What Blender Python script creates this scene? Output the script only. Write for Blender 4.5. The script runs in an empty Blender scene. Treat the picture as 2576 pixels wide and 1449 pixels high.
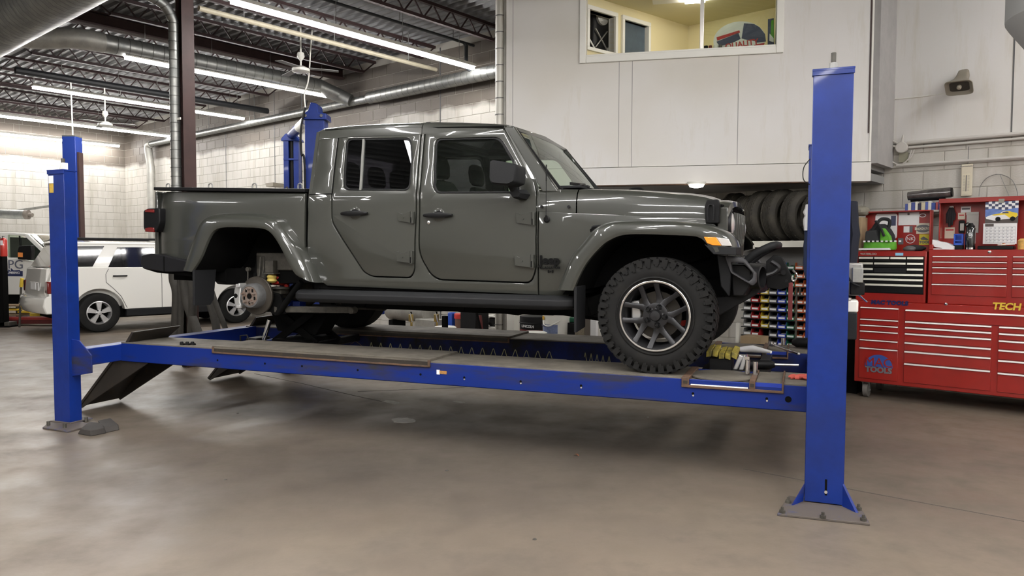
import bpy, bmesh, math, random
from math import sin, cos, tan, pi, radians, atan, atan2, sqrt, hypot
from mathutils import Vector, Matrix
random.seed(7)
SC = bpy.context.scene
COL = SC.collection
# ------------------------------------------------------------------ camera, world, exposure
FPX, CX, CY, CAMH = 1870.0, 1288.0, 724.5, 1.5
PITCH = atan((CY - 635.0) / FPX); ROLL = radians(0.15)
FWD = Vector((0, cos(PITCH), -sin(PITCH))); UP0 = Vector((0, sin(PITCH), cos(PITCH))); RT0 = Vector((1, 0, 0))
RT = cos(ROLL) * RT0 + sin(ROLL) * UP0; UP = -sin(ROLL) * RT0 + cos(ROLL) * UP0
cd = bpy.data.cameras.new('camera'); cam = bpy.data.objects.new('camera', cd); COL.objects.link(cam)
cd.sensor_width = 36.0; cd.lens = FPX / 2576.0 * 36.0; cd.clip_start = 0.05; cd.clip_end = 200
m = Matrix.Identity(4)
for i in range(3):
    m[i][0] = RT[i]; m[i][1] = UP[i]; m[i][2] = -FWD[i]
m[0][3], m[1][3], m[2][3] = 0, 0, CAMH
cam.matrix_world = m
SC.camera = cam
w = bpy.data.worlds.new('world'); SC.world = w; w.use_nodes = True
w.node_tree.nodes['Background'].inputs[0].default_value = (0.8, 0.85, 1, 1)
w.node_tree.nodes['Background'].inputs[1].default_value = 0.05
SC.view_settings.view_transform = 'Standard'; SC.view_settings.look = 'None'
SC.view_settings.exposure = 0.48; SC.view_settings.gamma = 1.0; SC.view_settings.use_curve_mapping = False
TUBE = 75.0          # radiance of the fluorescent tubes

# ------------------------------------------------------------------ frames
class Frame:
    def __init__(s, ox, oy, deg):
        t = radians(deg); s.t = t; s.o = Vector((ox, oy, 0))
        s.u = Vector((cos(t), -sin(t), 0)); s.v = Vector((sin(t), cos(t), 0))
    def pt(s, u, v, z): return s.o + s.u * u + s.v * v + Vector((0, 0, z))
    def ray(s, px, py): return RT * ((px - CX) / FPX) + UP * ((CY - py) / FPX) + FWD
    def V(s, px, py, v):            # photo point on the upright plane v = const -> (u, z)
        C = Vector((0, 0, CAMH)); d = s.ray(px, py); t = (v - (C - s.o).dot(s.v)) / d.dot(s.v); P = C + d * t
        return ((P - s.o).dot(s.u), P.z)
    def U(s, px, py, u):            # on the upright plane u = const -> (v, z)
        C = Vector((0, 0, CAMH)); d = s.ray(px, py); t = (u - (C - s.o).dot(s.u)) / d.dot(s.u); P = C + d * t
        return ((P - s.o).dot(s.v), P.z)
    def Z(s, px, py, z):            # on the level plane z = const -> (u, v)
        C = Vector((0, 0, CAMH)); d = s.ray(px, py); t = (z - CAMH) / d.z; P = C + d * t
        return ((P - s.o).dot(s.u), (P - s.o).dot(s.v))
F0 = Frame(0, 0, 0)
FB = Frame(0, 0, 40.5)            # the building: u to the right and near, v towards the long block wall
FO = Frame(3.78, 7.90, 12.7)      # the office front wall
FL = Frame(1.324, 5.927, 21.3)    # the four post lift
FT = Frame(1.324, 5.927, 22.0)    # the pickup, origin under the front axle
FS = Frame(-7.62, 13.7, -45.0)    # the white wagon, origin at its rear wheel
FP = Frame(-10.0, 16.0, -2.0)     # the work truck

# ------------------------------------------------------------------ mesh builder
class MB:
    def __init__(s): s.v = []; s.f = []
    def add(s, vs, fs):
        n = len(s.v); s.v += [tuple(p) for p in vs]; s.f += [tuple(i + n for i in f) for f in fs]; return s
    def box(s, x0, x1, y0, y1, z0, z1):
        return s.add([(x0,y0,z0),(x1,y0,z0),(x1,y1,z0),(x0,y1,z0),(x0,y0,z1),(x1,y0,z1),(x1,y1,z1),(x0,y1,z1)],
                     [(0,3,2,1),(4,5,6,7),(0,1,5,4),(1,2,6,5),(2,3,7,6),(3,0,4,7)])
    def bar(s, p0, p1, a, b, up=(0, 0, 1)):   # rectangular bar between points
        p0, p1 = Vector(p0), Vector(p1); d = (p1 - p0).normalized(); U = Vector(up)
        x = d.cross(U)
        if x.length < 1e-4: x = d.cross(Vector((1, 0, 0)))
        x.normalize(); y = x.cross(d)
        vs = []
        for p in (p0, p1):
            for (i, j) in ((-1,-1),(1,-1),(1,1),(-1,1)): vs.append(p + x * (i * a / 2) + y * (j * b / 2))
        return s.add(vs, [(0,1,2,3),(7,6,5,4),(0,4,5,1),(1,5,6,2),(2,6,7,3),(3,7,4,0)])
    def rings(s, R, closed=True, cap=True, loop=False):
        n = len(R[0]); base = len(s.v)
        for r in R: s.v += [tuple(p) for p in r]
        m_ = len(R)
        for i in range(m_ if loop else m_ - 1):
            a = base + i * n; b = base + ((i + 1) % m_) * n
            for j in range(n if closed else n - 1):
                k = (j + 1) % n; s.f.append((a + j, a + k, b + k, b + j))
        if cap and not loop:
            s.f.append(tuple(base + j for j in reversed(range(n)))); s.f.append(tuple(base + (m_ - 1) * n + j for j in range(n)))
        return s
    def cyl(s, p0, p1, r0, r1=None, n=16, cap=True):
        r1 = r0 if r1 is None else r1
        p0, p1 = Vector(p0), Vector(p1); d = (p1 - p0).normalized()
        x = d.orthogonal().normalized(); y = d.cross(x)
        R = [[p + (x * cos(2*pi*k/n) + y * sin(2*pi*k/n)) * r for k in range(n)] for p, r in ((p0, r0), (p1, r1))]
        return s.rings(R, cap=cap)
    def tube(s, pts, r, n=8, cap=True):
        P = [Vector(p) for p in pts]; R = []; x = None
        for i, p in enumerate(P):
            d = (P[min(i+1, len(P)-1)] - P[max(i-1, 0)]).normalized()
            if x is None: x = d.orthogonal().normalized()
            else:
                x = x - d * x.dot(d); x.normalize()
            y = d.cross(x); rr = r[i] if isinstance(r, (list, tuple)) else r
            R.append([p + (x * cos(2*pi*k/n) + y * sin(2*pi*k/n)) * rr for k in range(n)])
        return s.rings(R, cap=cap)
    def lathe(s, c, axis, prof, n=24, cap=True, ring=False):     # prof: (radius, distance along axis)
        c = Vector(c); d = Vector(axis).normalized(); x = d.orthogonal().normalized(); y = d.cross(x)
        R = [[c + d * h + (x * cos(2*pi*k/n) + y * sin(2*pi*k/n)) * max(r, 1e-4) for k in range(n)] for r, h in prof]
        return s.rings(R, cap=cap, loop=ring)
    def prism(s, poly, a, b, ax='v'):   # polygon (p, q) extruded from a to b; ax 'v': (u, z); 'u': (v, z); 'z': (u, v)
        def mk(p, t): return {'v': (p[0], t, p[1]), 'u': (t, p[0], p[1]), 'z': (p[0], p[1], t)}[ax]
        n = len(poly); return s.rings([[mk(p, a) for p in poly], [mk(p, b) for p in poly]])
    def ball(s, c, r, n=12, sc=(1, 1, 1)):
        c = Vector(c); R = []
        for i in range(n // 2 + 1):
            t = pi * i / (n // 2); R.append([(c.x + sc[0]*r*sin(t)*cos(2*pi*k/n) + 0, c.y + sc[1]*r*sin(t)*sin(2*pi*k/n), c.z - sc[2]*r*cos(t)) for k in range(n)])
        return s.rings(R, cap=False)
    def smoothpts(s, *a): pass
def crv(pts, n=6, closed=False):        # Catmull-Rom through the points
    P = [Vector(p) for p in pts]; out = []; m_ = len(P)
    for i in range(m_ if closed else m_ - 1):
        g = (lambda k: P[k % m_]) if closed else (lambda k: P[min(max(k, 0), m_ - 1)])
        a, b, c, d = g(i-1), g(i), g(i+1), g(i+2)
        for k in range(n):
            t = k / n; out.append(0.5 * ((2*b) + (c-a)*t + (2*a-5*b+4*c-d)*t*t + (3*b-a-3*c+d)*t*t*t))
    if not closed: out.append(P[-1])
    return out
def roundpoly(pts, n=5):                # (x, y[, radius]) -> polygon with arcs
    out = []; m_ = len(pts)
    for i, p in enumerate(pts):
        r = p[2] if len(p) > 2 else 0
        P = Vector(p[:2])
        if r <= 0: out.append((P.x, P.y)); continue
        A = Vector(pts[i-1][:2]) - P; B = Vector(pts[(i+1) % m_][:2]) - P
        la, lb = A.length, B.length; A.normalize(); B.normalize()
        k = min(r, la * .48, lb * .48)
        a, b = P + A * k, P + B * k
        for j in range(n + 1):
            t = j / n; q = a * (1-t)**2 + P * 2*t*(1-t) + b * t*t; out.append((q.x, q.y))
    return out
def resample(pts, n):
    P = [Vector(p) for p in pts]; L = [0]
    for a, b in zip(P, P[1:]): L.append(L[-1] + (b - a).length)
    out = []
    for i in range(n):
        t = L[-1] * i / (n - 1); k = 0
        while k < len(L) - 2 and L[k+1] < t: k += 1
        f = (t - L[k]) / max(L[k+1] - L[k], 1e-9); out.append(P[k].lerp(P[k+1], min(max(f, 0), 1)))
    return out
def lerp(a, b, t): return a + (b - a) * t

# ------------------------------------------------------------------ objects
ORG = {}; FR = {}
def tag(o, label=None, cat=None, group=None, kind=None):
    if label: o['label'] = label
    if cat: o['category'] = cat
    if group: o['group'] = group
    if kind: o['kind'] = kind
    return o
def finish(me, mat, smooth, o=None, bevel=0):
    for mm in (mat if isinstance(mat, (list, tuple)) else [mat]): me.materials.append(mm)
    if smooth:
        me.polygons.foreach_set('use_smooth', [True] * len(me.polygons)); me.set_sharp_from_angle(angle=radians(smooth))
    if o is not None and bevel:
        b = o.modifiers.new('bevel', 'BEVEL'); b.width = bevel; b.segments = 2; b.limit_method = 'ANGLE'; b.angle_limit = radians(40); b.harden_normals = False
        me.polygons.foreach_set('use_smooth', [True] * len(me.polygons)); me.set_sharp_from_angle(angle=radians(50))
def thing(name, label, cat, fr, u, v, z, group=None, kind=None):
    o = bpy.data.objects.new(name, None); COL.objects.link(o); o.empty_display_size = .1
    o.location = fr.pt(u, v, z); o.rotation_euler = (0, 0, -fr.t)
    ORG[o] = Vector((u, v, z)); FR[o] = fr
    return tag(o, label, cat, group, kind)
def part(par, name, mb, mat, bevel=0, smooth=35, label=None, kind=None):
    g = ORG[par]; me = bpy.data.meshes.new(name)
    if isinstance(mb, MB):
        me.from_pydata([(p[0]-g.x, p[1]-g.y, p[2]-g.z) for p in mb.v], [], mb.f)
        bm = bmesh.new(); bm.from_mesh(me); bmesh.ops.recalc_face_normals(bm, faces=bm.faces); bm.to_mesh(me); bm.free()
    else:
        me = mb; me.name = name
        me.transform(Matrix.Translation(-g))
    o = bpy.data.objects.new(name, me); COL.objects.link(o); o.parent = par
    ORG[o] = g; FR[o] = FR[par]
    finish(me, mat, smooth, o, bevel)
    return tag(o, label, kind=kind)
def single(name, mb, mat, label, cat, fr, group=None, kind=None, bevel=0, smooth=35):
    xs = [p[0] for p in mb.v]; ys = [p[1] for p in mb.v]; zs = [p[2] for p in mb.v]
    g = Vector(((min(xs)+max(xs))/2, (min(ys)+max(ys))/2, min(zs)))
    me = bpy.data.meshes.new(name); me.from_pydata([(p[0]-g.x, p[1]-g.y, p[2]-g.z) for p in mb.v], [], mb.f)
    bm = bmesh.new(); bm.from_mesh(me); bmesh.ops.recalc_face_normals(bm, faces=bm.faces); bm.to_mesh(me); bm.free()
    o = bpy.data.objects.new(name, me); COL.objects.link(o)
    o.location = fr.pt(g.x, g.y, g.z); o.rotation_euler = (0, 0, -fr.t); ORG[o] = g; FR[o] = fr
    finish(me, mat, smooth, o, bevel)
    return tag(o, label, cat, group, kind)
def struct(name, mb, mat, fr, bevel=0): return single(name, mb, mat, None, None, fr, kind='structure', bevel=bevel)
def copy_tree(o, parent=None):
    c = o.copy(); COL.objects.link(c)
    if parent is not None: c.parent = parent
    ORG[c] = ORG[o]; FR[c] = FR[o]
    for ch in list(o.children): copy_tree(ch, c)
    return c
def text_mesh(body, size, extrude=0.002, shear=0.0, bold=0.0, space=1.0):
    cu = bpy.data.curves.new('t', 'FONT'); cu.body = body; cu.size = size; cu.extrude = extrude; cu.shear = shear
    cu.align_x = 'CENTER'; cu.align_y = 'CENTER'; cu.offset = bold; cu.space_character = space; cu.resolution_u = 3
    t = bpy.data.objects.new('t', cu); COL.objects.link(t)
    bpy.context.view_layer.update()
    me = bpy.data.meshes.new_from_object(t); bpy.data.objects.remove(t); bpy.data.curves.remove(cu)
    return me
def text(par, name, body, size, u, v, z, mat, facing='-v', **k):
    me = text_mesh(body, size, **k)
    M = Matrix.Rotation(pi/2, 4, 'X')      # x -> u, y -> z, normal -> -v
    if facing == '+u': M = Matrix.Rotation(pi/2, 4, 'Z') @ M
    if facing == '-u': M = Matrix.Rotation(-pi/2, 4, 'Z') @ M
    me.transform(Matrix.Translation((u, v, z)) @ M)
    return part(par, name, me, mat, smooth=0)
def panel(par, name, outer, holes, mat, shape, thick=.03, bevel=.006, gap=.006, sgn=-1, zcuts=(), ucuts=(), inset=0.0, smooth=35, label=None, kind=None):
    """flat plate with rounded edges and openings, bent to the side profile shape(u, z)"""
    cu = bpy.data.curves.new('p', 'CURVE'); cu.dimensions = '2D'; cu.fill_mode = 'BOTH'
    cu.extrude = max(thick / 2 - bevel, .0005); cu.bevel_depth = bevel; cu.bevel_resolution = 1; cu.offset = -(bevel + gap / 2)
    def area(p): return sum(p[i-1][0] * p[i][1] - p[i][0] * p[i-1][1] for i in range(len(p))) / 2
    for k, poly in enumerate([outer] + list(holes)):
        p = roundpoly(poly)
        if (area(p) < 0) == (k == 0): p = p[::-1]
        s = cu.splines.new('POLY'); s.points.add(len(p) - 1); s.use_cyclic_u = True
        for i, q in enumerate(p): s.points[i].co = (q[0], q[1], 0, 1)
    t = bpy.data.objects.new('p', cu); COL.objects.link(t); bpy.context.view_layer.update()
    me = bpy.data.meshes.new_from_object(t); bpy.data.objects.remove(t); bpy.data.curves.remove(cu)
    bm = bmesh.new(); bm.from_mesh(me); bmesh.ops.remove_doubles(bm, verts=bm.verts, dist=1e-5)
    for z in zcuts: bmesh.ops.bisect_plane(bm, geom=bm.verts[:] + bm.edges[:] + bm.faces[:], plane_co=(0, z, 0), plane_no=(0, 1, 0))
    for u in ucuts: bmesh.ops.bisect_plane(bm, geom=bm.verts[:] + bm.edges[:] + bm.faces[:], plane_co=(u, 0, 0), plane_no=(1, 0, 0))
    for q in bm.verts:
        u, z, tt = q.co; q.co = (u, sgn * (shape(u, z) - inset + tt - thick / 2), z)
    bmesh.ops.recalc_face_normals(bm, faces=bm.faces); bm.to_mesh(me); bm.free()
    return part(par, name, me, mat, smooth=smooth, label=label, kind=kind)

# ------------------------------------------------------------------ materials
def mat(name, col, rough=.5, metal=0, coat=0, spec=.5, noise=0, nscale=6, col2=None, bump=0, bscale=40, rvar=0, emit=0, stretch=None, coords='Object', nlo=.35, nhi=.7):
    M = bpy.data.materials.new(name); M.use_nodes = True; N = M.node_tree.nodes; L = M.node_tree.links
    B = N['Principled BSDF']; c = tuple(col) + (1,)
    B.inputs['Base Color'].default_value = c; B.inputs['Roughness'].default_value = rough; B.inputs['Metallic'].default_value = metal
    B.inputs['Coat Weight'].default_value = coat; B.inputs['Coat Roughness'].default_value = .04; B.inputs['Specular IOR Level'].default_value = spec
    if emit: B.inputs['Emission Color'].default_value = c; B.inputs['Emission Strength'].default_value = emit
    if noise or col2 or bump or rvar:
        tc = N.new('ShaderNodeTexCoord'); mp = N.new('ShaderNodeMapping'); L.new(tc.outputs[coords], mp.inputs[0])
        if stretch: mp.inputs['Scale'].default_value = stretch
        nz = N.new('ShaderNodeTexNoise'); nz.inputs['Scale'].default_value = nscale; nz.inputs['Detail'].default_value = 6; nz.inputs['Roughness'].default_value = .65
        L.new(mp.outputs[0], nz.inputs['Vector'])
        mr = N.new('ShaderNodeMapRange'); mr.inputs[1].default_value = nlo; mr.inputs[2].default_value = nhi; L.new(nz.outputs['Fac'], mr.inputs[0])
        if noise or col2:
            c2 = col2 or tuple(x * (1 - noise) for x in col)
            mx = N.new('ShaderNodeMix'); mx.data_type = 'RGBA'; mx.inputs[6].default_value = c; mx.inputs[7].default_value = tuple(c2) + (1,)
            L.new(mr.outputs[0], mx.inputs[0]); L.new(mx.outputs[2], B.inputs['Base Color'])
        if rvar:
            m2 = N.new('ShaderNodeMapRange'); m2.inputs[3].default_value = rough; m2.inputs[4].default_value = min(1, rough + rvar); L.new(mr.outputs[0], m2.inputs[0]); L.new(m2.outputs[0], B.inputs['Roughness'])
        if bump:
            n2 = N.new('ShaderNodeTexNoise'); n2.inputs['Scale'].default_value = bscale; n2.inputs['Detail'].default_value = 3; L.new(mp.outputs[0], n2.inputs['Vector'])
            bp = N.new('ShaderNodeBump'); bp.inputs['Strength'].default_value = bump; bp.inputs['Distance'].default_value = .01; L.new(n2.outputs['Fac'], bp.inputs['Height']); L.new(bp.outputs[0], B.inputs['Normal'])
    return M
def glass(name, tint, refl=.06, opacity=.15):
    """thin pane: tinted see-through plus a mirror reflection"""
    M = bpy.data.materials.new(name); M.use_nodes = True; N = M.node_tree.nodes; L = M.node_tree.links
    N.remove(N['Principled BSDF']); O = N['Material Output']
    t = N.new('ShaderNodeBsdfTransparent'); t.inputs[0].default_value = tuple(tint) + (1,)
    g = N.new('ShaderNodeBsdfGlossy'); g.inputs['Roughness'].default_value = .01; g.inputs[0].default_value = (.95, 1, .97, 1)
    fr = N.new('ShaderNodeFresnel'); fr.inputs[0].default_value = 1.5
    ad = N.new('ShaderNodeMath'); ad.operation = 'ADD'; ad.inputs[1].default_value = refl; L.new(fr.outputs[0], ad.inputs[0])
    mx = N.new('ShaderNodeMixShader'); L.new(ad.outputs[0], mx.inputs[0]); L.new(t.outputs[0], mx.inputs[1]); L.new(g.outputs[0], mx.inputs[2]); L.new(mx.outputs[0], O.inputs[0])
    return M
def emis(name, col, k):
    M = bpy.data.materials.new(name); M.use_nodes = True; N = M.node_tree.nodes; N.remove(N['Principled BSDF'])
    e = N.new('ShaderNodeEmission'); e.inputs[0].default_value = tuple(col) + (1,); e.inputs[1].default_value = k
    M.node_tree.links.new(e.outputs[0], N['Material Output'].inputs[0]); return M

M_paint = mat('grey_car_paint', (.034, .0355, .030), .28, coat=1, spec=.3)
M_black = mat('black_plastic', (.005, .005, .0055), .5, spec=.2, noise=.3, nscale=20)
M_dark = mat('dark_underbody', (.003, .003, .003), .8, spec=.1, noise=.4, nscale=8)
M_trim = mat('textured_black_plastic', (.0125, .013, .014), .6, spec=.2, bump=.1, bscale=300)
M_steelblk = mat('powder_coated_black_steel', (.010, .010, .011), .45, spec=.25, noise=.2)
M_rubber = mat('tyre_rubber', (.007, .007, .0068), .7, spec=.22, col2=(.015, .014, .012), nscale=9, nlo=.5, nhi=.8)
M_rubberdust = mat('dusty_tyre_rubber', (.030, .027, .022), .8, col2=(.062, .055, .042), nscale=7)
M_rimgrey = mat('gunmetal_wheel', (.032, .032, .034), .38, metal=.7)
M_rimlip = mat('machined_aluminium', (.75, .74, .72), .22, metal=1)
M_chrome = mat('chrome', (.8, .8, .8), .12, metal=1)
M_alloy = mat('silver_alloy', (.62, .62, .62), .35, metal=.7)
M_galv = mat('galvanised_steel', (.34, .34, .32), .36, metal=.8, col2=(.22, .23, .225), nscale=7, rvar=.15)
M_galvdull = mat('dull_galvanised_steel', (.42, .41, .37), .5, metal=.35, col2=(.28, .275, .25), nscale=5)
M_wire = mat('steel_wire', (.25, .25, .24), .5, metal=.6)
M_blue = mat('blue_lift_paint', (.003, .022, .175), .34, coat=.1, spec=.35, noise=.35, nscale=3, rvar=.2)
M_blueD = mat('greasy_blue_lift_paint', (.003, .018, .16), .42, coat=.0, spec=.3, col2=(.024, .023, .026), nscale=2.2, stretch=(.6, 1, 3), nlo=.50, nhi=.70, rvar=.2)
M_deck = mat('worn_runway_steel', (.13, .115, .092), .6, col2=(.07, .062, .05), nscale=5, stretch=(.8, 1, 1), rvar=.2, bump=.15, bscale=60)
M_rust = mat('rusty_steel', (.12, .065, .035), .7, col2=(.05, .03, .02), nscale=12)
M_grease = mat('greasy_dark_steel', (.022, .018, .014), .5, col2=(.07, .045, .02), nscale=14, nlo=.55, nhi=.9)
M_plate = mat('dirty_base_plate', (.085, .07, .06), .65, col2=(.03, .05, .16), nscale=14, nlo=.55, nhi=.75)
M_red = mat('red_tool_box_enamel', (.30, .012, .007), .33, coat=.4, noise=.15, nscale=4)
M_redD = mat('dark_red_paint', (.16, .02, .02), .5, noise=.4)
M_pull = mat('bright_drawer_pull', (.80, .79, .76), .3, metal=.25)
M_alu = mat('brushed_aluminium_trim', (.75, .72, .66), .3, metal=.8)
M_creamtrim = mat('satin_drawer_pull', (.72, .70, .60), .35, metal=.35)
M_brown = mat('brown_primer', (.050, .023, .020), .6, noise=.3, nscale=5)
M_joist = mat('dark_red_joist_steel', (.030, .011, .011), .65, noise=.4, nscale=5)
M_blkpipe = mat('black_iron_pipe', (.02, .022, .025), .5)
M_cream = mat('cream_pipe', (.42, .38, .28), .5, noise=.2)
M_white = mat('white_car_paint', (.78, .77, .72), .25, coat=1)
M_whitep = mat('white_plastic', (.75, .74, .68), .4)
M_paper = mat('paper', (.80, .80, .80), .8, noise=.08, nscale=9)
M_tan = mat('tan_cardboard', (.36, .26, .15), .8, noise=.2)
M_amber = mat('amber_lens', (.9, .26, .01), .2, coat=1)
M_redlens = mat('red_lens', (.13, .004, .004), .15, coat=1)
M_clearlens = mat('clear_lens', (.62, .60, .58), .12, coat=1, metal=.3)
M_yellow = mat('yellow_paint', (.72, .50, .04), .45, noise=.2)
M_green = mat('lime_green_fabric', (.12, .42, .03), .8, noise=.3, nscale=20)
M_fabric = mat('black_fabric', (.015, .015, .017), .9, bump=.3, bscale=200)
M_seat = mat('dark_seat_cloth', (.022, .022, .024), .9)
M_navy = mat('navy_cloth', (.02, .035, .09), .9, noise=.3)
M_hose = mat('grey_exhaust_hose', (.045, .041, .034), .75, noise=.3, nscale=12)
M_springred = mat('red_coil_spring', (.45, .02, .012), .45)
M_bumpstop = mat('yellow_bump_stop', (.55, .42, .10), .6)
M_cast = mat('dusty_cast_steel', (.065, .06, .048), .65, col2=(.025, .022, .018), nscale=18)
M_rotor = mat('worn_brake_rotor', (.06, .052, .042), .5, metal=.5, col2=(.035, .03, .024), nscale=8)
M_hubrust = mat('rusty_hub', (.13, .075, .05), .6, metal=.3, col2=(.22, .20, .18), nscale=40)
M_rubpad = mat('rubber_chock', (.045, .04, .036), .85, noise=.3)
M_concrete = mat('plain_concrete', (.35, .33, .30), .8, noise=.2)
M_speaker = mat('beige_speaker_plastic', (.24, .215, .17), .6)
M_darkgrey = mat('dark_grey_panel', (.10, .10, .10), .6)
M_soffit = mat('grey_soffit', (.26, .26, .255), .7)
M_rag = mat('red_shop_rag', (.42, .07, .05), .9, noise=.3)
M_tube = emis('fluorescent_tube', (1.0, .975, .955), TUBE)
M_officelamp = emis('office_tube', (1.0, .93, .80), 60)
M_bulb = emis('round_lamp_glow', (1.0, .93, .8), 18)
G_clear = glass('clear_car_glass', (.80, .86, .79), .0)
G_wind = glass('windscreen_glass', (.82, .88, .82), .06)
G_tint = glass('dark_tinted_glass', (.30, .30, .33), .0)
G_office = glass('office_glass', (.93, .95, .9), .02)

def world_pos_mat(name, build):
    M = bpy.data.materials.new(name); M.use_nodes = True; build(M.node_tree.nodes, M.node_tree.links, M.node_tree.nodes['Principled BSDF']); return M
def blockwall(N, L, B):
    g = N.new('ShaderNodeNewGeometry'); sx = N.new('ShaderNodeSeparateXYZ'); L.new(g.outputs['Position'], sx.inputs[0])
    nz = N.new('ShaderNodeTexNoise'); nz.inputs['Scale'].default_value = .9; nz.inputs['Detail'].default_value = 5; L.new(g.outputs['Position'], nz.inputs['Vector'])
    mp = N.new('ShaderNodeMapping'); mp.inputs['Scale'].default_value = (5, 5, .7); L.new(g.outputs['Position'], mp.inputs[0])
    st = N.new('ShaderNodeTexNoise'); st.inputs['Scale'].default_value = 1.2; st.inputs['Detail'].default_value = 4; L.new(mp.outputs[0], st.inputs['Vector'])
    # upper courses are unpainted, stained block: paint stops at about 3.95 m
    a = N.new('ShaderNodeMath'); a.operation = 'MULTIPLY_ADD'; a.inputs[1].default_value = .5; L.new(nz.outputs['Fac'], a.inputs[0]); L.new(sx.outputs['Z'], a.inputs[2])
    r = N.new('ShaderNodeMapRange'); r.inputs[1].default_value = 4.13; r.inputs[2].default_value = 4.22; L.new(a.outputs[0], r.inputs[0])
    c1 = N.new('ShaderNodeMix'); c1.data_type = 'RGBA'; c1.inputs[6].default_value = (.52, .50, .455, 1); c1.inputs[7].default_value = (.39, .365, .31, 1)
    rr = N.new('ShaderNodeMapRange'); rr.inputs[1].default_value = .45; rr.inputs[2].default_value = .75; L.new(st.outputs['Fac'], rr.inputs[0]); L.new(rr.outputs[0], c1.inputs[0])
    c2 = N.new('ShaderNodeMix'); c2.data_type = 'RGBA'; c2.inputs[7].default_value = (.13, .11, .09, 1); L.new(c1.outputs[2], c2.inputs[6]); L.new(r.outputs[0], c2.inputs[0])
    L.new(c2.outputs[2], B.inputs['Base Color']); B.inputs['Roughness'].default_value = .6
    n2 = N.new('ShaderNodeTexNoise'); n2.inputs['Scale'].default_value = 60; L.new(g.outputs['Position'], n2.inputs['Vector'])
    bp = N.new('ShaderNodeBump'); bp.inputs['Strength'].default_value = .25; bp.inputs['Distance'].default_value = .01; L.new(n2.outputs['Fac'], bp.inputs['Height']); L.new(bp.outputs[0], B.inputs['Normal'])
M_block = world_pos_mat('painted_block', blockwall)
def plasterwall(N, L, B):
    g = N.new('ShaderNodeNewGeometry')
    mp = N.new('ShaderNodeMapping'); mp.inputs['Scale'].default_value = (7, 7, .9); L.new(g.outputs['Position'], mp.inputs[0])
    nz = N.new('ShaderNodeTexNoise'); nz.inputs['Scale'].default_value = .8; nz.inputs['Detail'].default_value = 8; nz.inputs['Roughness'].default_value = .7; L.new(mp.outputs[0], nz.inputs['Vector'])
    nb = N.new('ShaderNodeTexNoise'); nb.inputs['Scale'].default_value = .55; nb.inputs['Detail'].default_value = 3; L.new(g.outputs['Position'], nb.inputs['Vector'])
    c1 = N.new('ShaderNodeMix'); c1.data_type = 'RGBA'; c1.inputs[6].default_value = (.68, .665, .645, 1); c1.inputs[7].default_value = (.55, .51, .42, 1)
    rr = N.new('ShaderNodeMapRange'); rr.inputs[1].default_value = .5; rr.inputs[2].default_value = .85; L.new(nz.outputs['Fac'], rr.inputs[0])
    r2 = N.new('ShaderNodeMapRange'); r2.inputs[1].default_value = .42; r2.inputs[2].default_value = .68; L.new(nb.outputs['Fac'], r2.inputs[0])
    ml = N.new('ShaderNodeMath'); ml.operation = 'MAXIMUM'; mm = N.new('ShaderNodeMath'); mm.operation = 'MULTIPLY'; mm.inputs[1].default_value = .55
    L.new(r2.outputs[0], mm.inputs[0]); L.new(rr.outputs[0], ml.inputs[0]); L.new(mm.outputs[0], ml.inputs[1]); L.new(ml.outputs[0], c1.inputs[0])
    L.new(c1.outputs[2], B.inputs['Base Color']); B.inputs['Roughness'].default_value = .7
M_plaster = world_pos_mat('stained_painted_panel', plasterwall)
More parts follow.
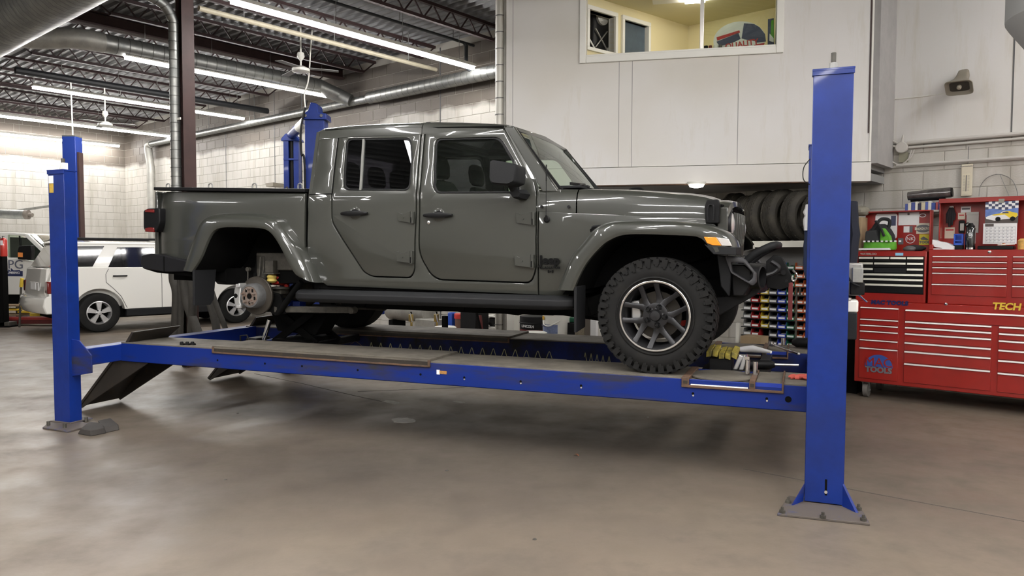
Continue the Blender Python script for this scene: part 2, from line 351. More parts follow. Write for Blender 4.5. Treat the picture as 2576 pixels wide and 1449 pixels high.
def floormat(N, L, B):
    g = N.new('ShaderNodeNewGeometry')
    def noise(s, d, sc=None):
        n = N.new('ShaderNodeTexNoise'); n.inputs['Scale'].default_value = s; n.inputs['Detail'].default_value = d; n.inputs['Roughness'].default_value = .6
        if sc:
            mp = N.new('ShaderNodeMapping'); mp.inputs['Scale'].default_value = sc; L.new(g.outputs['Position'], mp.inputs[0]); L.new(mp.outputs[0], n.inputs['Vector'])
        else: L.new(g.outputs['Position'], n.inputs['Vector'])
        return n
    a = noise(.55, 4); b = noise(2.6, 8); c = noise(14, 4)
    c1 = N.new('ShaderNodeMix'); c1.data_type = 'RGBA'; c1.inputs[6].default_value = (.175, .140, .106, 1); c1.inputs[7].default_value = (.122, .100, .079, 1)
    r1 = N.new('ShaderNodeMapRange'); r1.inputs[1].default_value = .35; r1.inputs[2].default_value = .65; L.new(a.outputs['Fac'], r1.inputs[0]); L.new(r1.outputs[0], c1.inputs[0])
    c2 = N.new('ShaderNodeMix'); c2.data_type = 'RGBA'; c2.inputs[7].default_value = (.07, .059, .047, 1); L.new(c1.outputs[2], c2.inputs[6])
    r2 = N.new('ShaderNodeMapRange'); r2.inputs[1].default_value = .50; r2.inputs[2].default_value = .80; r2.inputs[4].default_value = .6; L.new(b.outputs['Fac'], r2.inputs[0]); L.new(r2.outputs[0], c2.inputs[0])
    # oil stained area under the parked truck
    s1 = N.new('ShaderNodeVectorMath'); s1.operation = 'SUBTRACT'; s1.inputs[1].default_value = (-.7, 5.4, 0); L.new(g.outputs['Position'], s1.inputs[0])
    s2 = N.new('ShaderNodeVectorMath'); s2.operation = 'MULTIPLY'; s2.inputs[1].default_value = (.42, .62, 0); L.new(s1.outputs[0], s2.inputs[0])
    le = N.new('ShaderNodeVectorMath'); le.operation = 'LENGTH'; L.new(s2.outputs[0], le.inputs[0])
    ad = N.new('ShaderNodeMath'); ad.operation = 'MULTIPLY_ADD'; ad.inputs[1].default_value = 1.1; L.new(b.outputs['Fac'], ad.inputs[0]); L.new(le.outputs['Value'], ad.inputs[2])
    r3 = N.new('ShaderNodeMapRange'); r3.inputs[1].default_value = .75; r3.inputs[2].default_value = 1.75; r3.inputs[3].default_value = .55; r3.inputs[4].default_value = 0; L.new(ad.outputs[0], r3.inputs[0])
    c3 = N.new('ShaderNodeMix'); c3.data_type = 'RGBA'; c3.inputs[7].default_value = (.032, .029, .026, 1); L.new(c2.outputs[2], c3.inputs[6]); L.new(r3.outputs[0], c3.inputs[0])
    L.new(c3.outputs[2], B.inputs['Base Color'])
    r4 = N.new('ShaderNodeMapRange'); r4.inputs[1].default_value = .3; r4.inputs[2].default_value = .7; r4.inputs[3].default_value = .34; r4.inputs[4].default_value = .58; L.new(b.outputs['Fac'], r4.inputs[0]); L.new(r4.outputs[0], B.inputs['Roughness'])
    bp = N.new('ShaderNodeBump'); bp.inputs['Strength'].default_value = .12; bp.inputs['Distance'].default_value = .01; L.new(c.outputs['Fac'], bp.inputs['Height']); L.new(bp.outputs[0], B.inputs['Normal'])
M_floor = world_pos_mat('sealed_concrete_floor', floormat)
M_deckceil = mat('galvanised_roof_deck', (.20, .20, .205), .5, metal=.25, col2=(.12, .12, .12), nscale=1.5)

# ================================================================== THE BUILDING
AL, AR, BN, BW, HC = -22.5, 9.0, -11.0, 9.15, 5.12
def shift(mb, f): mb.v = [tuple(f(*p)) for p in mb.v]; return mb
floor = struct('floor', MB().box(AL, AR, BN, BW, -.1, 0), M_floor, FB)
def flu(P): return (P - FB.o).dot(FB.u), (P - FB.o).dot(FB.v)
def floor_strip(pts, wd, m_, name, lab=None):
    q = [FB.Z(x, y, 0) for x, y in pts]; mb = MB()
    for a, b in zip(q, q[1:]):
        d = Vector((b[0]-a[0], b[1]-a[1])); n = Vector((-d.y, d.x)).normalized() * wd / 2
        mb.prism([(a[0]+n.x, a[1]+n.y), (b[0]+n.x, b[1]+n.y), (b[0]-n.x, b[1]-n.y), (a[0]-n.x, a[1]-n.y)], -.004, .0015, 'z')
    return part(floor, name, mb, m_, smooth=0, label=lab)
M_joint = mat('dark_floor_joint', (.07, .06, .05), .9)
floor_strip([(1870, 1180), (2160, 1235), (2320, 1265), (2576, 1312)], .012, M_joint, 'floor_joint')
floor_strip([(900, 985), (1160, 975), (1300, 958), (1420, 940)], .014, M_joint, 'floor_joint')
floor_strip([(640, 940), (760, 965), (890, 995), (960, 1010)], .012, M_joint, 'floor_joint')
M_patch = mat('pale_mortar_patch', (.46, .44, .40), .7, noise=.3, nscale=30)
for (x, y, ru, rv) in ((1016, 1058, .125, .10), (985, 1012, .12, .05), (1155, 1012, .08, .035)):
    c = FB.Z(x, y, 0); poly = [(c[0] + ru * cos(t) * random.uniform(.8, 1.1), c[1] + rv * sin(t) * random.uniform(.8, 1.1)) for t in [2*pi*k/18 for k in range(18)]]
    part(floor, 'mortar_patch', MB().prism(poly, -.002, .003, 'z'), M_patch, smooth=0)

# roof deck with trapezoid ribs running along u
prof = []; v = BN
while v < BW + .1:
    prof += [(v, HC), (v + .045, HC), (v + .065, HC + .04), (v + .135, HC + .04)]; v += .155
mb = MB(); mb.rings([[(AL, a, z) for a, z in prof], [(AR, a, z) for a, z in prof]], closed=False, cap=False)
mb.box(AL, AR, BN, BW, HC + .07, HC + .12)
ceil_ = struct('ceiling', mb, M_deckceil, FB)
# open web joists from the girder to the long wall, carried by a girder on the brown column
def joist_part(u, first=[None]):
    v0, v1, zt, zb = 4.05, BW - .03, HC - .03, 4.82
    if first[0] is None:
        mt = MB().box(-.03, .03, v0, v1, zt - .045, zt)
        p = part(ceil_, 'roof_joist', shift(mt, lambda x, y, z: (x + u, y, z)), M_joist, smooth=0)
        b = MB().box(u-.03, u+.03, v0 + .35, v1 - .28, zb, zb + .045); part(p, 'bottom_chord', b, M_joist, smooth=0)
        wb = MB(); n = 12; L_ = (v1 - .28 - v0 - .35) / n
        for k in range(n):
            a = v0 + .35 + k * L_; c = a + L_ / 2
            wb.bar((u, a, zb + .02), (u, c, zt - .02), .018, .018); wb.bar((u, c, zt - .02), (u, a + L_, zb + .02), .018, .018)
        wb.bar((u, v0, zt - .02), (u, v0 + .35, zb + .02), .02, .02); wb.bar((u, v1 - .28, zb + .02), (u, v1, zt - .02), .02, .02)
        part(p, 'web', wb, M_joist, smooth=0); first[0] = (p, u)
    else:
        p, u0 = first[0]; c = copy_tree(p, ceil_); c.location = p.location + Vector((u - u0, 0, 0))
joists = [-3.1 - 1.62 * k for k in range(12)] + [-1.5, .12, 1.7, 3.3]
for u in joists: joist_part(u)
g = MB(); gv = 3.95
g.box(AL, AR, gv-.09, gv+.09, HC-.36, HC-.34).box(AL, AR, gv-.09, gv+.09, HC-.03, HC-.01).box(AL, AR, gv-.008, gv+.008, HC-.34, HC-.03)
part(ceil_, 'girder', g, M_brown, smooth=0)
gj = MB().box(-12.3, -12.14, 4.05, BW-.02, HC-.22, HC-.2).box(-12.3, -12.14, 4.05, BW-.02, HC-.03, HC-.01).box(-12.23, -12.21, 4.05, BW-.02, HC-.2, HC-.03)
part(ceil_, 'cross_beam', gj, M_brown, smooth=0)
cv0 = 4.62
cx_ = FB.V(469, 300, cv0)[0]
col = MB().box(cx_-.08, cx_-.067, cv0-.08, cv0+.08, 0, HC-.36).box(cx_+.067, cx_+.08, cv0-.08, cv0+.08, 0, HC-.36).box(cx_-.067, cx_+.067, cv0-.005, cv0+.005, 0, HC-.36).box(cx_-.1, cx_+.1, 3.85, cv0+.1, HC-.36, HC-.34).box(cx_-.006, cx_+.006, 3.85, cv0+.1, HC-.34, HC-.01)
struct('trim_1', col, M_brown, FB)
# walls: backing sheet plus courses of block
def wall(name, along, lo, hi, fixed, face, z1, big=None, zmax=5.05, zmin=0.0):
    """along 'u' (fixed v) or 'v' (fixed u). face = direction of the visible side"""
    bt = MB()
    if along == 'u': bt.box(lo, hi, fixed, fixed + .12, 0, HC + .1)
    else: bt.box(fixed - .12, fixed, lo, hi, 0, HC + .1)
    M_j = M_mortar
    W = struct(name, bt, M_j, FB)
    cells = []
    nz = int((zmax - zmin) / .2)
    for k in range(nz):
        off = 0 if k % 2 == 0 else .2; a = lo - off
        while a < hi:
            x0, x1 = max(a, lo), min(a + .4, hi)
            if x1 - x0 > .05: cells.append((x0, x1, zmin + k * .2))
            a += .4
    # the blocks that show largest become parts one by one, the rest stay one joined course
    near = sorted(cells, key=lambda c: abs((c[0]+c[1])/2 - big[0]) + 1.6 * abs(c[2] - big[1]))
    full = [c for c in near if c[1] - c[0] > .39][:300]; fs = set(full); rest = [c for c in cells if c not in fs]
    def geo(mb, x0, x1, z):
        x0 += .003; x1 -= .003; za, zb = z + .003, z + .197; d = .006; e = .004
        if along == 'u':
            P = [(x0, fixed, za), (x1, fixed, za), (x1, fixed, zb), (x0, fixed, zb), (x0+e, fixed-d, za+e), (x1-e, fixed-d, za+e), (x1-e, fixed-d, zb-e), (x0+e, fixed-d, zb-e)]
        else:
            P = [(fixed, x0, za), (fixed, x1, za), (fixed, x1, zb), (fixed, x0, zb), (fixed+d, x0+e, za+e), (fixed+d, x1-e, za+e), (fixed+d, x1-e, zb-e), (fixed+d, x0+e, zb-e)]
        mb.add(P, [(4,5,6,7), (0,1,5,4), (1,2,6,5), (2,3,7,6), (3,0,4,7)])
    mb = MB()
    for c in rest: geo(mb, *c)
    part(W, 'block_courses', mb, M_block, smooth=0, kind='stuff')
    c0 = full[0]; mb = MB(); geo(mb, *c0); p0 = part(W, 'block', mb, M_block, smooth=0)
    for c in full[1:]:
        o = p0.copy(); COL.objects.link(o); o.parent = W
        dx = c[0] - c0[0]; dz = c[2] - c0[2]
        o.location = Vector((dx, 0, dz)) if along == 'u' else Vector((0, dx, dz))
        ORG[o] = ORG[p0]; FR[o] = FB
    return W
M_mortar = mat('mortar', (.40, .38, .335), .9)
wall('wall_back', 'u', AL, 4.5, BW, -1, HC, big=(-1.2, 1.4))
wall('wall_left', 'v', BN + 6, BW, AL, 1, HC, big=(6.5, 2.2))
struct('wall_left.001', MB().box(AL-.12, AL, BN, BN + 6, 0, HC+.1), M_concrete, FB)
struct('wall_right', MB().box(AR, AR+.12, BN, BW+.1, 0, HC+.1), M_plaster, FB)
struct('wall_back.001', MB().box(4.5, AR, BW, BW+.12, 0, HC+.1), M_plaster, FB)
struct('wall_front', MB().box(AL, AR, BN-.12, BN, 0, HC+.1), M_plaster, FB)
# vertical control joints on the long wall
for (x, y) in ((569, 400), (692, 400), (760, 400), (1108, 200)):
    u = FB.V(x, y, BW)[0]; o = struct('trim_2', MB().box(u-.012, u+.012, BW-.009, BW, .2, 5.05), M_darkgrey, FB)
# smooth panelling above the conduits on the right of the long wall
uw0 = FB.V(2236, 300, BW)[0]
pw = struct('trim_3', MB().box(uw0 - .1, AR - .3, BW-.03, BW-.006, 2.72, 5.0), M_plaster, FB)
ux = FB.V(2550, 200, BW)[0]
part(pw, 'panel_joint', MB().box(ux-.006, ux+.006, BW-.035, BW-.03, 2.72, 5.0), M_darkgrey, smooth=0)

# ------------------------------------------------------------------ the mezzanine office
# local frame FO: origin at its right front corner, u to the right, front face v=0
OL = -3.95; OZ0, OZ1, OT = 2.26, 2.47, 5.05
def opx(x, y): return FO.V(x, y, 0)
wl, wr = opx(1475, 100)[0], opx(1953, 60)[0]; wz = opx(1475, 143)[1]; WT = 4.95
fr_ = MB().box(OL, 0, 0, .09, OZ1, wz)
fr_.box(OL, wl, 0, .09, wz, HC).box(wr, 0, 0, .09, wz, HC).box(wl, wr, 0, .09, WT, HC)
offw = struct('wall_office', fr_, M_plaster, FO)
for x in (1520-230, 1557, 1590, 1857): 
    u = opx(x, 250)[0]; part(offw, 'panel_seam', MB().box(u-.003, u+.003, -.002, 0, OZ1, wz-.02 if u > wl else HC-.1), M_soffit, smooth=0)
zg = opx(2180, 335)[1]; part(offw, 'corner_gap', MB().box(-.035, -.022, -.006, .0, zg, HC), M_brown, smooth=0); part(offw, 'corner_bead', MB().box(-.018, .0, -.010, .0, OZ1, HC), M_whitep, smooth=0)
bm_ = struct('trim_4', MB().box(OL, .0, -.035, .16, OZ0, OZ1-.01), M_plaster, FO, bevel=.004)
part(bm_, 'rust_edge', MB().box(OL+.9, -.2, -.037, .1, OZ0-.004, OZ0+.006), M_rust, smooth=0)
# casing and mullion
cas = MB(); t = .075
cas.box(wl-t, wl, -.03, .1, wz-t, WT).box(wr, wr+t, -.03, .1, wz-t, WT).box(wl, wr, -.03, .1, wz-t, wz).box(wl-t, wr+t, -.03, .1, WT, WT+t)
um = opx(1766, 60)[0]
win = struct('window_1', cas, M_whitep, FO, bevel=.006)
part(win, 'mullion', MB().box(um-.022, um+.022, 0, .06, wz, WT), M_alu, bevel=.004)
part(win, 'sill', MB().box(wl, wr, -.02, .1, wz-.005, wz+.018), M_whitep, bevel=.004)
part(win, 'sliding_pane', MB().box(um, wr, .03, .036, wz+.015, WT), G_office, smooth=0)
# side return, floor, back walls, ceiling of the office
RW = FB  # the return runs along the building axis
c0 = FO.pt(0, 0, 0); cu_, cv_ = (c0.dot(FB.u), c0.dot(FB.v))
struct('wall_office_side', MB().box(cu_-.02, cu_+.06, cv_+.02, BW, OZ1-.02, HC), mat('grey_painted_return', (.40, .39, .38), .7, noise=.15), FB)
cl = FO.pt(OL, 0, 0); lu, lv = cl.dot(FB.u), cl.dot(FB.v)
struct('wall_office_left', MB().box(lu-.02, lu+.04, lv+.06, BW, OZ1, OZ1+.9), M_plaster, FB)
M_cwall = mat('cream_office_wall', (.74, .66, .40), .8); M_cceil = mat('cream_office_ceiling', (.74, .68, .44), .85)
def bpoly(mb, pts, z0, z1): return mb.prism(pts, z0, z1, 'z')
OC0 = FB.V(1731, 66, 9.02)[1]
plan = [(lu+.04, lv+.12), (cu_-.03, cv_+.06), (cu_-.03, BW-.02), (lu+.04, BW-.02)]
struct('floor_office', bpoly(MB(), plan, OZ0+.14, OZ0+.2), M_soffit, FB)
struct('ceiling_office', bpoly(MB(), plan, OC0, OC0+.06), M_cceil, FB)
# inner left wall with a window: runs from the front wall to the rear corner
PA = FO.pt(opx(1466, 100)[0], .13, 0); PB = FB.pt(FB.V(1731, 100, 9.02)[0], 9.02, 0); dd_ = PB - PA
FI = Frame(PA.x, PA.y, -math.degrees(atan2(dd_.y, dd_.x))); LI = dd_.length
def ipx(x, y): return FI.V(x, y, 0)
OC = OC0; zs = ipx(1568, 140)[1]; zh = ipx(1500, 30)[1]
W1 = (ipx(1480, 100)[0], ipx(1545, 60)[0]); W2 = (ipx(1568, 100)[0], ipx(1628, 100)[0])
struct('wall_office_inner', MB().box(0, LI, 0, .08, OZ1, zs).box(0, LI, 0, .08, zh, OC).box(0, W1[0], 0, .08, zs, zh).box(W1[1], W2[0], 0, .08, zs, zh).box(W2[1], LI, 0, .08, zs, zh), M_cwall, FI)
rb0 = PB.dot(FB.u)
struct('wall_office_rear', MB().box(rb0-.1, cu_-.03, 9.02, 9.08, OZ1, OC0), M_cwall, FB)
struct('wall_office_right', MB().box(cu_-.07, cu_-.025, cv_+.12, 9.02, OZ1, OC0), M_cwall, FB)
ic = MB()
for (a, b) in (W1, W2): ic.box(a-.04, a, -.03, .09, zs, zh).box(b, b+.04, -.03, .09, zs, zh).box(a-.04, b+.04, -.03, .09, zh, zh+.05).box(a-.04, b+.04, -.03, .09, zs-.04, zs)
w2 = struct('window_2', ic, M_whitep, FI, bevel=.004)
part(w2, 'blue_grey_pane', MB().box(W2[0], W2[1], .04, .046, zs, zh), mat('blue_grey_film', (.08, .11, .14), .3, noise=.3), smooth=0)
part(w2, 'machinery_backdrop', MB().box(W1[0]-.3, W1[1]+.05, .30, .32, zs-.1, zh+.1), mat('beige_service_wall', (.5, .43, .36), .8), smooth=0)
pu = ipx(1500, 100)[0]
so = thing('service_pipe', 'pale upright pipe with fittings seen through the office inner window', 'pipe', FI, pu, .2, zs-.1)
part(so, 'pipe', MB().cyl((pu, .2, zs-.1), (pu, .2, zh+.1), .012, n=8), M_galvdull)
for k in range(5): part(so, 'fitting', MB().cyl((pu, .2, zs+.02+.13*k), (pu, .2, zs+.05+.13*k), .022, n=8), M_whitep)
uf_ = ipx(1534, 100)[0]; cz = ipx(1534, 90)[1]
du = thing('wall_fan', 'dark machine with round silver cover behind the office inner window', 'machine', FI, uf_, .2, cz-.3)
part(du, 'housing', MB().box(uf_-.12, uf_+.16, .16, .3, cz-.34, cz+.36), M_steelblk, bevel=.02)
part(du, 'cover', MB().lathe((uf_+.02, .16, cz+.25), (0, -1, 0), [(.09, 0), (.09, .03), (.05, .05), (0, .05)], 18), M_galvdull)
part(du, 'cross_brace', MB().bar((uf_-.1, .14, cz+.1), (uf_+.1, .14, cz-.12), .015, .01).bar((uf_+.1, .14, cz+.1), (uf_-.1, .14, cz-.12), .015, .01), M_galvdull)
part(du, 'cable', MB().tube(crv([(pu, .15, cz+.0), (uf_-.08, .12, cz-.2), (uf_+.02, .12, cz-.3), (uf_+.1, .12, cz-.1)], 5), .01, 6), M_whitep)
ol = thing('office_ceiling_light', 'bright strip light on the cream office ceiling', 'light', FO, -1.9, 1.0, 4.9)
part(ol, 'tube', MB().box(*sorted((opx(1700, 5)[0]+.1, opx(1765, 5)[0]+.05)), .40, .50, OC0-.07, OC0-.04), M_officelamp, smooth=0)
part(ol, 'housing', MB().box(-2.3, -1.3, .36, .54, OC0-.04, OC0-.003), M_whitep, smooth=0)
# things on the office sill
sg = thing('oval_tin_sign', 'large oval picture sign leaning behind the right office pane', 'sign', FO, opx(1862, 100)[0], .12, wz)
sc_ = opx(1862, 92); ru_ = (opx(1930, 90)[0] - opx(1797, 90)[0]) / 2; rz_ = (opx(1862, 45)[1] - wz) * .62
def ell(cu0, cz0, a, b, n=40, t0=0, t1=2*pi): return [(cu0 + a*cos(t0+(t1-t0)*k/n), cz0 + b*sin(t0+(t1-t0)*k/n)) for k in range(n)]
zc_ = wz + rz_ * .62
part(sg, 'sign_board', MB().prism([(x, max(z, wz+.012)) for x, z in ell(sc_[0], zc_, ru_, rz_)], .13, .14), M_paper, smooth=0)
def blob(cu0, cz0, a, b, m_, nm): part(sg, nm, MB().prism([(x, max(z, wz+.014)) for x, z in ell(cu0, cz0, a, b, 14)], .124, .13), m_, smooth=0)
M_sgblue = mat('print_slate_blue', (.05, .06, .12), .6); M_sgred = mat('print_red', (.45, .03, .03), .6); M_sgcream = mat('print_cream', (.6, .5, .3), .6)
part(sg, 'printed_scene', MB().prism([opx(1804, 97), opx(1860, 75), opx(1866, 92), opx(1830, 104), opx(1812, 108)], .122, .131), M_sgblue, smooth=0)
part(sg, 'printed_stripe', MB().prism([opx(1804, 86), opx(1862, 68), opx(1864, 73), opx(1806, 94)], .120, .131), M_sgred, smooth=0)
part(sg, 'printed_scene', MB().prism([opx(1868, 88), opx(1874, 50), opx(1900, 52), opx(1914, 60), opx(1928, 78), opx(1930, 96), opx(1900, 100)], .122, .131), M_sgblue, smooth=0)
part(sg, 'printed_stripe', MB().prism([opx(1900, 104), opx(1927, 100), opx(1920, 116), opx(1896, 119)], .120, .131), M_sgred, smooth=0)
part(sg, 'ribbon', MB().prism([opx(1830, 108), opx(1866, 90), opx(1902, 96), opx(1905, 104), opx(1862, 118), opx(1845, 119)], .117, .122), M_paper, smooth=0)
q = opx(1868, 104); me = text_mesh('QUALITY', .085, .001, bold=.002); me.transform(Matrix.Translation((q[0], .116, q[1])) @ Matrix.Rotation(pi/2, 4, 'X') @ Matrix.Rotation(.12, 4, 'Z')); part(sg, 'lettering', me, M_sgred, smooth=0)
bt_ = thing('green_bottle_sign', 'narrow dark panel with a green bottle shape beside the oval sign', 'sign', FO, opx(1943, 80)[0], .1, wz)
part(bt_, 'panel', MB().prism([opx(1934, 118), opx(1935, 40), opx(1950, 38), opx(1951, 117)], .11, .12), M_sgblue, smooth=0)
part(bt_, 'bottle_shape', MB().prism([opx(1941, 95), opx(1943, 45), opx(1949, 42), opx(1950, 95)], .1, .11), M_green, smooth=0)
part(bt_, 'label', MB().prism([opx(1938, 96), opx(1939, 78), opx(1949, 90), opx(1949, 100)], .095, .11), M_paper, smooth=0)
for k, (x0, x1, m_, nm) in enumerate(((1771, 1782, M_black, 'small black tin on the office sill beside the mullion'), (1783, 1792, M_redD, 'small dark red tin on the office sill'), (1795, 1806, M_paper, 'small white jar on the office sill'), (1808, 1818, M_darkgrey, 'small grey jar on the office sill by the oval sign'))):
    a, b = opx(x0, 118)[0], opx(x1, 118)[0]; single('tin', MB().lathe(((a+b)/2, .08, wz+.018), (0, 0, 1), [((b-a)/2, 0), ((b-a)/2, .045), ((b-a)/2*.9, .05)], 12), m_, nm, 'tin', FO)
# space below the office: back and side surfaces, round lamp
struct('ceiling_lower', bpoly(MB(), plan, OZ0+.02, OZ0+.1), M_soffit, FB)
rl = thing('round_ceiling_lamp', 'small glowing round lamp under the office overhang', 'light', FB, 0, 0, 2.2)
pr = FB.Z(1752, 467, OZ0 - .02); mb = MB().lathe((pr[0], pr[1], OZ0+.02), (0, 0, -1), [(.10, 0), (.10, .02), (.085, .03)], 20); part(rl, 'housing', mb, M_whitep)
part(rl, 'diffuser', MB().lathe((pr[0], pr[1], OZ0-.01), (0, 0, -1), [(.085, 0), (.07, .025), (.02, .035)], 20), M_bulb)

# ------------------------------------------------------------------ ducts and pipes
M_seamdark = mat('dark_duct_seam', (.12, .12, .115), .5, metal=.5)  # one even darker metal for the seam rings
def ringed(par, pts, r, m_, step=.14, name='duct_run', n=16):
    part(par, name, MB().tube(pts, r, n), m_)
    P = resample(pts, max(2, int(sum((Vector(a)-Vector(b)).length for a, b in zip(pts, pts[1:])) / step))); mb = MB()
    for a, b in zip(P, P[1:]):
        d = (b - a).normalized() * .006; mb.cyl(a - d*.8, a + d*.8, r + .006, n=n, cap=False)
    part(par, 'seam', mb, M_seamdark, kind='stuff')
dz = 4.38
zA = FB.V(1240, 180, BW-.35); zE = FB.V(372, 365, BW-.25)
d1 = thing('spiral_duct', 'long thin spiral duct running along the top of the block wall', 'duct', FB, -10, BW-.2, dz)
ringed(d1, [(zE[0], BW-.16, dz), (FB.V(930, 245, BW-.2)[0], BW-.16, dz)], .075, M_galv)
u9 = FB.V(930, 245, BW-.2)[0]
ringed(d1, [(u9, BW-.2, dz), (lu - .3, BW-.2, dz)], .11, M_galv)
part(d1, 'drop', MB().tube(crv([(zE[0], BW-.16, dz), (zE[0]-.2, BW-.16, dz-.05), (zE[0]-.12, BW-.16, dz-.4), (zE[0]-.05, BW-.16, dz-.7)], 4) + [(zE[0]-.05, BW-.16, .4)], .10, 14), M_galvdull)
hg = MB()
for x in (525, 628, 640, 760): 
    u = FB.V(x, 300, BW-.16)[0]; hg.cyl((u, BW-.16, dz), (u, BW-.16, HC), .008, n=6)
part(d1, 'hanger', hg, M_wire, kind='stuff')
ub = FB.V(600, 195, 7)[0]
d2 = thing('large_spiral_duct', 'wide spiral duct crossing below the joists to the block wall', 'duct', FB, -10.3, 6.5, 4.5)
# two photo points at level 4.5 fix its line
pA = FB.Z(190, 108, 4.62); pB = FB.Z(900, 226, 4.62); um_ = (pA[0]+pB[0])/2
ringed(d2, [(um_, 4.6, 4.62), (um_, BW-.75, 4.62)], .14, M_galv, .16)
part(d2, 'taper', MB().tube([(um_, BW-.75, 4.62), (um_+.1, BW-.35, 4.5), (um_+.3, BW-.22, 4.4)], [.14, .13, .11], 16), M_galv)
part(d2, 'elbow', MB().tube(crv([(um_, 4.6, 4.62), (um_, 4.2, 4.60), (um_-.12, 3.75, 4.52), (um_-.1, 3.3, 4.5)], 5), .15, 16), M_galvdull)
d3 = thing('main_duct', 'very wide ribbed duct in the top left corner near the roof', 'duct', FB, -8, 2.6, 4.4)
pa = FB.Z(0, 40, 4.42); pb = FB.Z(200, -40, 4.42)
vb = (pa[1] + pb[1]) / 2
ringed(d3, [(AL+.3, vb, 4.42), (-2.0, vb, 4.42)], .33, M_galv, .11, n=20)
d4 = thing('column_duct', 'narrow spiral pipe elbowing down beside the brown column', 'duct', FB, cx_, 4.5, 0)
r4 = .062; vc = 4.50; u4 = FB.V(441, 300, vc)[0]
uL = FB.V(180, -30, vc)
ringed(d4, crv([(u4, vc - 1.1, 4.80), (u4, vc - .4, 4.68), (u4, vc - .12, 4.60), (u4, vc, 4.42)], 5) + [(u4, vc, .3)], r4, M_galv, .11)
part(d4, 'strap', MB().box(u4, cx_+.09, vc-.005, vc+.006, FB.V(469, 297, vc)[1], FB.V(469, 291, vc)[1]), M_whitep, smooth=0)
d5 = thing('white_downpipe', 'white banded downpipe at the left corner of the office', 'pipe', FB, lu-.2, lv, 0)
v5 = lv + .1; u5 = FB.V(1258, 150, v5)[0]
ringed(d5, [(u5, v5, .05), (u5, v5, HC-.05)], .055, mat('offwhite_banded_pipe', (.62, .6, .54), .45, metal=.2, noise=.1), .18)
part(d5, 'side_pipe', MB().cyl((u5+.085, v5, .05), (u5+.085, v5, HC-.05), .022, n=8), M_galvdull)
def roofpipe(name, label, p0, p1, z, r, m_, extra=None, cat='pipe'):
    a, b = FB.Z(*p0, z), FB.Z(*p1, z); u = (a[0]+b[0])/2
    t_ = thing(name, label, cat, FB, u, a[1], z)
    vs = [(u, max(a[1], 1.0), z), (u, min(b[1], BW-.12), z)]
    part(t_, 'pipe_run', MB().tube(vs, r, 10), m_)
    h = MB()
    for k in range(3): v_ = lerp(vs[0][1], vs[1][1], .15 + .35*k); h.cyl((u, v_, z), (u, v_, HC), .006, n=6)
    part(t_, 'hanger', h, M_wire, kind='stuff'); return t_, u, vs
roofpipe('cream_pipe', 'cream plastic pipe running below the roof beside the nearest lamp row', (490, 25), (1108, 173), 4.62, .035, M_cream)
t_, u, vs = roofpipe('black_pipe', 'black iron pipe ending in an elbow near the office corner', (760, -10), (1225, 118), 4.9, .022, M_blkpipe)
part(t_, 'elbow', MB().tube([(u, BW-.35, 4.9), (u, BW-.3, 4.86), (u, BW-.3, 4.5), (u+.1, BW-.25, 4.42), (u+.4, BW-.2, 4.42)], .03, 10), M_blkpipe)
roofpipe('heater_pipe', 'thick black heater pipe slanting across the left of the roof', (20, 185), (698, 274), 4.55, .06, M_blkpipe)
roofpipe('dark_conduit', 'dark conduit beside the roof joists at the far left', (0, 195), (560, 300), 4.7, .02, M_joist)
# ------------------------------------------------------------------ lamp rows
ends = [(-8.26, 4.6), (-11.6, 4.6), (-15.0, 4.6), (-18.45, 4.6), (-21.55, 4.6)]
seen = [((570, 10), (1203, 171)), ((302, 151), (858, 245)), ((76, 223), (620, 299)), ((0, 294), (428, 344)), ((0, 340), (305, 368))]
def lamp(u, v0, v1, z, label, first=[None]):
    t_ = thing('strip_light', label, 'light', FB, u, (v0+v1)/2, z, group='fluorescent strip lights')
    part(t_, 'housing', MB().box(u-.055, u+.055, v0, v1, z+.03, z+.075), M_whitep, smooth=0)
    part(t_, 'tube', MB().box(u-.032, u+.032, v0+.01, v1-.01, z-.012, z+.028), M_tube, smooth=0)
    h = MB()
    for k in range(4): v_ = lerp(v0, v1, .08+.28*k); h.cyl((u, v_, z+.07), (u, v_, HC), .004, n=4)
    part(t_, 'hanger', h, M_wire, kind='stuff')
names = ['longest nearest strip light, running from above the cab to the block wall', 'second strip light from the front, passing behind the brown column under the wide duct', 'third strip light, ending right of the brown column', 'fourth strip light, ending at the spiral pipe', 'farthest strip light, crossing behind the tall blue post']
for (p0, p1), nm in zip(seen, names):
    a, b = FB.Z(*p0, 4.45), FB.Z(*p1, 4.45); lamp(max((a[0]+b[0])/2, AL+.35), a[1] if p0[0] > 0 else a[1]-1.0, b[1], 4.45, nm)
seq = ['first', 'second', 'third', 'fourth', 'fifth', 'sixth', 'seventh']
for k, u in enumerate((-5.6, -3.9, -2.2, -.5, 1.6, 3.8, 6.2)):  # rows set closer than the visible ones, extras added to brighten the near bay
    lamp(u, -1.0, 3.75, 4.45, 'out of view strip light over the near bay, rows doubled to brighten it, %s from the brown column' % seq[k])
for u, nm in ((.35, 'added unseen strip light brightening the horn speaker wall'), (3.6, 'added unseen strip light brightening the right end of the tool cabinet')): lamp(u, 4.5, 8.3, 4.45, nm)  # both lamps added out of view to brighten the right wall and cabinet
for k, u in enumerate((-11.6, -7.8, -4.4, -1.6, 1.6, 4.4, 7.0)):
    lamp(u, -6.9, -2.8, 4.45, 'out of view strip light behind the camera, %s from the left' % seq[k])

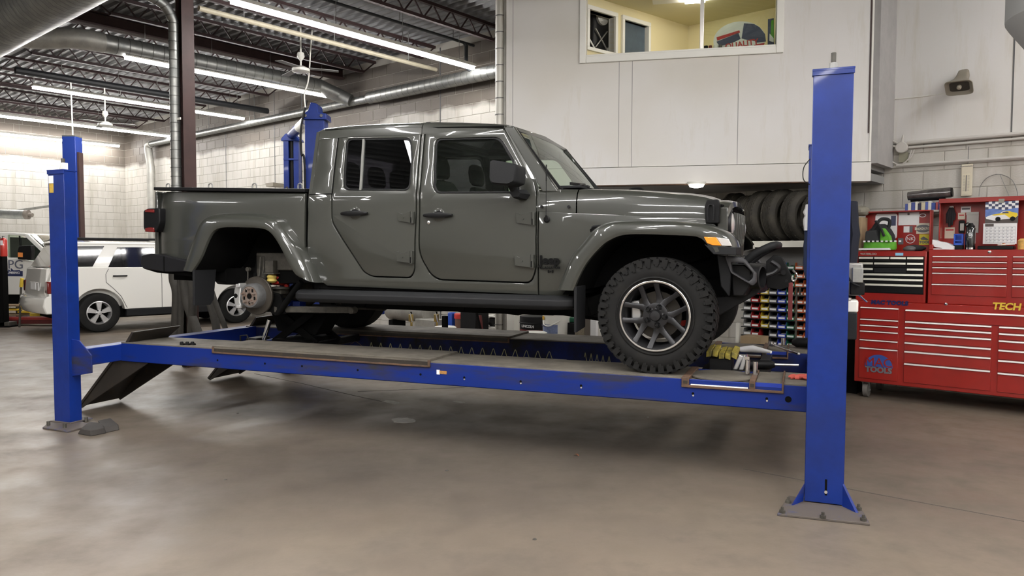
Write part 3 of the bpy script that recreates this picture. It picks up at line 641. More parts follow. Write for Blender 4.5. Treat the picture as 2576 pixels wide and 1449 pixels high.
# ================================================================== THE FOUR POST LIFT
RZ, RT_ = 0.672, 0.175      # runway top height and depth
lift = thing('four_post_lift', 'blue four post vehicle lift holding the grey pickup at knee height', 'lift', FL, -1.9, .1, 0)
NV0, NV1, FV0, FV1 = -1.0, -.52, .64, 1.18
U0, U1 = FL.V(305, 890, NV0)[0], 1.12
def runway(v0, v1, near):
    mb = MB(); s = 1 if near else -1
    # C-shaped runway: outer web, inner web, flanges, worn top plate
    r = MB().box(U0, U1, v0, v0+.012, RZ-RT_, RZ-.01).box(U0, U1, v1-.012, v1, RZ-RT_, RZ-.01).box(U0, U1, v0, v1, RZ-RT_, RZ-RT_+.01)
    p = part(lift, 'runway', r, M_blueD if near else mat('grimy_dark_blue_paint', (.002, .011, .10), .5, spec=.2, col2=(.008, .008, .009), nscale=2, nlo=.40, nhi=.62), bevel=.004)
    part(p, 'top_plate', MB().box(U0, ua, v0+.001, v1-.001, RZ-.012, RZ).box(ub_, uc, v0-.004, v1+.004, RZ-.004, RZ+.012).box(uc, ue, v0+.001, v1-.001, RZ-.012, RZ).box(uf, ug, v0+.03, v1-.001, RZ-.03, RZ-.02).box(ug, U1, v0+.001, v1-.001, RZ-.012, RZ), M_deck, bevel=.002)
    part(p, 'slip_plate', MB().box(ub_, uc, v0-.006, v1, RZ+.012, RZ+.018), M_deck, bevel=.002)
    part(p, 'slide_channel', MB().box(ub_, uc, v0-.012, v0-.002, RZ-.045, RZ-.032).box(ub_, ub_+.02, v0-.012, v0, RZ-.045, RZ+.01).box(uc-.02, uc, v0-.012, v0, RZ-.045, RZ+.01), M_rust, bevel=.002)
    part(p, 'slide_gap', MB().box(ub_+.02, uc-.02, v0-.004, v0+.0005, RZ-.032, RZ-.003), M_grease, smooth=0)
    return p
ua = FL.V(535, 880, NV0)[0]; ub_ = ua; uc = FL.V(1083, 930, NV0)[0]
ue = FL.V(1715, 950, NV0)[0]; uf = ue; ug = FL.V(1972, 970, NV0)[0]
for (v0, v1, near) in ((NV0, NV1, True), (FV0, FV1, False)):
    p = runway(v0, v1, near)
    # front turn plate pocket
    mid = FL.V(1890, 960, NV0)[0]
    part(p, 'pocket_rim', MB().box(uf, ug, v0-.014, v0-.002, RZ-.065, RZ-.048).box(uf, uf+.05, v0-.014, v1, RZ-.05, RZ+.004).box(mid-.012, mid+.025, v0-.014, v1, RZ-.05, RZ+.006).box(ug-.012, ug, v0-.014, v1, RZ-.05, RZ+.01), M_rust, bevel=.003)
    part(p, 'pocket_slot', MB().box(uf+.012, uf+.04, v0-.016, v0-.013, RZ-.04, RZ-.02).box(mid-.006, mid+.018, v0-.016, v0-.013, RZ-.035, RZ-.012), M_grease, smooth=0)
    part(p, 'pocket_roller', MB().cyl((uf+.06, v0+.02, RZ-.035), (mid-.02, v0+.02, RZ-.035), .009, n=8).cyl((uf+.06, v0+.0, RZ-.047), (mid-.02, v0+.0, RZ-.047), .007, n=8), M_alu)
    uu = (uf+.05+mid-.012)/2
    tp = MB().lathe((uu, (v0+v1)/2, RZ-.02), (0, 0, 1), [(.21, 0), (.22, .006), (.22, .014), (.20, .018)], 30)
    tp.v = [(uu+(x-uu)*1.0, y, z) for x, y, z in tp.v]
    part(p, 'turn_plate', tp, M_deck)
    part(p, 'filler_plate', MB().box(mid+.025, ug-.012, v0+.003, v1-.003, RZ-.03, RZ-.006), M_deck, bevel=.003)
    part(p, 'filler_edge', MB().box(mid+.025, ug-.012, v0-.002, v0+.003, RZ-.03, RZ-.004), mat('bright_blue_edge', (.01, .035, .3), .4), smooth=0)
    hl = MB()
    for x in (548, 667, 760, 900, 1058, 1168, 1310, 1462, 1744, 1930):
        if near:
            uq = FL.V(x, 940, v0)[0]; hl.cyl((uq, v0-.002, RZ-.105), (uq, v0+.004, RZ-.105), .009, n=10)
    if near: part(p, 'bolt_holes', hl, M_dark, kind='stuff')
    for x in (1744, 1930, 1462, 1310, 1168):
        if near:
            uq = FL.V(x, 940, v0)[0]; part(p, 'bolt_head', MB().cyl((uq+.002, v0-.006, RZ-.118), (uq+.002, v0+.003, RZ-.118), .006, n=8), M_alu)
    if near:
        uq = FL.V(2000, 1000, v0)[0]; part(p, 'round_hole', MB().cyl((uq-.04, v0-.003, RZ-.1), (uq-.04, v0+.003, RZ-.1), .02, n=16), M_dark)
        uq = FL.V(1112, 940, v0)[0]; part(p, 'warning_sticker', MB().box(uq-.045, uq-.02, v0-.003, v0-.0005, RZ-.095, RZ-.06), M_paper, smooth=0)
        part(p, 'warning_sticker', MB().box(uq-.02, uq+.04, v0-.003, v0-.0005, RZ-.09, RZ-.066), mat('orange_sticker', (.45, .22, .06), .6, noise=.5, nscale=60), smooth=0)
    # ramp hinged on the rear end: plate rising above and hanging below the runway
    ru = U0 + .02; H = (ru, RZ - .02)
    lo = (ru - .60, .045); hi = (ru + .10, RZ + .085)
    rp = MB()
    pl = [(ru-.02, RZ-.03), (lo[0], lo[1]), (lo[0]+.03, lo[1]-.03), (ru+.25, RZ-RT_-.02), (ru+.30, RZ-RT_+.02)]
    rp.prism(pl, v0+.02, v0+.035).prism(pl, v1-.035, v1-.02)
    rp.rings([[(ru-.02, v, RZ-.03), (ru-.0, v, RZ-.045), (lo[0]+.02, v, lo[1]-.015), (lo[0], v, lo[1])] for v in (v0+.01, v1-.01)])
    ra = part(p, 'ramp', rp, M_grease, bevel=.003)
    st = MB().rings([[(ru+.02, v, RZ), (ru+.10+dx, v, RZ+.10+dx*.2), (ru+.12+dx, v, RZ+.095+dx*.2), (ru+.06, v, RZ)] for v, dx in ((v0+.01, 0), (v1-.01, .10))])
    part(p, 'ramp_stop', st, M_grease, bevel=.003)
    part(p, 'stop_bolt', MB().cyl((ru+.06, v0+.16, RZ+.055), (ru+.045, v0+.155, RZ+.062), .012, n=8).cyl((ru+.1, v0+.33, RZ+.07), (ru+.085, v0+.33, RZ+.078), .012, n=8), M_alu)
CV0 = -1.28
posts = []
def lift_column(u, v, h, w_, d_, sgn, base_u, name_lab, right):
    s = sgn
    sh = MB().prism([(u-w_/2, v), (u+w_/2, v), (u+w_/2, v+s*d_), (u+w_/2-.035, v+s*d_), (u+w_/2-.035, v+s*(d_-.012)), (u+w_/2-.012, v+s*(d_-.012)), (u+w_/2-.012, v+s*.012), (u-w_/2+.012, v+s*.012), (u-w_/2+.012, v+s*(d_-.012)), (u-w_/2+.035, v+s*(d_-.012)), (u-w_/2+.035, v+s*d_), (u-w_/2, v+s*d_)], .02, h, 'z')
    c = part(lift, 'column', sh, M_blue, bevel=.003)
    part(c, 'cap_plate', MB().box(u-w_/2-.006, u+w_/2+.006, min(v-.008*s, v+s*(d_+.01)), max(v-.008*s, v+s*(d_+.01)), h-.005, h+.008).box(u-w_/2-.005, u+w_/2+.005, *sorted((v-.007*s, v+s*.002)), h-.03, h), M_blue, bevel=.002)
    part(c, 'threaded_rod', MB().cyl((u, v+s*.07, h), (u, v+s*.07, h+.11), .015, n=10), M_cast)
    part(c, 'rod_nut', MB().cyl((u, v+s*.07, h+.008), (u, v+s*.07, h+.03), .026, n=6).cyl((u, v+s*.07, h+.03), (u, v+s*.07, h+.052), .024, n=6), M_wire)
    return c
wR = .215
uR = FL.Z(2072, 1274, 0)[0]; vR = FL.Z(2072, 1274, 0)[1]
colR = lift_column(uR, vR, 2.56, wR, .14, 1, None, '', True)
PL = MB().prism([FL.Z(1955, 1298, 0), FL.Z(2188, 1323, 0), FL.Z(2166, 1284, 0), FL.Z(1984, 1252, 0)], .001, .014, 'z')
part(colR, 'base_plate', PL, M_plate, bevel=.002)
part(colR, 'gusset', MB().rings([[(uR-wR/2-.015, vR+.0, .014), (uR-wR/2-.07, vR-.09, .014), (uR-wR/2, vR, .13)], [(uR-wR/2-.005, vR+.01, .014), (uR-wR/2-.06, vR-.085, .014), (uR-wR/2+.005, vR+.005, .13)]]), M_blueD)
part(colR, 'gusset', MB().rings([[(uR+wR/2, vR, .014), (uR+wR/2+.075, vR-.09, .014), (uR+wR/2, vR, .15)], [(uR+wR/2-.01, vR+.005, .014), (uR+wR/2+.06, vR-.09, .014), (uR+wR/2-.012, vR+.005, .15)]]), M_blueD)
for (x, y) in ((1983, 1265), (1968, 1290), (2070, 1303), (2160, 1283), (2172, 1310)):
    q = FL.Z(x, y, .014); part(colR, 'anchor_bolt', MB().cyl((q[0], q[1], .014), (q[0], q[1], .03), .017, n=6).cyl((q[0], q[1], .03), (q[0], q[1], .048), .008, n=8), M_cast)
zs_ = FL.V(2070, 1205, vR)[1]; zs2 = FL.V(2070, 1245, vR)[1]
part(colR, 'slot', MB().box(uR-.006+.01, uR+.016, vR-.002, vR+.001, zs2, zs_), M_dark, smooth=0)
part(colR, 'slot_bolt', MB().cyl((uR+.01, vR-.008, zs2+.02), (uR+.01, vR, zs2+.02), .009, n=8), M_alu)
# the pale reflection near the top of the front column is not painted in
# left near column
uL_, vL_ = -5.045, -1.46
colL = lift_column(uL_, vL_, 2.19, .19, .115, 1, None, '', False)
part(colL, 'base_plate', MB().prism([FL.Z(107, 1079, 0), FL.Z(170, 1089, 0), FL.Z(232, 1073, 0), FL.Z(196, 1060, 0), FL.Z(125, 1064, 0)], .001, .014, 'z').box(uL_-.13, uL_+.12, vL_-.02, vL_+.2, .014, .022), M_plate, bevel=.002)
for (x, y) in ((122, 1070), (163, 1076), (217, 1060)):
    q = FL.Z(x, y, .014); part(colL, 'anchor_bolt', MB().cyl((q[0], q[1], .014), (q[0], q[1], .05), .014, n=6), M_cast)
z1, z0 = FL.V(130, 442, vL_)[1], FL.V(130, 482, vL_)[1]; zm = FL.V(130, 461, vL_)[1]
part(colL, 'white_label', MB().box(uL_-.085, uL_-.03, vL_-.003, vL_-.0005, zm, z1), M_paper, smooth=0)
part(colL, 'yellow_label', MB().box(uL_-.08, uL_-.03, vL_-.003, vL_-.0005, z0-.01, zm-.003), mat('mustard_sticker', (.5, .33, .05), .6, noise=.3, nscale=40), smooth=0)
part(colL, 'top_cap_box', MB().box(uL_+.01, uL_+.05, vL_+.03, vL_+.08, 2.2, 2.26), M_whitep, bevel=.004)
lift_column(uR, 1.62, 2.5, wR, .14, -1, None, '', True)
lift_column(-5.0, 1.62, 2.19, .19, .115, -1, None, '', False)
# cross beams and carriages
cb = part(lift, 'cross_beam', MB().box(U0-.16, U0-.0, -1.34, 1.5, RZ-.17, RZ-.02), M_blueD, bevel=.006)
part(cb, 'carriage_gusset', MB().prism([(uL_+.095, RZ+.07), (uL_+.19, RZ+.06), (uL_+.33, RZ-.06), (uL_+.33, RZ-.21), (uL_+.06, RZ-.26), (uL_+.06, RZ+.07)], vL_+.03, vL_+.042), M_blueD, bevel=.003)
cf = part(lift, 'cross_beam', MB().box(.985, U1-.01, -1.15, 1.5, RZ-.165, RZ-.02), M_blueD, bevel=.006)
part(lift, 'rear_tie', MB().box(ua-.1, ua-.06, NV1, FV0, RZ-.13, RZ-.02), M_blueD, bevel=.004)
pbx = [FL.Z(300, 857, RZ)]
part(lift, 'side_beam', MB().rings([[(U0+.02, NV1, RZ-.02), (U0+.02, NV1+.03, RZ-.02), (U0+.02, NV1+.03, RZ-.1), (U0+.02, NV1, RZ-.1)], [(U0+.10, FV0, RZ-.0), (U0+.14, FV0, RZ-.0), (U0+.14, FV0, RZ-.14), (U0+.10, FV0, RZ-.14)]]), M_blueD)
# power unit behind the right column
pu_ = part(lift, 'power_unit', MB().box(uR+.10, uR+.19, vR+.14, vR+.24, FL.V(2155, 744, vR+.14)[1], FL.V(2155, 662, vR+.14)[1]), mat('grey_motor_cast', (.32, .31, .29), .5, metal=.4, noise=.3, nscale=20), bevel=.01)
zt = FL.V(2155, 755, vR+.14)[1]; zb = FL.V(2155, 787, vR+.14)[1]; zc = FL.V(2155, 855, vR+.14)[1]; zu = FL.V(2155, 660, vR+.14)[1]
part(pu_, 'reservoir', MB().box(uR+.07, uR+.17, vR+.14, vR+.27, zb, zt), M_whitep, bevel=.012)
part(pu_, 'lower_tank', MB().box(uR+.07, uR+.165, vR+.14, vR+.27, zc, zb), M_trim, bevel=.006)
part(pu_, 'switch_box', MB().box(uR+.12, uR+.20, vR+.12, vR+.15, FL.V(2155, 742, vR+.12)[1], FL.V(2155, 710, vR+.12)[1]), M_black, bevel=.006)
part(pu_, 'fill_cap', MB().lathe((uR+.115, vR+.15, zt), (0, 0, 1), [(.018, 0), (.018, .012), (.01, .018)], 12), M_chrome)
part(pu_, 'terminal_box', MB().box(uR+.13, uR+.19, vR+.11, vR+.14, zu-.12, zu-.03), M_galv, bevel=.004)
part(pu_, 'cable', MB().tube(crv([(uR+.1, vR+.13, zu-.07), (uR+.13, vR+.10, zu-.12), (uR+.17, vR+.10, zu-.14)], 6), .006, 6), M_black)
part(pu_, 'lever', MB().cyl((uR+.17, vR+.13, zt+.03), (uR+.215, vR+.12, zt-.01), .005, n=6), M_chrome)
part(lift, 'cable_loop', MB().tube(crv([(uR-.115, vR+.03, FL.V(2030, 398, vR)[1]), (uR-.15, vR+.04, FL.V(2020, 420, vR)[1]), (uR-.15, vR+.04, FL.V(2018, 450, vR)[1]), (uR-.115, vR+.04, FL.V(2032, 463, vR)[1])], 6), .003, 5), M_black)
# coiled air hose sagging between the runways
hs = thing('coiled_air_hose', 'thin pale coiled air hose strung along the far runway', 'hose', FL, -1, FV0-.03, .55)
hp = []; a = FL.V(930, 868, FV0-.03); b = FL.V(1405, 893, FV0-.03); N_ = 18*12
for i in range(N_): t = i/N_; hp.append((lerp(a[0], b[0], t), FV0-.045+.02*cos(2*pi*i/12), lerp(a[1], b[1], t)-.03*sin(pi*t)*0 + .05*sin(2*pi*i/12)-.02))
part(hs, 'coil', MB().tube(hp, .0035, 5), mat('pale_green_hose', (.30, .30, .16), .5))
c_, d_ = FL.V(1470, 893, FV0-.03), FL.V(1545, 905, FV0-.03); hp = []
for i in range(60): t = i/60; hp.append((lerp(c_[0], d_[0], t), FV0-.05+.02*cos(2*pi*i/12), lerp(c_[1], d_[1], t)+.045*sin(2*pi*i/12)-.02))
part(hs, 'coil', MB().tube(hp, .0035, 5), mat('pale_green_hose_end', (.30, .30, .16), .5))
part(hs, 'tail', MB().tube(crv([(a[0]-.22, FV0-.05, a[1]+.0), (a[0]-.15, FV0-.05, a[1]+.03), (a[0]-.05, FV0-.05, a[1]-.03), (a[0], FV0-.05, a[1]-.02)], 6), .003, 5), M_rust)

# ================================================================== THE PICKUP
truck = thing('pickup_truck', 'grey four door pickup truck on the blue lift with its near rear wheel removed', 'truck', FT, -1.75, 0, RZ)
def S(u, z):
    if z <= 1.25: b = .785 + (z - 1.1) * .1
    elif z <= 1.6: b = .80 + (z - 1.25) * .04
    elif z <= 1.95: b = .814 - (z - 1.6) * .04
    else: b = .80 - (z - 1.95) * .22
    if u > -.9: b -= (u + .9) * .13
    if u < -4.45: b -= (-4.45 - u) ** 2 * 1.2
    return b
def T(x, y, r=None):
    v = -.8
    for _ in range(4): u, z = FT.V(x, y, v); v = -S(u, z)
    return (u, z) if r is None else (u, z, r)
def TT(*pts): return [T(*p) for p in pts]
ZC = [1.15, 1.25, 1.4, 1.6, 1.8, 1.9, 1.96, 2.05, 2.2, 2.4]
rdoor = TT((852, 336, .03), (1060, 330, .02), (1047, 531), (1043, 680, .06), (1033, 699, .04), (934, 696, .06), (914, 683, .03), (834.5, 557, .05), (834, 509), (841, 420))
fdoor = TT((1069, 329, .02), (1268, 321, .03), (1343, 452, .1), (1351, 481, .05), (1349, 675, .07), (1336, 712, .05), (1104, 704, .06), (1083, 690, .04), (1054, 640, .08), (1055, 531))
rwin = TT((872, 350, .05), (1033, 348, .05), (1036, 400), (1029, 478, .05), (865, 477, .05), (865, 440))
fwin = TT((1096, 350, .05), (1257, 346, .06), (1291, 404), (1306, 484, .04), (1098, 485, .05), (1091, 470))
def grow(poly, d):
    c = Vector((sum(p[0] for p in poly)/len(poly), sum(p[1] for p in poly)/len(poly)))
    out = []
    for p in poly:
        w_ = Vector(p[:2]) - c; q = Vector(p[:2]) + Vector((d if w_.x > 0 else -d, d if w_.y > 0 else -d)); out.append((q.x, q.y) + tuple(p[2:]))
    return out
cab_out = TT((812, 328, .03), (1268, 317), (1354, 478, .05), (1353, 741), (823, 719), (806, 706), (774, 640), (777, 492), (783, 440), (794, 380))
for s in (-1, 1):
    cs = panel(truck, 'cab_side', cab_out, [grow(rdoor, .004), grow(fdoor, .004)], M_paint, S, .03, .005, .0, s, ZC)
    # dark jamb layer that shows through the shut lines
    panel(truck, 'door_jamb', cab_out, [grow(rwin, .01), grow(fwin, .01)], M_dark, S, .03, .004, .02, s, ZC, inset=.028)
    rd = panel(truck, 'rear_door', rdoor, [rwin], M_paint, S, .03, .007, .010, s, ZC)
    fd = panel(truck, 'front_door', fdoor, [fwin], M_paint, S, .03, .007, .010, s, ZC)
    for dd, wn, nm in ((rd, rwin, 'r'), (fd, fwin, 'f')):
        # black rubber frame around the glass
        panel(dd, 'window_seal', grow(wn, .004), [grow(wn, -.010)], M_black, S, .02, .004, .0, s, ZC, inset=.006)
        panel(dd, 'pane', wn, [], G_tint if nm == 'r' else G_clear, S, .004, .001, .0, s, ZC, inset=.016, smooth=0)
    a, b = T(914, 349), T(906, 478)
    sg_ = s
    mb = MB().rings([[(a[0]-.012, sg_*(S(*a)-.004), a[1]), (a[0]+.008, sg_*(S(*a)-.004), a[1]), (a[0]+.008, sg_*(S(*a)-.02), a[1]), (a[0]-.012, sg_*(S(*a)-.02), a[1])], [(b[0]-.012, sg_*(S(*b)-.004), b[1]), (b[0]+.008, sg_*(S(*b)-.004), b[1]), (b[0]+.008, sg_*(S(*b)-.02), b[1]), (b[0]-.012, sg_*(S(*b)-.02), b[1])]])
    part(rd, 'window_divider', mb, mat('grey_division_bar', (.14, .14, .13), .5) if s < 0 else M_black)
    if s < 0:
        near_rd, near_fd, near_cs = rd, fd, cs
# belt shut line of the hard top and roof joints
a, b = T(778, 488), T(835, 489)
part(near_cs, 'hardtop_seam', MB().box(a[0], b[0], -S(*a)-.003, -S(*a)+.004, (a[1]+b[1])/2-.004, (a[1]+b[1])/2+.004), M_dark, smooth=0)
a, b = T(853, 335), T(836, 486)
part(near_cs, 'quarter_seam', MB().bar((a[0], -S(*a)-.001, a[1]), (b[0], -S(*b)-.001, b[1]), .006, .004, up=(1,0,0)), M_dark, smooth=0)
# body swage line
def strip_on_side(par, name, p0, p1, hgt, d, m_, bev=.003, inset=0):
    (u0, z0), (u1, z1) = T(*p0), T(*p1); n = 6; R = []
    for i in range(n+1):
        t = i/n; u = lerp(u0, u1, t); z = lerp(z0, z1, t); y = -S(u, z)
        R.append([(u, y+inset, z-hgt/2), (u, y-d, z-hgt/4), (u, y-d, z+hgt/4), (u, y+inset, z+hgt/2)])
    return part(par, name, MB().rings(R), m_)
# roof
def roofring(u, ze, zt, w=.68):
    prof = [(-w-.012, ze-.075), (-w-.008, ze-.02), (-w+.012, ze+.012), (-w+.06, ze+.032), (-w+.18, (ze+.04+zt)/2+.005), (0, zt)]
    prof += [(-v, z) for v, z in prof[-2::-1]]
    return [(u, v, z) for v, z in prof] + [(u, w-.05, ze-.08), (u, -w+.05, ze-.08)]
def re(x, y):
    u, z = FT.V(x, y, -.66); return u, z
r0, r1, r2, r3 = re(807, 321), re(940, 311), re(1066, 307), re(1272, 311)
def lip(u, z, k=0): return roofring(u, z-.03-k, z+.012-k)
hr = MB().rings([[(r0[0]-.035, y, z-.06) for _, y, z in lip(r0[0], r0[1])], [(r0[0]-.02, y, z-.018) for _, y, z in lip(r0[0], r0[1])], lip(r0[0]+.03, r0[1]+.0), lip(lerp(r0[0], r1[0], .5), lerp(r0[1], r1[1], .55)+.004), lip(*r1), lip(r2[0]-.004, r2[1])])
part(truck, 'hardtop_roof', hr, M_paint, smooth=40)
fr3 = MB().rings([lip(r2[0]+.004, r2[1]+.004), lip(lerp(r2[0], r3[0], .5), lerp(r2[1], r3[1], .5)+.006), lip(r3[0]-.03, r3[1]), lip(r3[0]+.0, r3[1]-.004, .006)])
part(truck, 'roof_panel', fr3, M_paint, smooth=40)
a, b = T(819, 327), T(1268, 318)
part(truck, 'drip_seam', MB().bar((a[0], -S(*a)-.004, a[1]), (b[0], -S(*b)-.004, b[1]), .006, .010), M_dark, smooth=0)
# rear wall of the cab
hz = T(780, 486)[1]
bw_ = MB()
ub0, ub1, uz0 = T(790, 398)[0], r0[0], 1.2
part(truck, 'cab_back', MB().rings([[(-2.97, -.75, 1.2), (-2.97, .75, 1.2), (-2.97, .75, 1.2+.02), (-2.97, -.75, 1.22)], [(-2.97, -.79, 1.9), (-2.97, .79, 1.9), (-2.95, .79, 1.9), (-2.95, -.79, 1.9)], [(-2.96, -.79, 2.0), (-2.96, .79, 2.0), (-2.94, .79, 2.0), (-2.94, -.79, 2.0)]]), M_paint)
bk = MB()
for s in (-1, 1): bk.rings([[(-2.96, s*.79, 2.0), (-2.96, s*.55, 2.0), (-2.93, s*.55, 2.0), (-2.93, s*.79, 2.0)], [(r0[0]-.02, s*.69, 2.52), (r0[0]-.02, s*.55, 2.52), (r0[0]+.01, s*.55, 2.52), (r0[0]+.01, s*.69, 2.52)]])
bk.box(-2.93, -2.90, -.6, .6, 2.42, 2.54)
part(truck, 'hardtop_back', bk, M_paint)
part(truck, 'rear_window', MB().add([(-2.945, -.56, 2.0), (-2.945, .56, 2.0), (-2.90, .56, 2.44), (-2.90, -.56, 2.44)], [(0,1,2,3)]), G_tint, smooth=0)
# windscreen: frame of two pillars and two rails round the glass
wb0, wt0 = FT.V(1394, 496, -.745), FT.V(1290, 318, -.66)
wb1, wt1 = FT.V(1497, 482, .70), FT.V(1424, 373, .62)
ub = wb0[0]; zb = (wb0[1]+wb1[1])/2 - .005; ut = wt0[0]; zt = (wt0[1]+wt1[1])/2
ws = MB()
for s in (-1, 1):
    vb_, vt_ = s*.745, s*.655
    ws.rings([[(ub+.03, vb_, zb-.03), (ub+.03, vb_-s*.06, zb-.03), (ub-.05, vb_-s*.06, zb-.03), (ub-.09, vb_+s*.01, zb-.03)], [(ut+.01, vt_, zt), (ut+.01, vt_-s*.055, zt), (ut-.05, vt_-s*.055, zt), (ut-.07, vt_+s*.01, zt)]])
ws.rings([[(ut+.01, -.66, zt), (ut+.015, -.66, zt-.03), (ut-.04, -.66, zt-.04), (ut-.06, -.66, zt+.02)], [(ut+.03, 0, zt+.02), (ut+.035, 0, zt-.02), (ut-.03, 0, zt-.03), (ut-.05, 0, zt+.035)], [(ut+.01, .66, zt), (ut+.015, .66, zt-.03), (ut-.04, .66, zt-.04), (ut-.06, .66, zt+.02)]])
ws.box(ub-.03, ub+.05, -.74, .74, zb-.08, zb-.015)
part(truck, 'windscreen_frame', ws, M_paint, bevel=.006)
gl = []
for i in range(7):
    t = i/6; row = []
    for j in range(9):
        q = -1 + 2*j/8; hw = lerp(.70, .615, t); row.append((lerp(ub+.02, ut+.0, t)+.035*(1-q*q)+.012*sin(pi*t), q*hw, lerp(zb-.02, zt-.02, t)))
    gl.append(row)
part(truck, 'windscreen', MB().rings(gl, closed=False, cap=False), G_wind)
part(truck, 'windscreen_edge', MB().bar((ub+.035, -.70, zb-.01), (ut+.012, -.615, zt-.015), .012, .018).bar((ub+.035, .70, zb-.01), (ut+.012, .615, zt-.015), .012, .018).bar((ub+.045, -.70, zb-.01), (ub+.045, .70, zb-.01), .02, .02), M_black)
# hood and cowl
def hw(u): return S(u, 1.78) - .012
def seamz(u): a, b = T(1352, 530), T(1772, 548); return lerp(a[1], b[1], (u-a[0])/(b[0]-a[0]))
def crown(u):
    pts = [(-.95, 1.985), (-.72, 1.985), (-.3, 1.972), (.178, 1.93), (.30, 1.905), (.40, 1.865)]
    for (a, za), (b, zb_) in zip(pts, pts[1:]):
        if u <= b: return lerp(za, zb_, (u-a)/(b-a))
    return pts[-1][1]
def hoodring(u, dz=0.0):
    w = hw(u); zs = seamz(u) - .004; zc = crown(u) + dz; ze = lerp(zs, zc, .62)
    half = [(-w, zs), (-w+.004, lerp(zs, ze, .6)), (-w+.02, ze+.015), (-w+.055, lerp(ze, zc, .72)), (-w+.12, zc-.012), (-w*.52, zc-.002), (-w*.45, zc+.012), (0, zc+.016)]
    return [(u, v, z) for v, z in half] + [(u, -v, z) for v, z in half[-2::-1]]
us_ = T(1449, 505)[0]; ul_ = T(1776, 530)[0]
hd = part(truck, 'hood', MB().rings([hoodring(lerp(us_+.005, ul_+.06, i/14)) for i in range(15)], closed=False, cap=False), M_paint, smooth=50)
cw = part(truck, 'cowl', MB().rings([hoodring(lerp(-.912, us_-.004, i/3)) for i in range(4)], closed=False, cap=False), M_paint, smooth=50)
part(cw, 'vent_grille', MB().box(-.86, us_-.01, -.62, .62, crown(-.7)+.0, crown(-.7)+.02), M_trim, bevel=.004)
# wipers
for (v0_, v1_) in ((-.55, .02), (.05, .58)):
    wp = MB().tube([(-.66, v0_, 2.01), (-.72, (v0_+v1_)/2, 2.045), (-.80, v1_, 2.06)], .009, 6)
    wp.bar((-.76, v0_+.1, 2.035), (-.80, v1_+.06, 2.07), .012, .02)
    part(cw, 'wiper', wp, M_black)
for u_, v_ in ((-.64, -.42), (-.685, -.17)): part(cw, 'washer_nozzle', MB().box(u_-.02, u_+.02, v_-.03, v_+.03, 2.0, 2.018), M_black, bevel=.003)
for x in (1363, 1431):
    q = T(x, 520); part(cw, 'cowl_bolt', MB().cyl((q[0], -S(*q)-.008, q[1]), (q[0], -S(*q)+.004, q[1]), .012, n=6), M_steelblk)
part(hd, 'hood_bumper', MB().tube(crv([(FT.V(1578, 484, -.2)[0], -.2, 1.985), (FT.V(1590, 482, -.2)[0], -.2, 2.0), (FT.V(1612, 482, -.2)[0], -.2, 2.0), (FT.V(1620, 486, -.2)[0], -.2, 1.98)], 4), .008, 6), M_black)
# nose: grille shell with seven slots, lamps
def bow(v): return .045 * (1 - (v/.6)**2)
gz0, gz1 = 1.455, 1.86
gu = .425
R = []
for i in range(13):
    v = -.60 + 1.2*i/12; e = 1 - (abs(v)/.6)**6; zt_ = lerp(1.80, gz1+.03, e); b_ = bow(v)
    R.append([(ul_+.05, v, min(crown(ul_+.05), zt_)), (gu-.05+b_, v, zt_), (gu+.005+b_, v, zt_-.012), (gu+.015+b_, v, zt_-.05), (gu-.01+b_, v, zt_-.055), (ul_+.06, v, zt_-.08)])
part(truck, 'grille_top', MB().rings(R), M_paint, smooth=45)
sl = part(truck, 'grille', MB().rings([[(gu-.03+bow(v), v, gz0), (gu-.03+bow(v), v, gz1-.02), (gu-.06+bow(v), v, gz1-.02), (gu-.06+bow(v), v, gz0)] for v in [-.6+.1*k for k in range(13)]]), M_dark)
for k in range(8):
    v = -.315 + .09*k; b_ = bow(v)
    part(sl, 'grille_bar', MB().rings([[(gu-.03+b_, v-.018, gz0), (gu+.012+b_, v-.012, gz0), (gu+.012+b_, v+.012, gz0), (gu-.03+b_, v+.018, gz0)], [(gu-.02+b_, v-.018, gz1-.06), (gu+.026+b_, v-.012, gz1-.07), (gu+.026+b_, v+.012, gz1-.07), (gu-.02+b_, v+.018, gz1-.06)]]), M_paint, bevel=.004)
    if k < 7: part(sl, 'slot_insert', MB().box(gu-.01+bow(v), gu+.006+bow(v), v+.022, v+.030, gz0+.02, gz1-.09), M_alu, smooth=0)
part(sl, 'lower_rail', MB().rings([[(gu-.04+bow(v), v, 1.40), (gu+.03+bow(v), v, 1.40), (gu+.025+bow(v), v, 1.47), (gu-.04+bow(v), v, 1.47)] for v in [-.6+.1*k for k in range(13)]]), M_paint, bevel=.004)
for s in (-1, 1):
    v = s*.465; b_ = bow(v); c = (gu-.02+b_, v, 1.705)
    sd_ = MB().box(gu-.06, gu+.008+b_*.6, *sorted((s*.37, s*.60)), 1.47, 1.60).box(gu-.06, gu+.004+b_*.6, *sorted((s*.575, s*.605)), 1.55, 1.82)
    part(sl, 'lamp_surround', sd_, M_paint, bevel=.008)
    hl = part(truck, 'headlamp', MB().lathe(c, (1, 0, 0), [(.108, -.05), (.108, .03), (.098, .036), (.09, .02)], 28, cap=False), M_rimgrey)
    part(hl, 'reflector', MB().lathe(c, (1, 0, 0), [(.092, .015), (.06, .0), (.02, -.005)], 24), M_chrome)
    part(hl, 'lens', MB().lathe(c, (1, 0, 0), [(.094, .022), (.07, .04), (.03, .05), (.0, .052)], 24), M_clearlens)
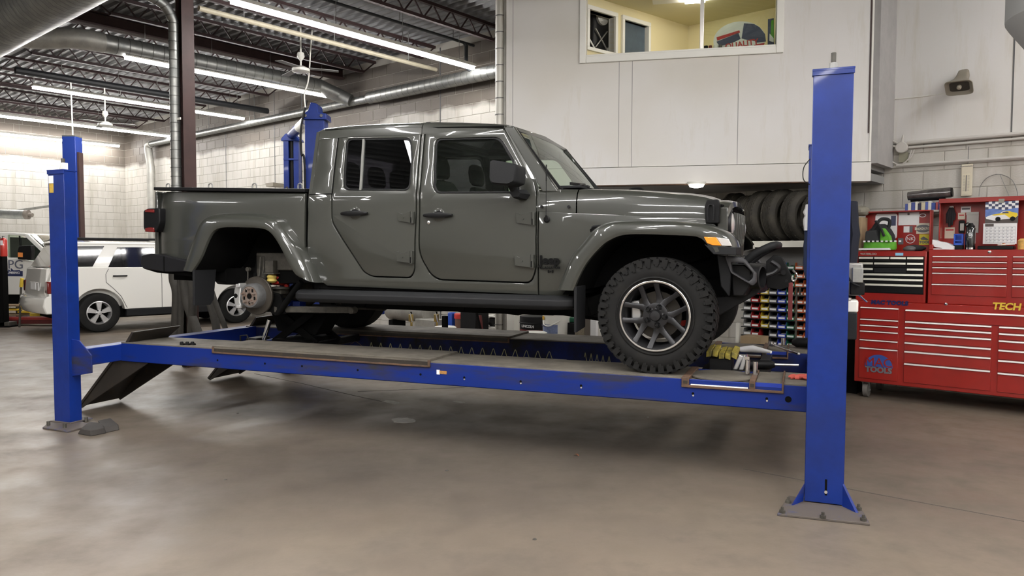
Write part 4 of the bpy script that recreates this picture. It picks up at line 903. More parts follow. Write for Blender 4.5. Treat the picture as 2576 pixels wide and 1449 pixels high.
# fender side below the hood, with vent
def arch_inner(lst, v): return [FT.V(x, y, v) for x, y in lst]
Fin = crv([(x, 0, y) for x, y in arch_inner([(1443, 731), (1472, 669), (1515, 619), (1545, 600), (1570, 592), (1609, 590), (1680, 592), (1745, 595), (1765, 602), (1780, 618), (1792, 637)], -.935)], 4)
Fout = crv([(x, 0, y) for x, y in [FT.V(x, y, -.80) for x, y in [(1407, 727), (1440, 648), (1472, 608), (1503, 572), (1533, 559), (1569, 554), (1650, 553), (1730, 556.5), (1790, 565)]] + [FT.V(1826, 580, -.86), FT.V(1846, 600, -.9), FT.V(1853, 622, -.9)]], 4)
Rin = crv([(x, 0, y) for x, y in arch_inner([(483, 684), (505, 650), (524, 604), (540, 580), (566, 573), (610, 573), (655, 575), (678, 584), (699, 611), (722, 655), (742, 690), (762, 700)], -.935)], 4)
Rout = crv([(x, 0, y) for x, y in [FT.V(x, y, -.80) for x, y in [(478, 678), (500, 610), (518, 561), (537, 543), (568, 537), (620, 535), (662, 538), (703, 547), (724, 561), (750, 597), (775, 633), (811, 711)]]], 4)
def flare(nm, Po, Pi, vin, s, m_=M_paint):
    n = 40; A, B_ = resample(Po, n), resample(Pi, n); R = []
    for i, (a, b) in enumerate(zip(A, B_)):
        a, b = Vector((a.x, a.z)), Vector((b.x, b.z)); L_ = lambda t: a.lerp(b, t)
        row = []
        for t, v in ((0, vin), (0, .80), (.10, .885), (.24, .922), (.40, .934), (.80, .942), (.97, .936), (1.0, .925), (1.0, .80)):
            q = L_(t); row.append((q.x, s*v, q.y))
        R.append(row)
    return part(truck, nm, MB().rings(R), m_, smooth=50)
def liner(nm, Pi, s, vin, drop):
    mb = MB(); P = resample(Pi, 24); P = [(p.x, p.z - .004) for p in P]
    mb.rings([[(u, s*.915, z) for u, z in P], [(u, s*vin, z) for u, z in P]], closed=False, cap=False)
    poly = P; mb.add([(u, s*vin, z) for u, z in poly], [tuple(range(len(poly)))])
    return part(truck, nm, mb, M_dark)
for s in (-1, 1):
    ff = flare('front_fender_flare', Fout, Fin, .55, s); rf = flare('rear_fender_flare', Rout, Rin, .74, s)
    if s < 0: near_ff, near_rf = ff, rf
    liner('front_wheel_well', Fin, s, .42, 0); liner('rear_wheel_well', Rin, s, .34, 0)
    arch = [(p.x, p.z) for p in resample(Fin, 16)]
    fo = [T(1355, 531), T(1772, 549), (.36, 1.70), (.40, 1.62)] + [(u, z+.02) for u, z in reversed(arch) if u < .36] + [(arch[0][0]-.02, arch[0][1])] + [T(1425, 747), T(1355, 742)]
    fn = panel(truck, 'fender', fo, [], M_paint, S, .03, .005, .006, s, ZC, ucuts=[-.6, -.3, 0, .2])
    if s < 0: near_fn = fn
    archr = [(p.x, p.z) for p in resample(Rin, 20)]
    bo = TT((407, 483, .03), (768, 486), (767, 640)) + [(T(767, 640)[0], 1.3)] + [(u, z+.03) for u, z in reversed(archr)] + TT((476, 658), (394, 638, .02), (391, 624), (387, 516), (392, 492, .03))
    bs = panel(truck, 'bed_side', bo, [], M_paint, S, .03, .006, .0, s, ZC + [1.3, 1.7], ucuts=[-4.45, -4.55, -4.62, -4.68])
    if s < 0: near_bs = bs
# vent, badges
vp = TT((1463, 592), (1466, 583), (1492, 567), (1513, 565), (1498, 573), (1480, 591), (1473, 609))
part(near_fn, 'fender_vent', MB().prism(vp, -S(-.4, 1.65)-.012, -S(-.4, 1.65)+.01), M_trim, bevel=.003)
part(near_fn, 'vent_opening', MB().prism(TT((1468, 590), (1492, 571), (1505, 569), (1480, 589), (1473, 602)), -S(-.4, 1.65)-.014, -S(-.4, 1.65)), M_dark, smooth=0)
M_badge = mat('matt_black_badge', (.004, .004, .004), .6, spec=.1)
def ontruck(par, nm, body, x, y, hpx, **k):
    q = T(x, y); sz = hpx; text(par, nm, body, sz, q[0], -S(q[0]-.10, q[1])-.003, q[1], M_badge, **k)
ontruck(near_fn, 'brand_badge', 'Jeep', 1384, 655.5, .092, bold=.004, extrude=.003)
ontruck(near_fn, 'model_badge', 'GLADIATOR', 1385, 674, .024, bold=.0012, extrude=.002, space=1.25)
q = T(1385.5, 683); y_ = -S(q[0]-.03, q[1]) - .004
part(near_fn, 'flag_badge', MB().box(q[0]-.021, q[0]-.010, y_, y_+.006, q[1]-.010, q[1]+.010).box(q[0]+.010, q[0]+.021, y_, y_+.006, q[1]-.010, q[1]+.010).prism([(q[0], q[1]+.008), (q[0]-.002, q[1]+.003), (q[0]-.006, q[1]+.002), (q[0]-.003, q[1]-.003), (q[0], q[1]-.008), (q[0]+.003, q[1]-.003), (q[0]+.006, q[1]+.002), (q[0]+.002, q[1]+.003)], y_, y_+.006), M_badge, smooth=0)
# handles, lock, hinges
for dd, x0, x1, yc in ((near_rd, 861, 927, 537), (near_fd, 1068, 1140, 541.5)):
    a, b = T(x0, yc-1), T(x1, yc+1); y_ = -S(*a); hgt = .062; um = (a[0]+b[0])/2; zc = (a[1]+b[1])/2
    part(dd, 'handle_recess', MB().lathe((um, y_-.001, zc), (0, -1, 0), [(.055, 0), (.05, .002), (.0, .002)], 20), M_paint)
    R = []
    for i in range(9):
        t = i/8; u = lerp(a[0], b[0], t); e = sin(pi*min(max(t, .03), .97))**.4; R.append([(u, y_-.012-.028*e*1.0, zc+.020*e), (u, y_-.018-.030*e, zc+.0), (u, y_-.012-.028*e, zc-.022*e), (u, y_-.004-.012*e, zc-.018*e), (u, y_-.004-.012*e, zc+.016*e)])
    part(dd, 'handle', MB().rings(R), M_black, smooth=60)
    part(dd, 'handle_guard', MB().rings([[(um-.045+.09*i/6, y_-.002, zc+.012+.025*sin(pi*i/6)), (um-.045+.09*i/6, y_-.016, zc+.010+.022*sin(pi*i/6)), (um-.045+.09*i/6, y_-.016, zc+.004), (um-.045+.09*i/6, y_-.002, zc+.0)] for i in range(7)]), M_black)
q = T(1079, 560); part(near_fd, 'lock', MB().lathe((q[0], -S(*q)-.002, q[1]), (0, -1, 0), [(.014, 0), (.014, .006), (.008, .009)], 16), M_chrome)
for dd, (xa, xb), (ya, yb) in ((near_rd, (1003, 1044), (532, 562)), (near_rd, (1000, 1043), (631, 663)), (near_fd, (1299, 1348), (534, 567)), (near_fd, (1296, 1346), (640, 674))):
    p = TT((xa, ya+1, .008), (xa+12, ya+7), (xb-12, ya, .01), (xb, ya, .004), (xb, yb, .004), (xb-8, yb-1, .01), (xa+2, yb-6, .008))
    y_ = -S(*T(xa, ya)); hg = part(dd, 'hinge', MB().prism(roundpoly(p, 3), y_-.020, y_+.004), M_paint, bevel=.006)
    c0_, c1_ = T(xb-5, ya), T(xb-5, yb)
    part(hg, 'hinge_barrel', MB().cyl((c0_[0], y_-.022, c0_[1]), (c1_[0], y_-.022, c1_[1]), .013, n=12), M_paint)
    part(hg, 'hinge_slot', MB().box(c0_[0]-.004, c0_[0]+.004, y_-.037, y_-.03, c1_[1]+.005, lerp(c1_[1], c0_[1], .5)), M_dark, smooth=0)
    cc = T((xa+xb)/2-6, (ya+yb)/2); part(hg, 'hinge_bolt', MB().cyl((cc[0], y_-.026, cc[1]), (cc[0], y_-.018, cc[1]), .008, n=10), M_paint)
# mirror
for s in (-1, 1):
    vm = s*1.02
    P = [FT.V(x, y, -1.0) for x, y in ((1248, 412), (1254, 406), (1284, 411), (1313, 417), (1315, 428), (1313, 462), (1296, 470), (1252, 466), (1247, 455))]
    P = roundpoly([(u, z, .015) for u, z in P], 3)
    um = sum(p[0] for p in P)/len(P); zm = sum(p[1] for p in P)/len(P)
    def sc(k, dv): return [(um+(u-um)*k, s*dv, zm+(z-zm)*k) for u, z in P]
    mr_ = part(truck, 'door_mirror', MB().rings([sc(.88, 1.135), sc(.97, 1.12), sc(1.0, 1.08), sc(.97, .93), sc(.85, .90)]), M_trim, smooth=50)
    q = FT.V(1305, 489, -.86)
    part(mr_, 'mirror_arm', MB().rings([[(q[0]+dx*k, s*v, q[1]+dz*k) for dx, dz in ((-.055, .01), (-.03, .032), (.04, .035), (.07, .0), (.045, -.035), (-.02, -.035))] for v, k in ((.79, 1.0), (.84, 1.0), (.90, .9), (.95, .7))]), M_trim, smooth=50)
    part(mr_, 'mirror_post', MB().cyl((q[0]-.01, s*.90, q[1]+.01), (q[0]-.02, s*.97, q[1]+.07), .03, n=12), M_trim)
# antenna
q = T(1376, 552); y_ = -S(*q); tpz = T(1379, 417)[1]
an = part(truck, 'antenna', MB().lathe((q[0], y_, q[1]), (0, -1, 0), [(.024, 0), (.024, .008), (.016, .014)], 16).cyl((q[0], y_-.015, q[1]), (q[0], y_-.02, q[1]+.03), .008, n=8).tube([(q[0], y_-.02, q[1]+.02), (q[0]+.0, y_-.02, lerp(q[1], tpz, .7)), (q[0]+.0, y_-.02, lerp(q[1], tpz, .7)), (q[0], y_-.02, tpz)], [.0028, .0028, .005, .005], 6), M_black)
# hood latch
P = TT((1773, 520), (1779, 503, .01), (1808, 502, .02), (1812, 515), (1810, 562), (1776, 562))
q = T(1790, 530)
vv = -S(q[0], q[1])
part(hd, 'hood_latch', MB().prism(roundpoly([(u, z) + ((.01,)) for u, z, *_ in P], 3), vv-.022, vv+.03), M_black, bevel=.006)
part(hd, 'latch_hook', MB().tube(crv([(q[0]-.018, vv-.03, T(1785, 555)[1]), (q[0]-.018, vv-.035, q[1]+.03), (q[0]+.015, vv-.035, q[1]+.03), (q[0]+.015, vv-.03, T(1785, 555)[1])], 4), .007, 6), M_steelblk)
# lamps on the flare
a = [FT.V(x, y, -.945) for x, y in ((1771, 596), (1801, 597), (1815, 618), (1793, 617), (1779, 612))]
part(near_ff, 'side_marker', MB().prism(a, -.952, -.92), M_amber, bevel=.003)
a = [FT.V(x, y, -.935) for x, y in ((1802, 597), (1833, 601), (1842, 619), (1816, 618.5))]
part(near_ff, 'running_lamp', MB().prism(a, -.944, -.91), M_clearlens, bevel=.003)
a = [FT.V(x, y, -.93) for x, y in ((1772, 614), (1786, 620), (1853, 622), (1853, 642), (1795, 640), (1780, 624))]
part(near_ff, 'lower_cap', MB().prism(a, -.94, -.60), M_trim, bevel=.004)
# bed: floor, tailgate, bulkhead, soft cover and rails
zr0, zr1 = T(408, 482)[1], T(768, 485)[1]; ubr, ubf = T(408, 482)[0], T(768, 485)[0]
part(truck, 'tailgate', MB().rings([[(ubr-.09, -.74, 1.36), (ubr-.04, -.74, 1.36), (ubr-.04, -.74, zr0), (ubr-.07, -.74, zr0)], [(ubr-.09, .74, 1.36), (ubr-.04, .74, 1.36), (ubr-.04, .74, zr0), (ubr-.07, .74, zr0)]]), M_paint, bevel=.01)
part(truck, 'bed_floor', MB().box(ubr-.04, ubf, -.33, .33, 1.45, 1.48).box(ubf-.03, ubf, -.78, .78, 1.45, zr1-.01), M_dark, smooth=0)
cv = MB()
for s in (-1, 1): cv.rings([[(u, s*(.815), z-.004), (u, s*.815, z+.024), (u, s*.72, z+.032), (u, s*.72, z-.004)] for u, z in ((ubr+.0, zr0+.01), (ubf+.01, zr1+.008))])
part(truck, 'bed_rail', cv, M_black, bevel=.004)
part(truck, 'bed_cover', MB().rings([[(u, -.73, z+.02), (u, -.4, z+.03), (u, .4, z+.03), (u, .73, z+.02), (u, .73, z+.01), (u, -.73, z+.01)] for u, z in ((ubr+.01, zr0+.01), (ubf, zr1+.008))]), M_fabric)
for x in (423, 529.5, 640, 755):
    u, z = FT.V(x, 473, -.74); part(truck, 'tie_loop', MB().tube(crv([(u-.022, -.74, z-.01), (u-.02, -.74, z+.028), (u, -.74, z+.04), (u+.02, -.74, z+.028), (u+.022, -.74, z-.01)], 4), .006, 6), M_wire)
# tail lamp
P = [FT.V(x, y, -.83) for x, y in ((366, 530), (376, 525), (406, 524), (407, 560), (398, 583), (372, 583), (366, 575))]
tl_ = part(truck, 'tail_lamp', MB().prism(roundpoly([(u, z, .02) for u, z in P], 3), -.855, -.70), M_black, bevel=.008)
for (ya, yb) in ((526, 535), (572, 584)):
    P = [FT.V(x, y, -.857) for x, y in ((366, ya+2), (376, ya), (388, ya+1), (388, yb), (366, yb-1))]; part(tl_, 'red_lens', MB().prism(P, -.863, -.845), M_redlens, bevel=.003)
# rear bumper
P = [FT.V(x, y, -.86) for x, y in ((357, 643), (382, 638), (413, 643), (475, 657), (475, 683), (420, 684), (362, 676), (355, 664))]
rb = part(truck, 'rear_bumper', MB().prism(roundpoly([(u, z, .015) for u, z in P], 3), -.87, -.45).box(-4.93, -4.80, -.5, .5, 1.30, 1.42), M_steelblk, bevel=.008)
part(rb, 'bumper_far_end', MB().prism(roundpoly([(u, z, .015) for u, z in P], 3), .45, .87), M_steelblk, bevel=.008)
a, b = FT.V(412, 645, -.872), FT.V(414, 684, -.872)
part(rb, 'bumper_joint', MB().box(a[0]-.006, a[0]+.006, -.874, -.865, b[1], a[1]), M_dark, smooth=0)
P = [FT.V(x, y, -.82) for x, y in ((362, 676), (478, 684), (484, 696), (440, 690), (395, 686))]
part(rb, 'lower_valance', MB().prism(P, -.82, .82), M_dark)
for s in (-1, 1):
    P = [(-.93, 1.36), (-.66, 1.36), (-.70, 1.06), (-.74, 1.015), (-.93, 1.02)]
    uf1 = FT.V(484, 700, -.93)[0]
    part(truck, 'mud_flap', MB().prism([(a_ if s < 0 else -a_, z) for a_, z in P], uf1, uf1+.02, 'u'), M_trim, bevel=.003)
    P = [(-.93, 1.26), (-.70, 1.26), (-.70, .95), (-.92, .93)]
    uf2 = FT.V(1443, 780, -.93)[0]
    part(truck, 'front_mud_flap', MB().prism([(a_ if s < 0 else -a_, z) for a_, z in P], uf2, uf2+.02, 'u'), M_trim, bevel=.003)
# rock rails
for s in (-1, 1):
    R = []
    for (u, k) in ((-3.03, .55), (-2.98, .9), (-2.9, 1), (-1.5, 1), (-.80, 1), (-.70, .95), (-.60, .35)):
        zt_, zb_ = 1.19, 1.083
        R.append([(u, s*.79, zt_-.005), (u, s*lerp(.82, .89, k), zt_-.012), (u, s*lerp(.84, .935, k), zt_-.035), (u, s*lerp(.84, .937, k), zb_+.03), (u, s*lerp(.83, .905, k), zb_+(1-k)*.03), (u, s*.79, zb_)])
    rk = part(truck, 'rock_rail', MB().rings(R), M_trim, bevel=.006)
    part(rk, 'rail_bracket', MB().box(-2.4, -2.34, *sorted((s*.45, s*.80)), 1.09, 1.15).box(-1.2, -1.14, *sorted((s*.45, s*.80)), 1.09, 1.15), M_dark)
# inner structure: floor, frame, engine mass, tank
part(truck, 'cab_floor', MB().box(-2.93, -.6, -.77, .77, 1.19, 1.24).box(-.95, -.9, -.74, .74, 1.24, 1.9), M_dark, smooth=0)
for s in (-1, 1):
    part(truck, 'frame_rail', MB().bar((-4.75, s*.50, 1.29), (-4.1, s*.50, 1.28), .08, .13).bar((-4.1, s*.50, 1.27), (-3.1, s*.50, 1.30), .08, .15).bar((-3.1, s*.5, 1.28), (-2.6, s*.45, 1.08), .08, .14).bar((-2.6, s*.45, 1.08), (-.6, s*.45, 1.08), .08, .14).bar((-.6, s*.45, 1.08), (-.2, s*.44, 1.22), .08, .14).bar((-.2, s*.44, 1.22), (.5, s*.44, 1.25), .08, .14), M_dark, bevel=.006)
part(truck, 'engine_block', MB().box(-.55, .32, -.36, .36, 1.1, 1.75), M_dark, bevel=.02)
part(truck, 'radiator', MB().box(.30, .37, -.42, .42, 1.25, 1.8), M_dark)
part(truck, 'gearbox', MB().rings([[(u, r*cos(2*pi*k/10), 1.12+r*sin(2*pi*k/10)) for k in range(10)] for u, r in ((-.55, .2), (-1.0, .15), (-1.3, .12), (-1.35, .17), (-1.6, .15))]), M_dark)
part(truck, 'skid_plate', MB().box(-1.75, -.9, -.42, .42, 1.0, 1.03).box(-2.75, -1.9, .05, .42, .98, 1.15), M_dark, bevel=.01)
part(truck, 'tank_skid', MB().prism([(-2.95, 1.16), (-2.9, 1.01), (-1.9, 1.0), (-1.85, 1.16)], -.42, -.02), M_dark, bevel=.01)
part(truck, 'muffler', MB().lathe((-3.05, .22, 1.02), (1, 0, 0), [(.04, -.35), (.09, -.3), (.09, .2), (.04, .25)], 14), M_cast)
part(truck, 'drive_shaft', MB().cyl((-1.6, 0, 1.12), (-3.3, 0, 1.10), .035, n=12), M_dark)
part(truck, 'cross_member', MB().box(-4.6, -4.5, -.5, .5, 1.24, 1.32).box(-3.95, -3.85, -.5, .5, 1.18, 1.28).box(-1.75, -1.65, -.5, .5, 1.02, 1.1), M_dark)
# spare wheel under the bed
part(truck, 'spare_tyre', MB().lathe((-4.25, 0, 1.30), (0, 0, 1), [(.22, -.10), (.34, -.12), (.385, -.06), (.385, .06), (.34, .12), (.22, .10)], 36), M_rubber)
# inside of the bed well on the near side: pale frame rail and spring gear
urh, zrh = FT.V(627, 745, -.78)
AX = part(truck, 'rear_axle', MB().tube([(urh, -.70, zrh), (urh, -.25, zrh), (urh, -.15, zrh)], [.045, .045, .08], 14).tube([(urh, .70, zrh), (urh, .1, zrh)], .045, 14).ball((urh, 0, zrh), .15, 16, (.9, .9, 1)), M_cast)
part(truck, 'near_frame_section', MB().box(FT.V(648, 650, -.54)[0], FT.V(745, 650, -.54)[0], -.56, -.50, FT.V(700, 680, -.54)[1], FT.V(700, 636, -.54)[1]).box(FT.V(648, 650, -.54)[0], FT.V(672, 650, -.54)[0], -.56, -.50, FT.V(660, 702, -.54)[1], FT.V(660, 640, -.54)[1]), M_cast, bevel=.01)
us = FT.V(705, 700, -.47)[0]; z_a, z_b = FT.V(705, 719, -.47)[1], FT.V(705, 672, -.47)[1]
sp = []
for i in range(4*14): a = 2*pi*i/14; sp.append((us+.065*cos(a), -.47+.065*sin(a), lerp(z_a, z_b, i/(4*14))))
part(truck, 'coil_spring', MB().tube(sp, .018, 8), M_springred)
part(truck, 'spring_seat', MB().lathe((us, -.47, z_a-.035), (0, 0, 1), [(.07, 0), (.085, .01), (.085, .025), (.05, .03)], 16).box(us-.25, us+.05, -.52, -.42, z_a-.07, z_a-.035), M_cast)
ub2 = FT.V(684, 702, -.58)[0]; zb2 = FT.V(684, 711, -.58)[1]
part(truck, 'bump_stop', MB().lathe((ub2, -.58, zb2), (0, 0, 1), [(.028, 0), (.048, .015), (.038, .035), (.045, .055), (.03, .075)], 14), M_bumpstop)
part(truck, 'bump_bracket', MB().box(ub2-.045, ub2+.045, -.62, -.54, zb2+.09, FT.V(684, 655, -.58)[1]).box(ub2-.06, ub2+.06, -.63, -.53, zb2+.075, zb2+.09), M_cast, bevel=.006)
part(truck, 'shock_absorber', MB().cyl((urh-.13, -.58, 1.10), (urh-.12, -.50, 1.50), .022, n=10).cyl((urh-.13, -.58, 1.10), (urh-.125, -.54, 1.3), .032, n=12), M_dark)
part(truck, 'brake_line', MB().tube(crv([(urh-.06, -.56, 1.45), (urh-.055, -.58, 1.32), (urh-.05, -.60, 1.25), (urh+.01, -.64, 1.2)], 5), .009, 6).tube(crv([(urh-.02, -.56, 1.45), (urh-.01, -.58, 1.34), (urh-.02, -.6, 1.24)], 5), .006, 6), M_cast)
part(truck, 'sway_bar_link', MB().tube([(urh-.17, -.6, 1.33), (urh-.175, -.6, 1.2), (urh-.18, -.6, 1.1)], .007, 6).lathe((urh-.17, -.58, 1.34), (0, -1, 0), [(.02, 0), (.02, .03)], 12), M_cast)
part(truck, 'lower_shock', MB().tube([(urh+.47, -.66, 1.24), (urh+.22, -.66, .96)], .028, 12), M_dark)
part(truck, 'control_arm', MB().bar((urh+.15, -.62, .985), (urh+.92, -.56, 1.0), .045, .055).lathe((urh+.95, -.60, 1.0), (0, 1, 0), [(.03, -.03), (.03, .05)], 14), M_cast, bevel=.006)
part(truck, 'axle_bracket', MB().prism([(urh+.06, 1.15), (urh+.22, 1.12), (urh+.28, .95), (urh+.16, .93), (urh+.04, 1.0)], -.64, -.60), M_dark, bevel=.005)
# rotor, hat, studs, caliper
RO = part(truck, 'brake_rotor', MB().lathe((urh, -.665, zrh), (0, -1, 0), [(.09, 0), (.168, 0), (.172, .004), (.172, .022), (.168, .026), (.115, .026), (.112, .028)], 48), M_rotor)
part(RO, 'rotor_hat', MB().lathe((urh, -.69, zrh), (0, -1, 0), [(.114, 0), (.110, .07), (.10, .088), (.088, .090), (.085, .086), (.0, .086)], 40), mat('grey_rotor_hat', (.12, .12, .12), .6, metal=.3, noise=.3, nscale=25))
part(RO, 'hub_face', MB().lathe((urh, -.776, zrh), (0, -1, 0), [(.085, 0), (.085, .002), (.03, .003), (.03, -.01), (.0, -.01)], 32), M_hubrust)
for k in range(5):
    a = radians(18 + 72*k); c = (urh + .0635*cos(a), zrh + .0635*sin(a))
    part(RO, 'wheel_stud', MB().cyl((c[0], -.776, c[1]), (c[0], -.815, c[1]), .0075, n=8), M_hubrust)
    a += radians(36); part(RO, 'hat_slot', MB().box(urh+.06*cos(a)-.009, urh+.06*cos(a)+.009, -.780, -.776, zrh+.06*sin(a)-.014, zrh+.06*sin(a)+.014), M_dark, smooth=0)
part(RO, 'hub_bore', MB().cyl((urh, -.779, zrh), (urh, -.781, zrh), .024, n=20), M_dark)
cal = part(truck, 'brake_caliper', MB().prism([(urh-.155, zrh+.10), (urh-.115, zrh+.115), (urh-.10, zrh+.08), (urh-.115, zrh-.05), (urh-.10, zrh-.09), (urh-.125, zrh-.12), (urh-.165, zrh-.10), (urh-.18, zrh-.02), (urh-.175, zrh+.05)], -.775, -.68), mat('silver_caliper', (.42, .42, .41), .4, metal=.6), bevel=.008)
part(cal, 'caliper_bracket', MB().box(urh-.135, urh-.09, -.80, -.775, zrh+.075, zrh+.105).box(urh-.13, urh-.085, -.80, -.775, zrh-.11, zrh-.08), M_alloy, bevel=.004)
part(cal, 'caliper_bore', MB().cyl((urh-.155, -.778, zrh), (urh-.155, -.77, zrh), .02, n=14), M_dark)
# wheels
def wheel(u, v, s, z, R_=.402, detail=True):
    """s: outward direction along v"""
    o = s
    def L(r, h): return (r, h)
    t_ = MB().lathe((u, v - s*.25, z), (0, s, 0), [(.235, .01), (.30, -.004), (.345, .0), (R_-.03, .012), (R_-.013, .035), (R_-.012, .215), (R_-.03, .238), (.345, .252), (.30, .256), (.248, .245), (.236, .235)], 72, ring=True)
    ty = part(truck, 'tyre', t_, M_rubber)
    if detail:
        tr = MB(); n = 40
        for k in range(n):
            a = 2*pi*k/n
            def blk(h0, h1, a0, a1, r0, r1, sk=0):
                P = []
                for (r, hh) in ((r0, h0), (r0, h1), (r1, h1), (r1, h0)):
                    for aa in (a0, a1):
                        P.append((r, hh, aa))
                vs = [(u + r*cos(aa + sk*(hh-.125)), v - s*.25 + s*hh, z + r*sin(aa + sk*(hh-.125))) for r, hh, aa in P]
                tr.add(vs, [(0,1,3,2), (2,3,5,4), (4,5,7,6), (6,7,1,0), (0,2,4,6), (7,5,3,1)])
            w_ = 2*pi/n
            e = .012 if k % 2 else .0
            # shoulder lugs wrap over the sidewall
            blk(.190, .246-e*.3, a, a + w_*.74, R_-.020, R_, 1.2); blk(.238, .259, a + w_*.03, a + w_*.70, R_-.062+e, R_-.010, .6); blk(.246, .262, a+w_*.1, a+w_*.45, R_-.075+e, R_-.05, .6)
            blk(.004, .06, a, a + w_*.74, R_-.020, R_, 1.2); blk(.075, .118, a + w_*.3, a + w_*1.02, R_-.016, R_+.001, 2); blk(.132, .175, a - w_*.1, a + w_*.62, R_-.016, R_+.001, -2)
        part(ty, 'tread_lugs', tr, M_rubber, smooth=0, kind='stuff')
        part(ty, 'sidewall_band', MB().lathe((u, v, z), (0, s, 0), [(.258, .002), (.262, .008), (.268, .006), (.272, .0)], 64, ring=True), M_rubber)
    rim = part(truck, 'rim', MB().lathe((u, v - s*.25, z), (0, s, 0), [(.215, .03), (.222, .20), (.232, .235), (.243, .246), (.243, .252), (.232, .254), (.226, .246), (.21, .225), (.20, .05)], 64, ring=True), M_rimgrey)
    if detail:
        part(rim, 'machined_lip', MB().lathe((u, v, z), (0, s, 0), [(.229, .001), (.2435, .001), (.2435, .0055), (.240, .0075), (.231, .0065)], 72, ring=True), M_rimlip)
        sp_ = MB()
        for k in range(5):
            a0 = radians(-5 + 72*k)
            for sg2 in (-1, 1):
                a1 = a0 + sg2 * radians(22.0)
                P = []
                for r, a, w_, h, dpt in ((.045, a0 + sg2*radians(4), .05, -.030, .05), (.105, a0 + sg2*radians(7.5), .05, -.042, .04), (.135, a0 + sg2*radians(14), .038, -.040, .034), (.19, a0 + sg2*radians(20.0), .033, -.018, .03), (.232, a1, .040, -.002, .03)):
                    c_ = Vector((u + r*cos(a), 0, z + r*sin(a))); tdir = Vector((-sin(a), 0, cos(a)))
                    for_ = []
                    for kk, hh in ((-.5, h-dpt), (-.5, h-.004), (-.32, h), (.32, h), (.5, h-.004), (.5, h-dpt)):
                        q = c_ + tdir * (w_ * kk); for_.append((q.x, v + s*hh, q.z))
                    P.append(for_)
                sp_.rings(P)
        part(rim, 'spokes', sp_, M_rimgrey, smooth=40)
        part(rim, 'hub', MB().lathe((u, v, z), (0, s, 0), [(.085, -.08), (.088, -.035), (.07, -.030), (.040, -.034), (.037, -.022), (.033, -.014), (.0, -.010)], 36), M_rimgrey)
        for k in range(5):
            a = radians(-5 + 72*k) + radians(36) - radians(36); c = (u + .0635*cos(a), z + .0635*sin(a))
            part(rim, 'lug_nut', MB().cyl((c[0], v - s*.034, c[1]), (c[0], v - s*.012, c[1]), .0125, .010, n=8), M_black)
            part(rim, 'lug_recess', MB().lathe((c[0], v, c[1]), (0, s, 0), [(.022, -.0325), (.019, -.029), (.016, -.031)], 16), M_black)
        part(rim, 'inner_barrel', MB().lathe((u, v, z), (0, s, 0), [(.218, -.03), (.205, -.18)], 48, cap=False), M_rimgrey)
    return ty
RW_ = .402; wz = RZ + RW_ - .006
# contact patch keeps the tyre on the runway
wheel(0, -.935, -1, wz)
wheel(0, .935, 1, wz, detail=False)
wheel(urh, .935, 1, wz, detail=False)
part(truck, 'front_rotor', MB().lathe((0, -.80, wz), (0, -1, 0), [(.05, 0), (.165, 0), (.165, .025), (.09, .025), (.09, .05), (.0, .05)], 40), M_rotor)
part(truck, 'front_caliper', MB().prism([(-.185, wz+.09), (-.13, wz+.10), (-.11, wz), (-.13, wz-.07), (-.18, wz-.06)], -.84, -.76), M_alloy, bevel=.008)
part(truck, 'far_red_caliper', MB().prism([(-.16, wz-.08), (-.13, wz-.05), (.05, wz-.10), (.07, wz-.17), (-.08, wz-.19)], .3, .36), M_springred)
part(truck, 'front_axle', MB().tube([(0, -.75, wz), (0, .75, wz)], .045, 14).tube([(-.12, -.7, wz+.02), (-.12, .7, wz+.05)], .018, 8).ball((0, .25, wz), .13, 14), M_dark)
fs = []
for i in range(5*12): a = 2*pi*i/12; fs.append((-.02+.06*cos(a), -.5+.06*sin(a), 1.15+.3*i/60))
part(truck, 'front_spring', MB().tube(fs, .013, 6), M_dark)
part(truck, 'front_control_arm', MB().bar((-.1, -.5, wz-.06), (-.95, -.42, wz+.0), .05, .06), M_dark)
# front bumper, winch plate, hoop
Pn = lambda lst, v: [FT.V(x, y, v) for x, y in lst]
M_bump = mat('grey_steel_bumper', (.046, .046, .049), .5, noise=.15)
O_ = [(1826, 643), (1866, 647), (1876, 655), (1895, 681), (1903, 687), (1903, 711), (1893, 720), (1866, 703), (1839, 685), (1830, 660)]
I_ = [(1840, 660), (1871, 662), (1893, 687), (1893, 699), (1883, 708), (1843, 683)]
def flatS(c): return lambda u, z: c
for s in (-1, 1):
    fb = panel(truck, 'front_bumper_end', [(u, z, .012) for u, z in Pn(O_, -.66)], [[(u, z, .012) for u, z in Pn(I_, -.66)]], M_bump, lambda u, z: .70 - (u-.5)*.35, .09, .010, 0, s)
    P = Pn([(1806, 642), (1830, 645), (1840, 690), (1835, 745), (1815, 720)], -.66)
    part(fb, 'bumper_wing', MB().prism(P, *sorted((s*.62, s*.70))), M_trim, bevel=.006)
bb = part(truck, 'front_bumper', MB().rings([[(.48, v, 1.20), (.66-abs(v)*.18, v, 1.20), (.72-abs(v)*.2, v, 1.28), (.72-abs(v)*.2, v, 1.38), (.66-abs(v)*.18, v, 1.42), (.46, v, 1.42)] for v in (-.60, -.4, -.2, 0, .2, .4, .60)]), M_steelblk, bevel=.008)
P = Pn([(1904, 684), (1920, 684), (1928, 700), (1928, 728), (1916, 752), (1903, 748)], -.45)
part(bb, 'fog_lamp_tube', MB().lathe((.62, -.52, 1.33), (.9, -.25, 0), [(.085, -.08), (.085, .05), (.075, .055), (.07, -.02), (0, -.02)], 24), M_steelblk)
part(bb, 'skid_apron', MB().prism([(.30, 1.0), (.62, 1.2), (.66, 1.25), (.45, 1.25), (.2, 1.1)], -.48, .48), M_steelblk, bevel=.006)
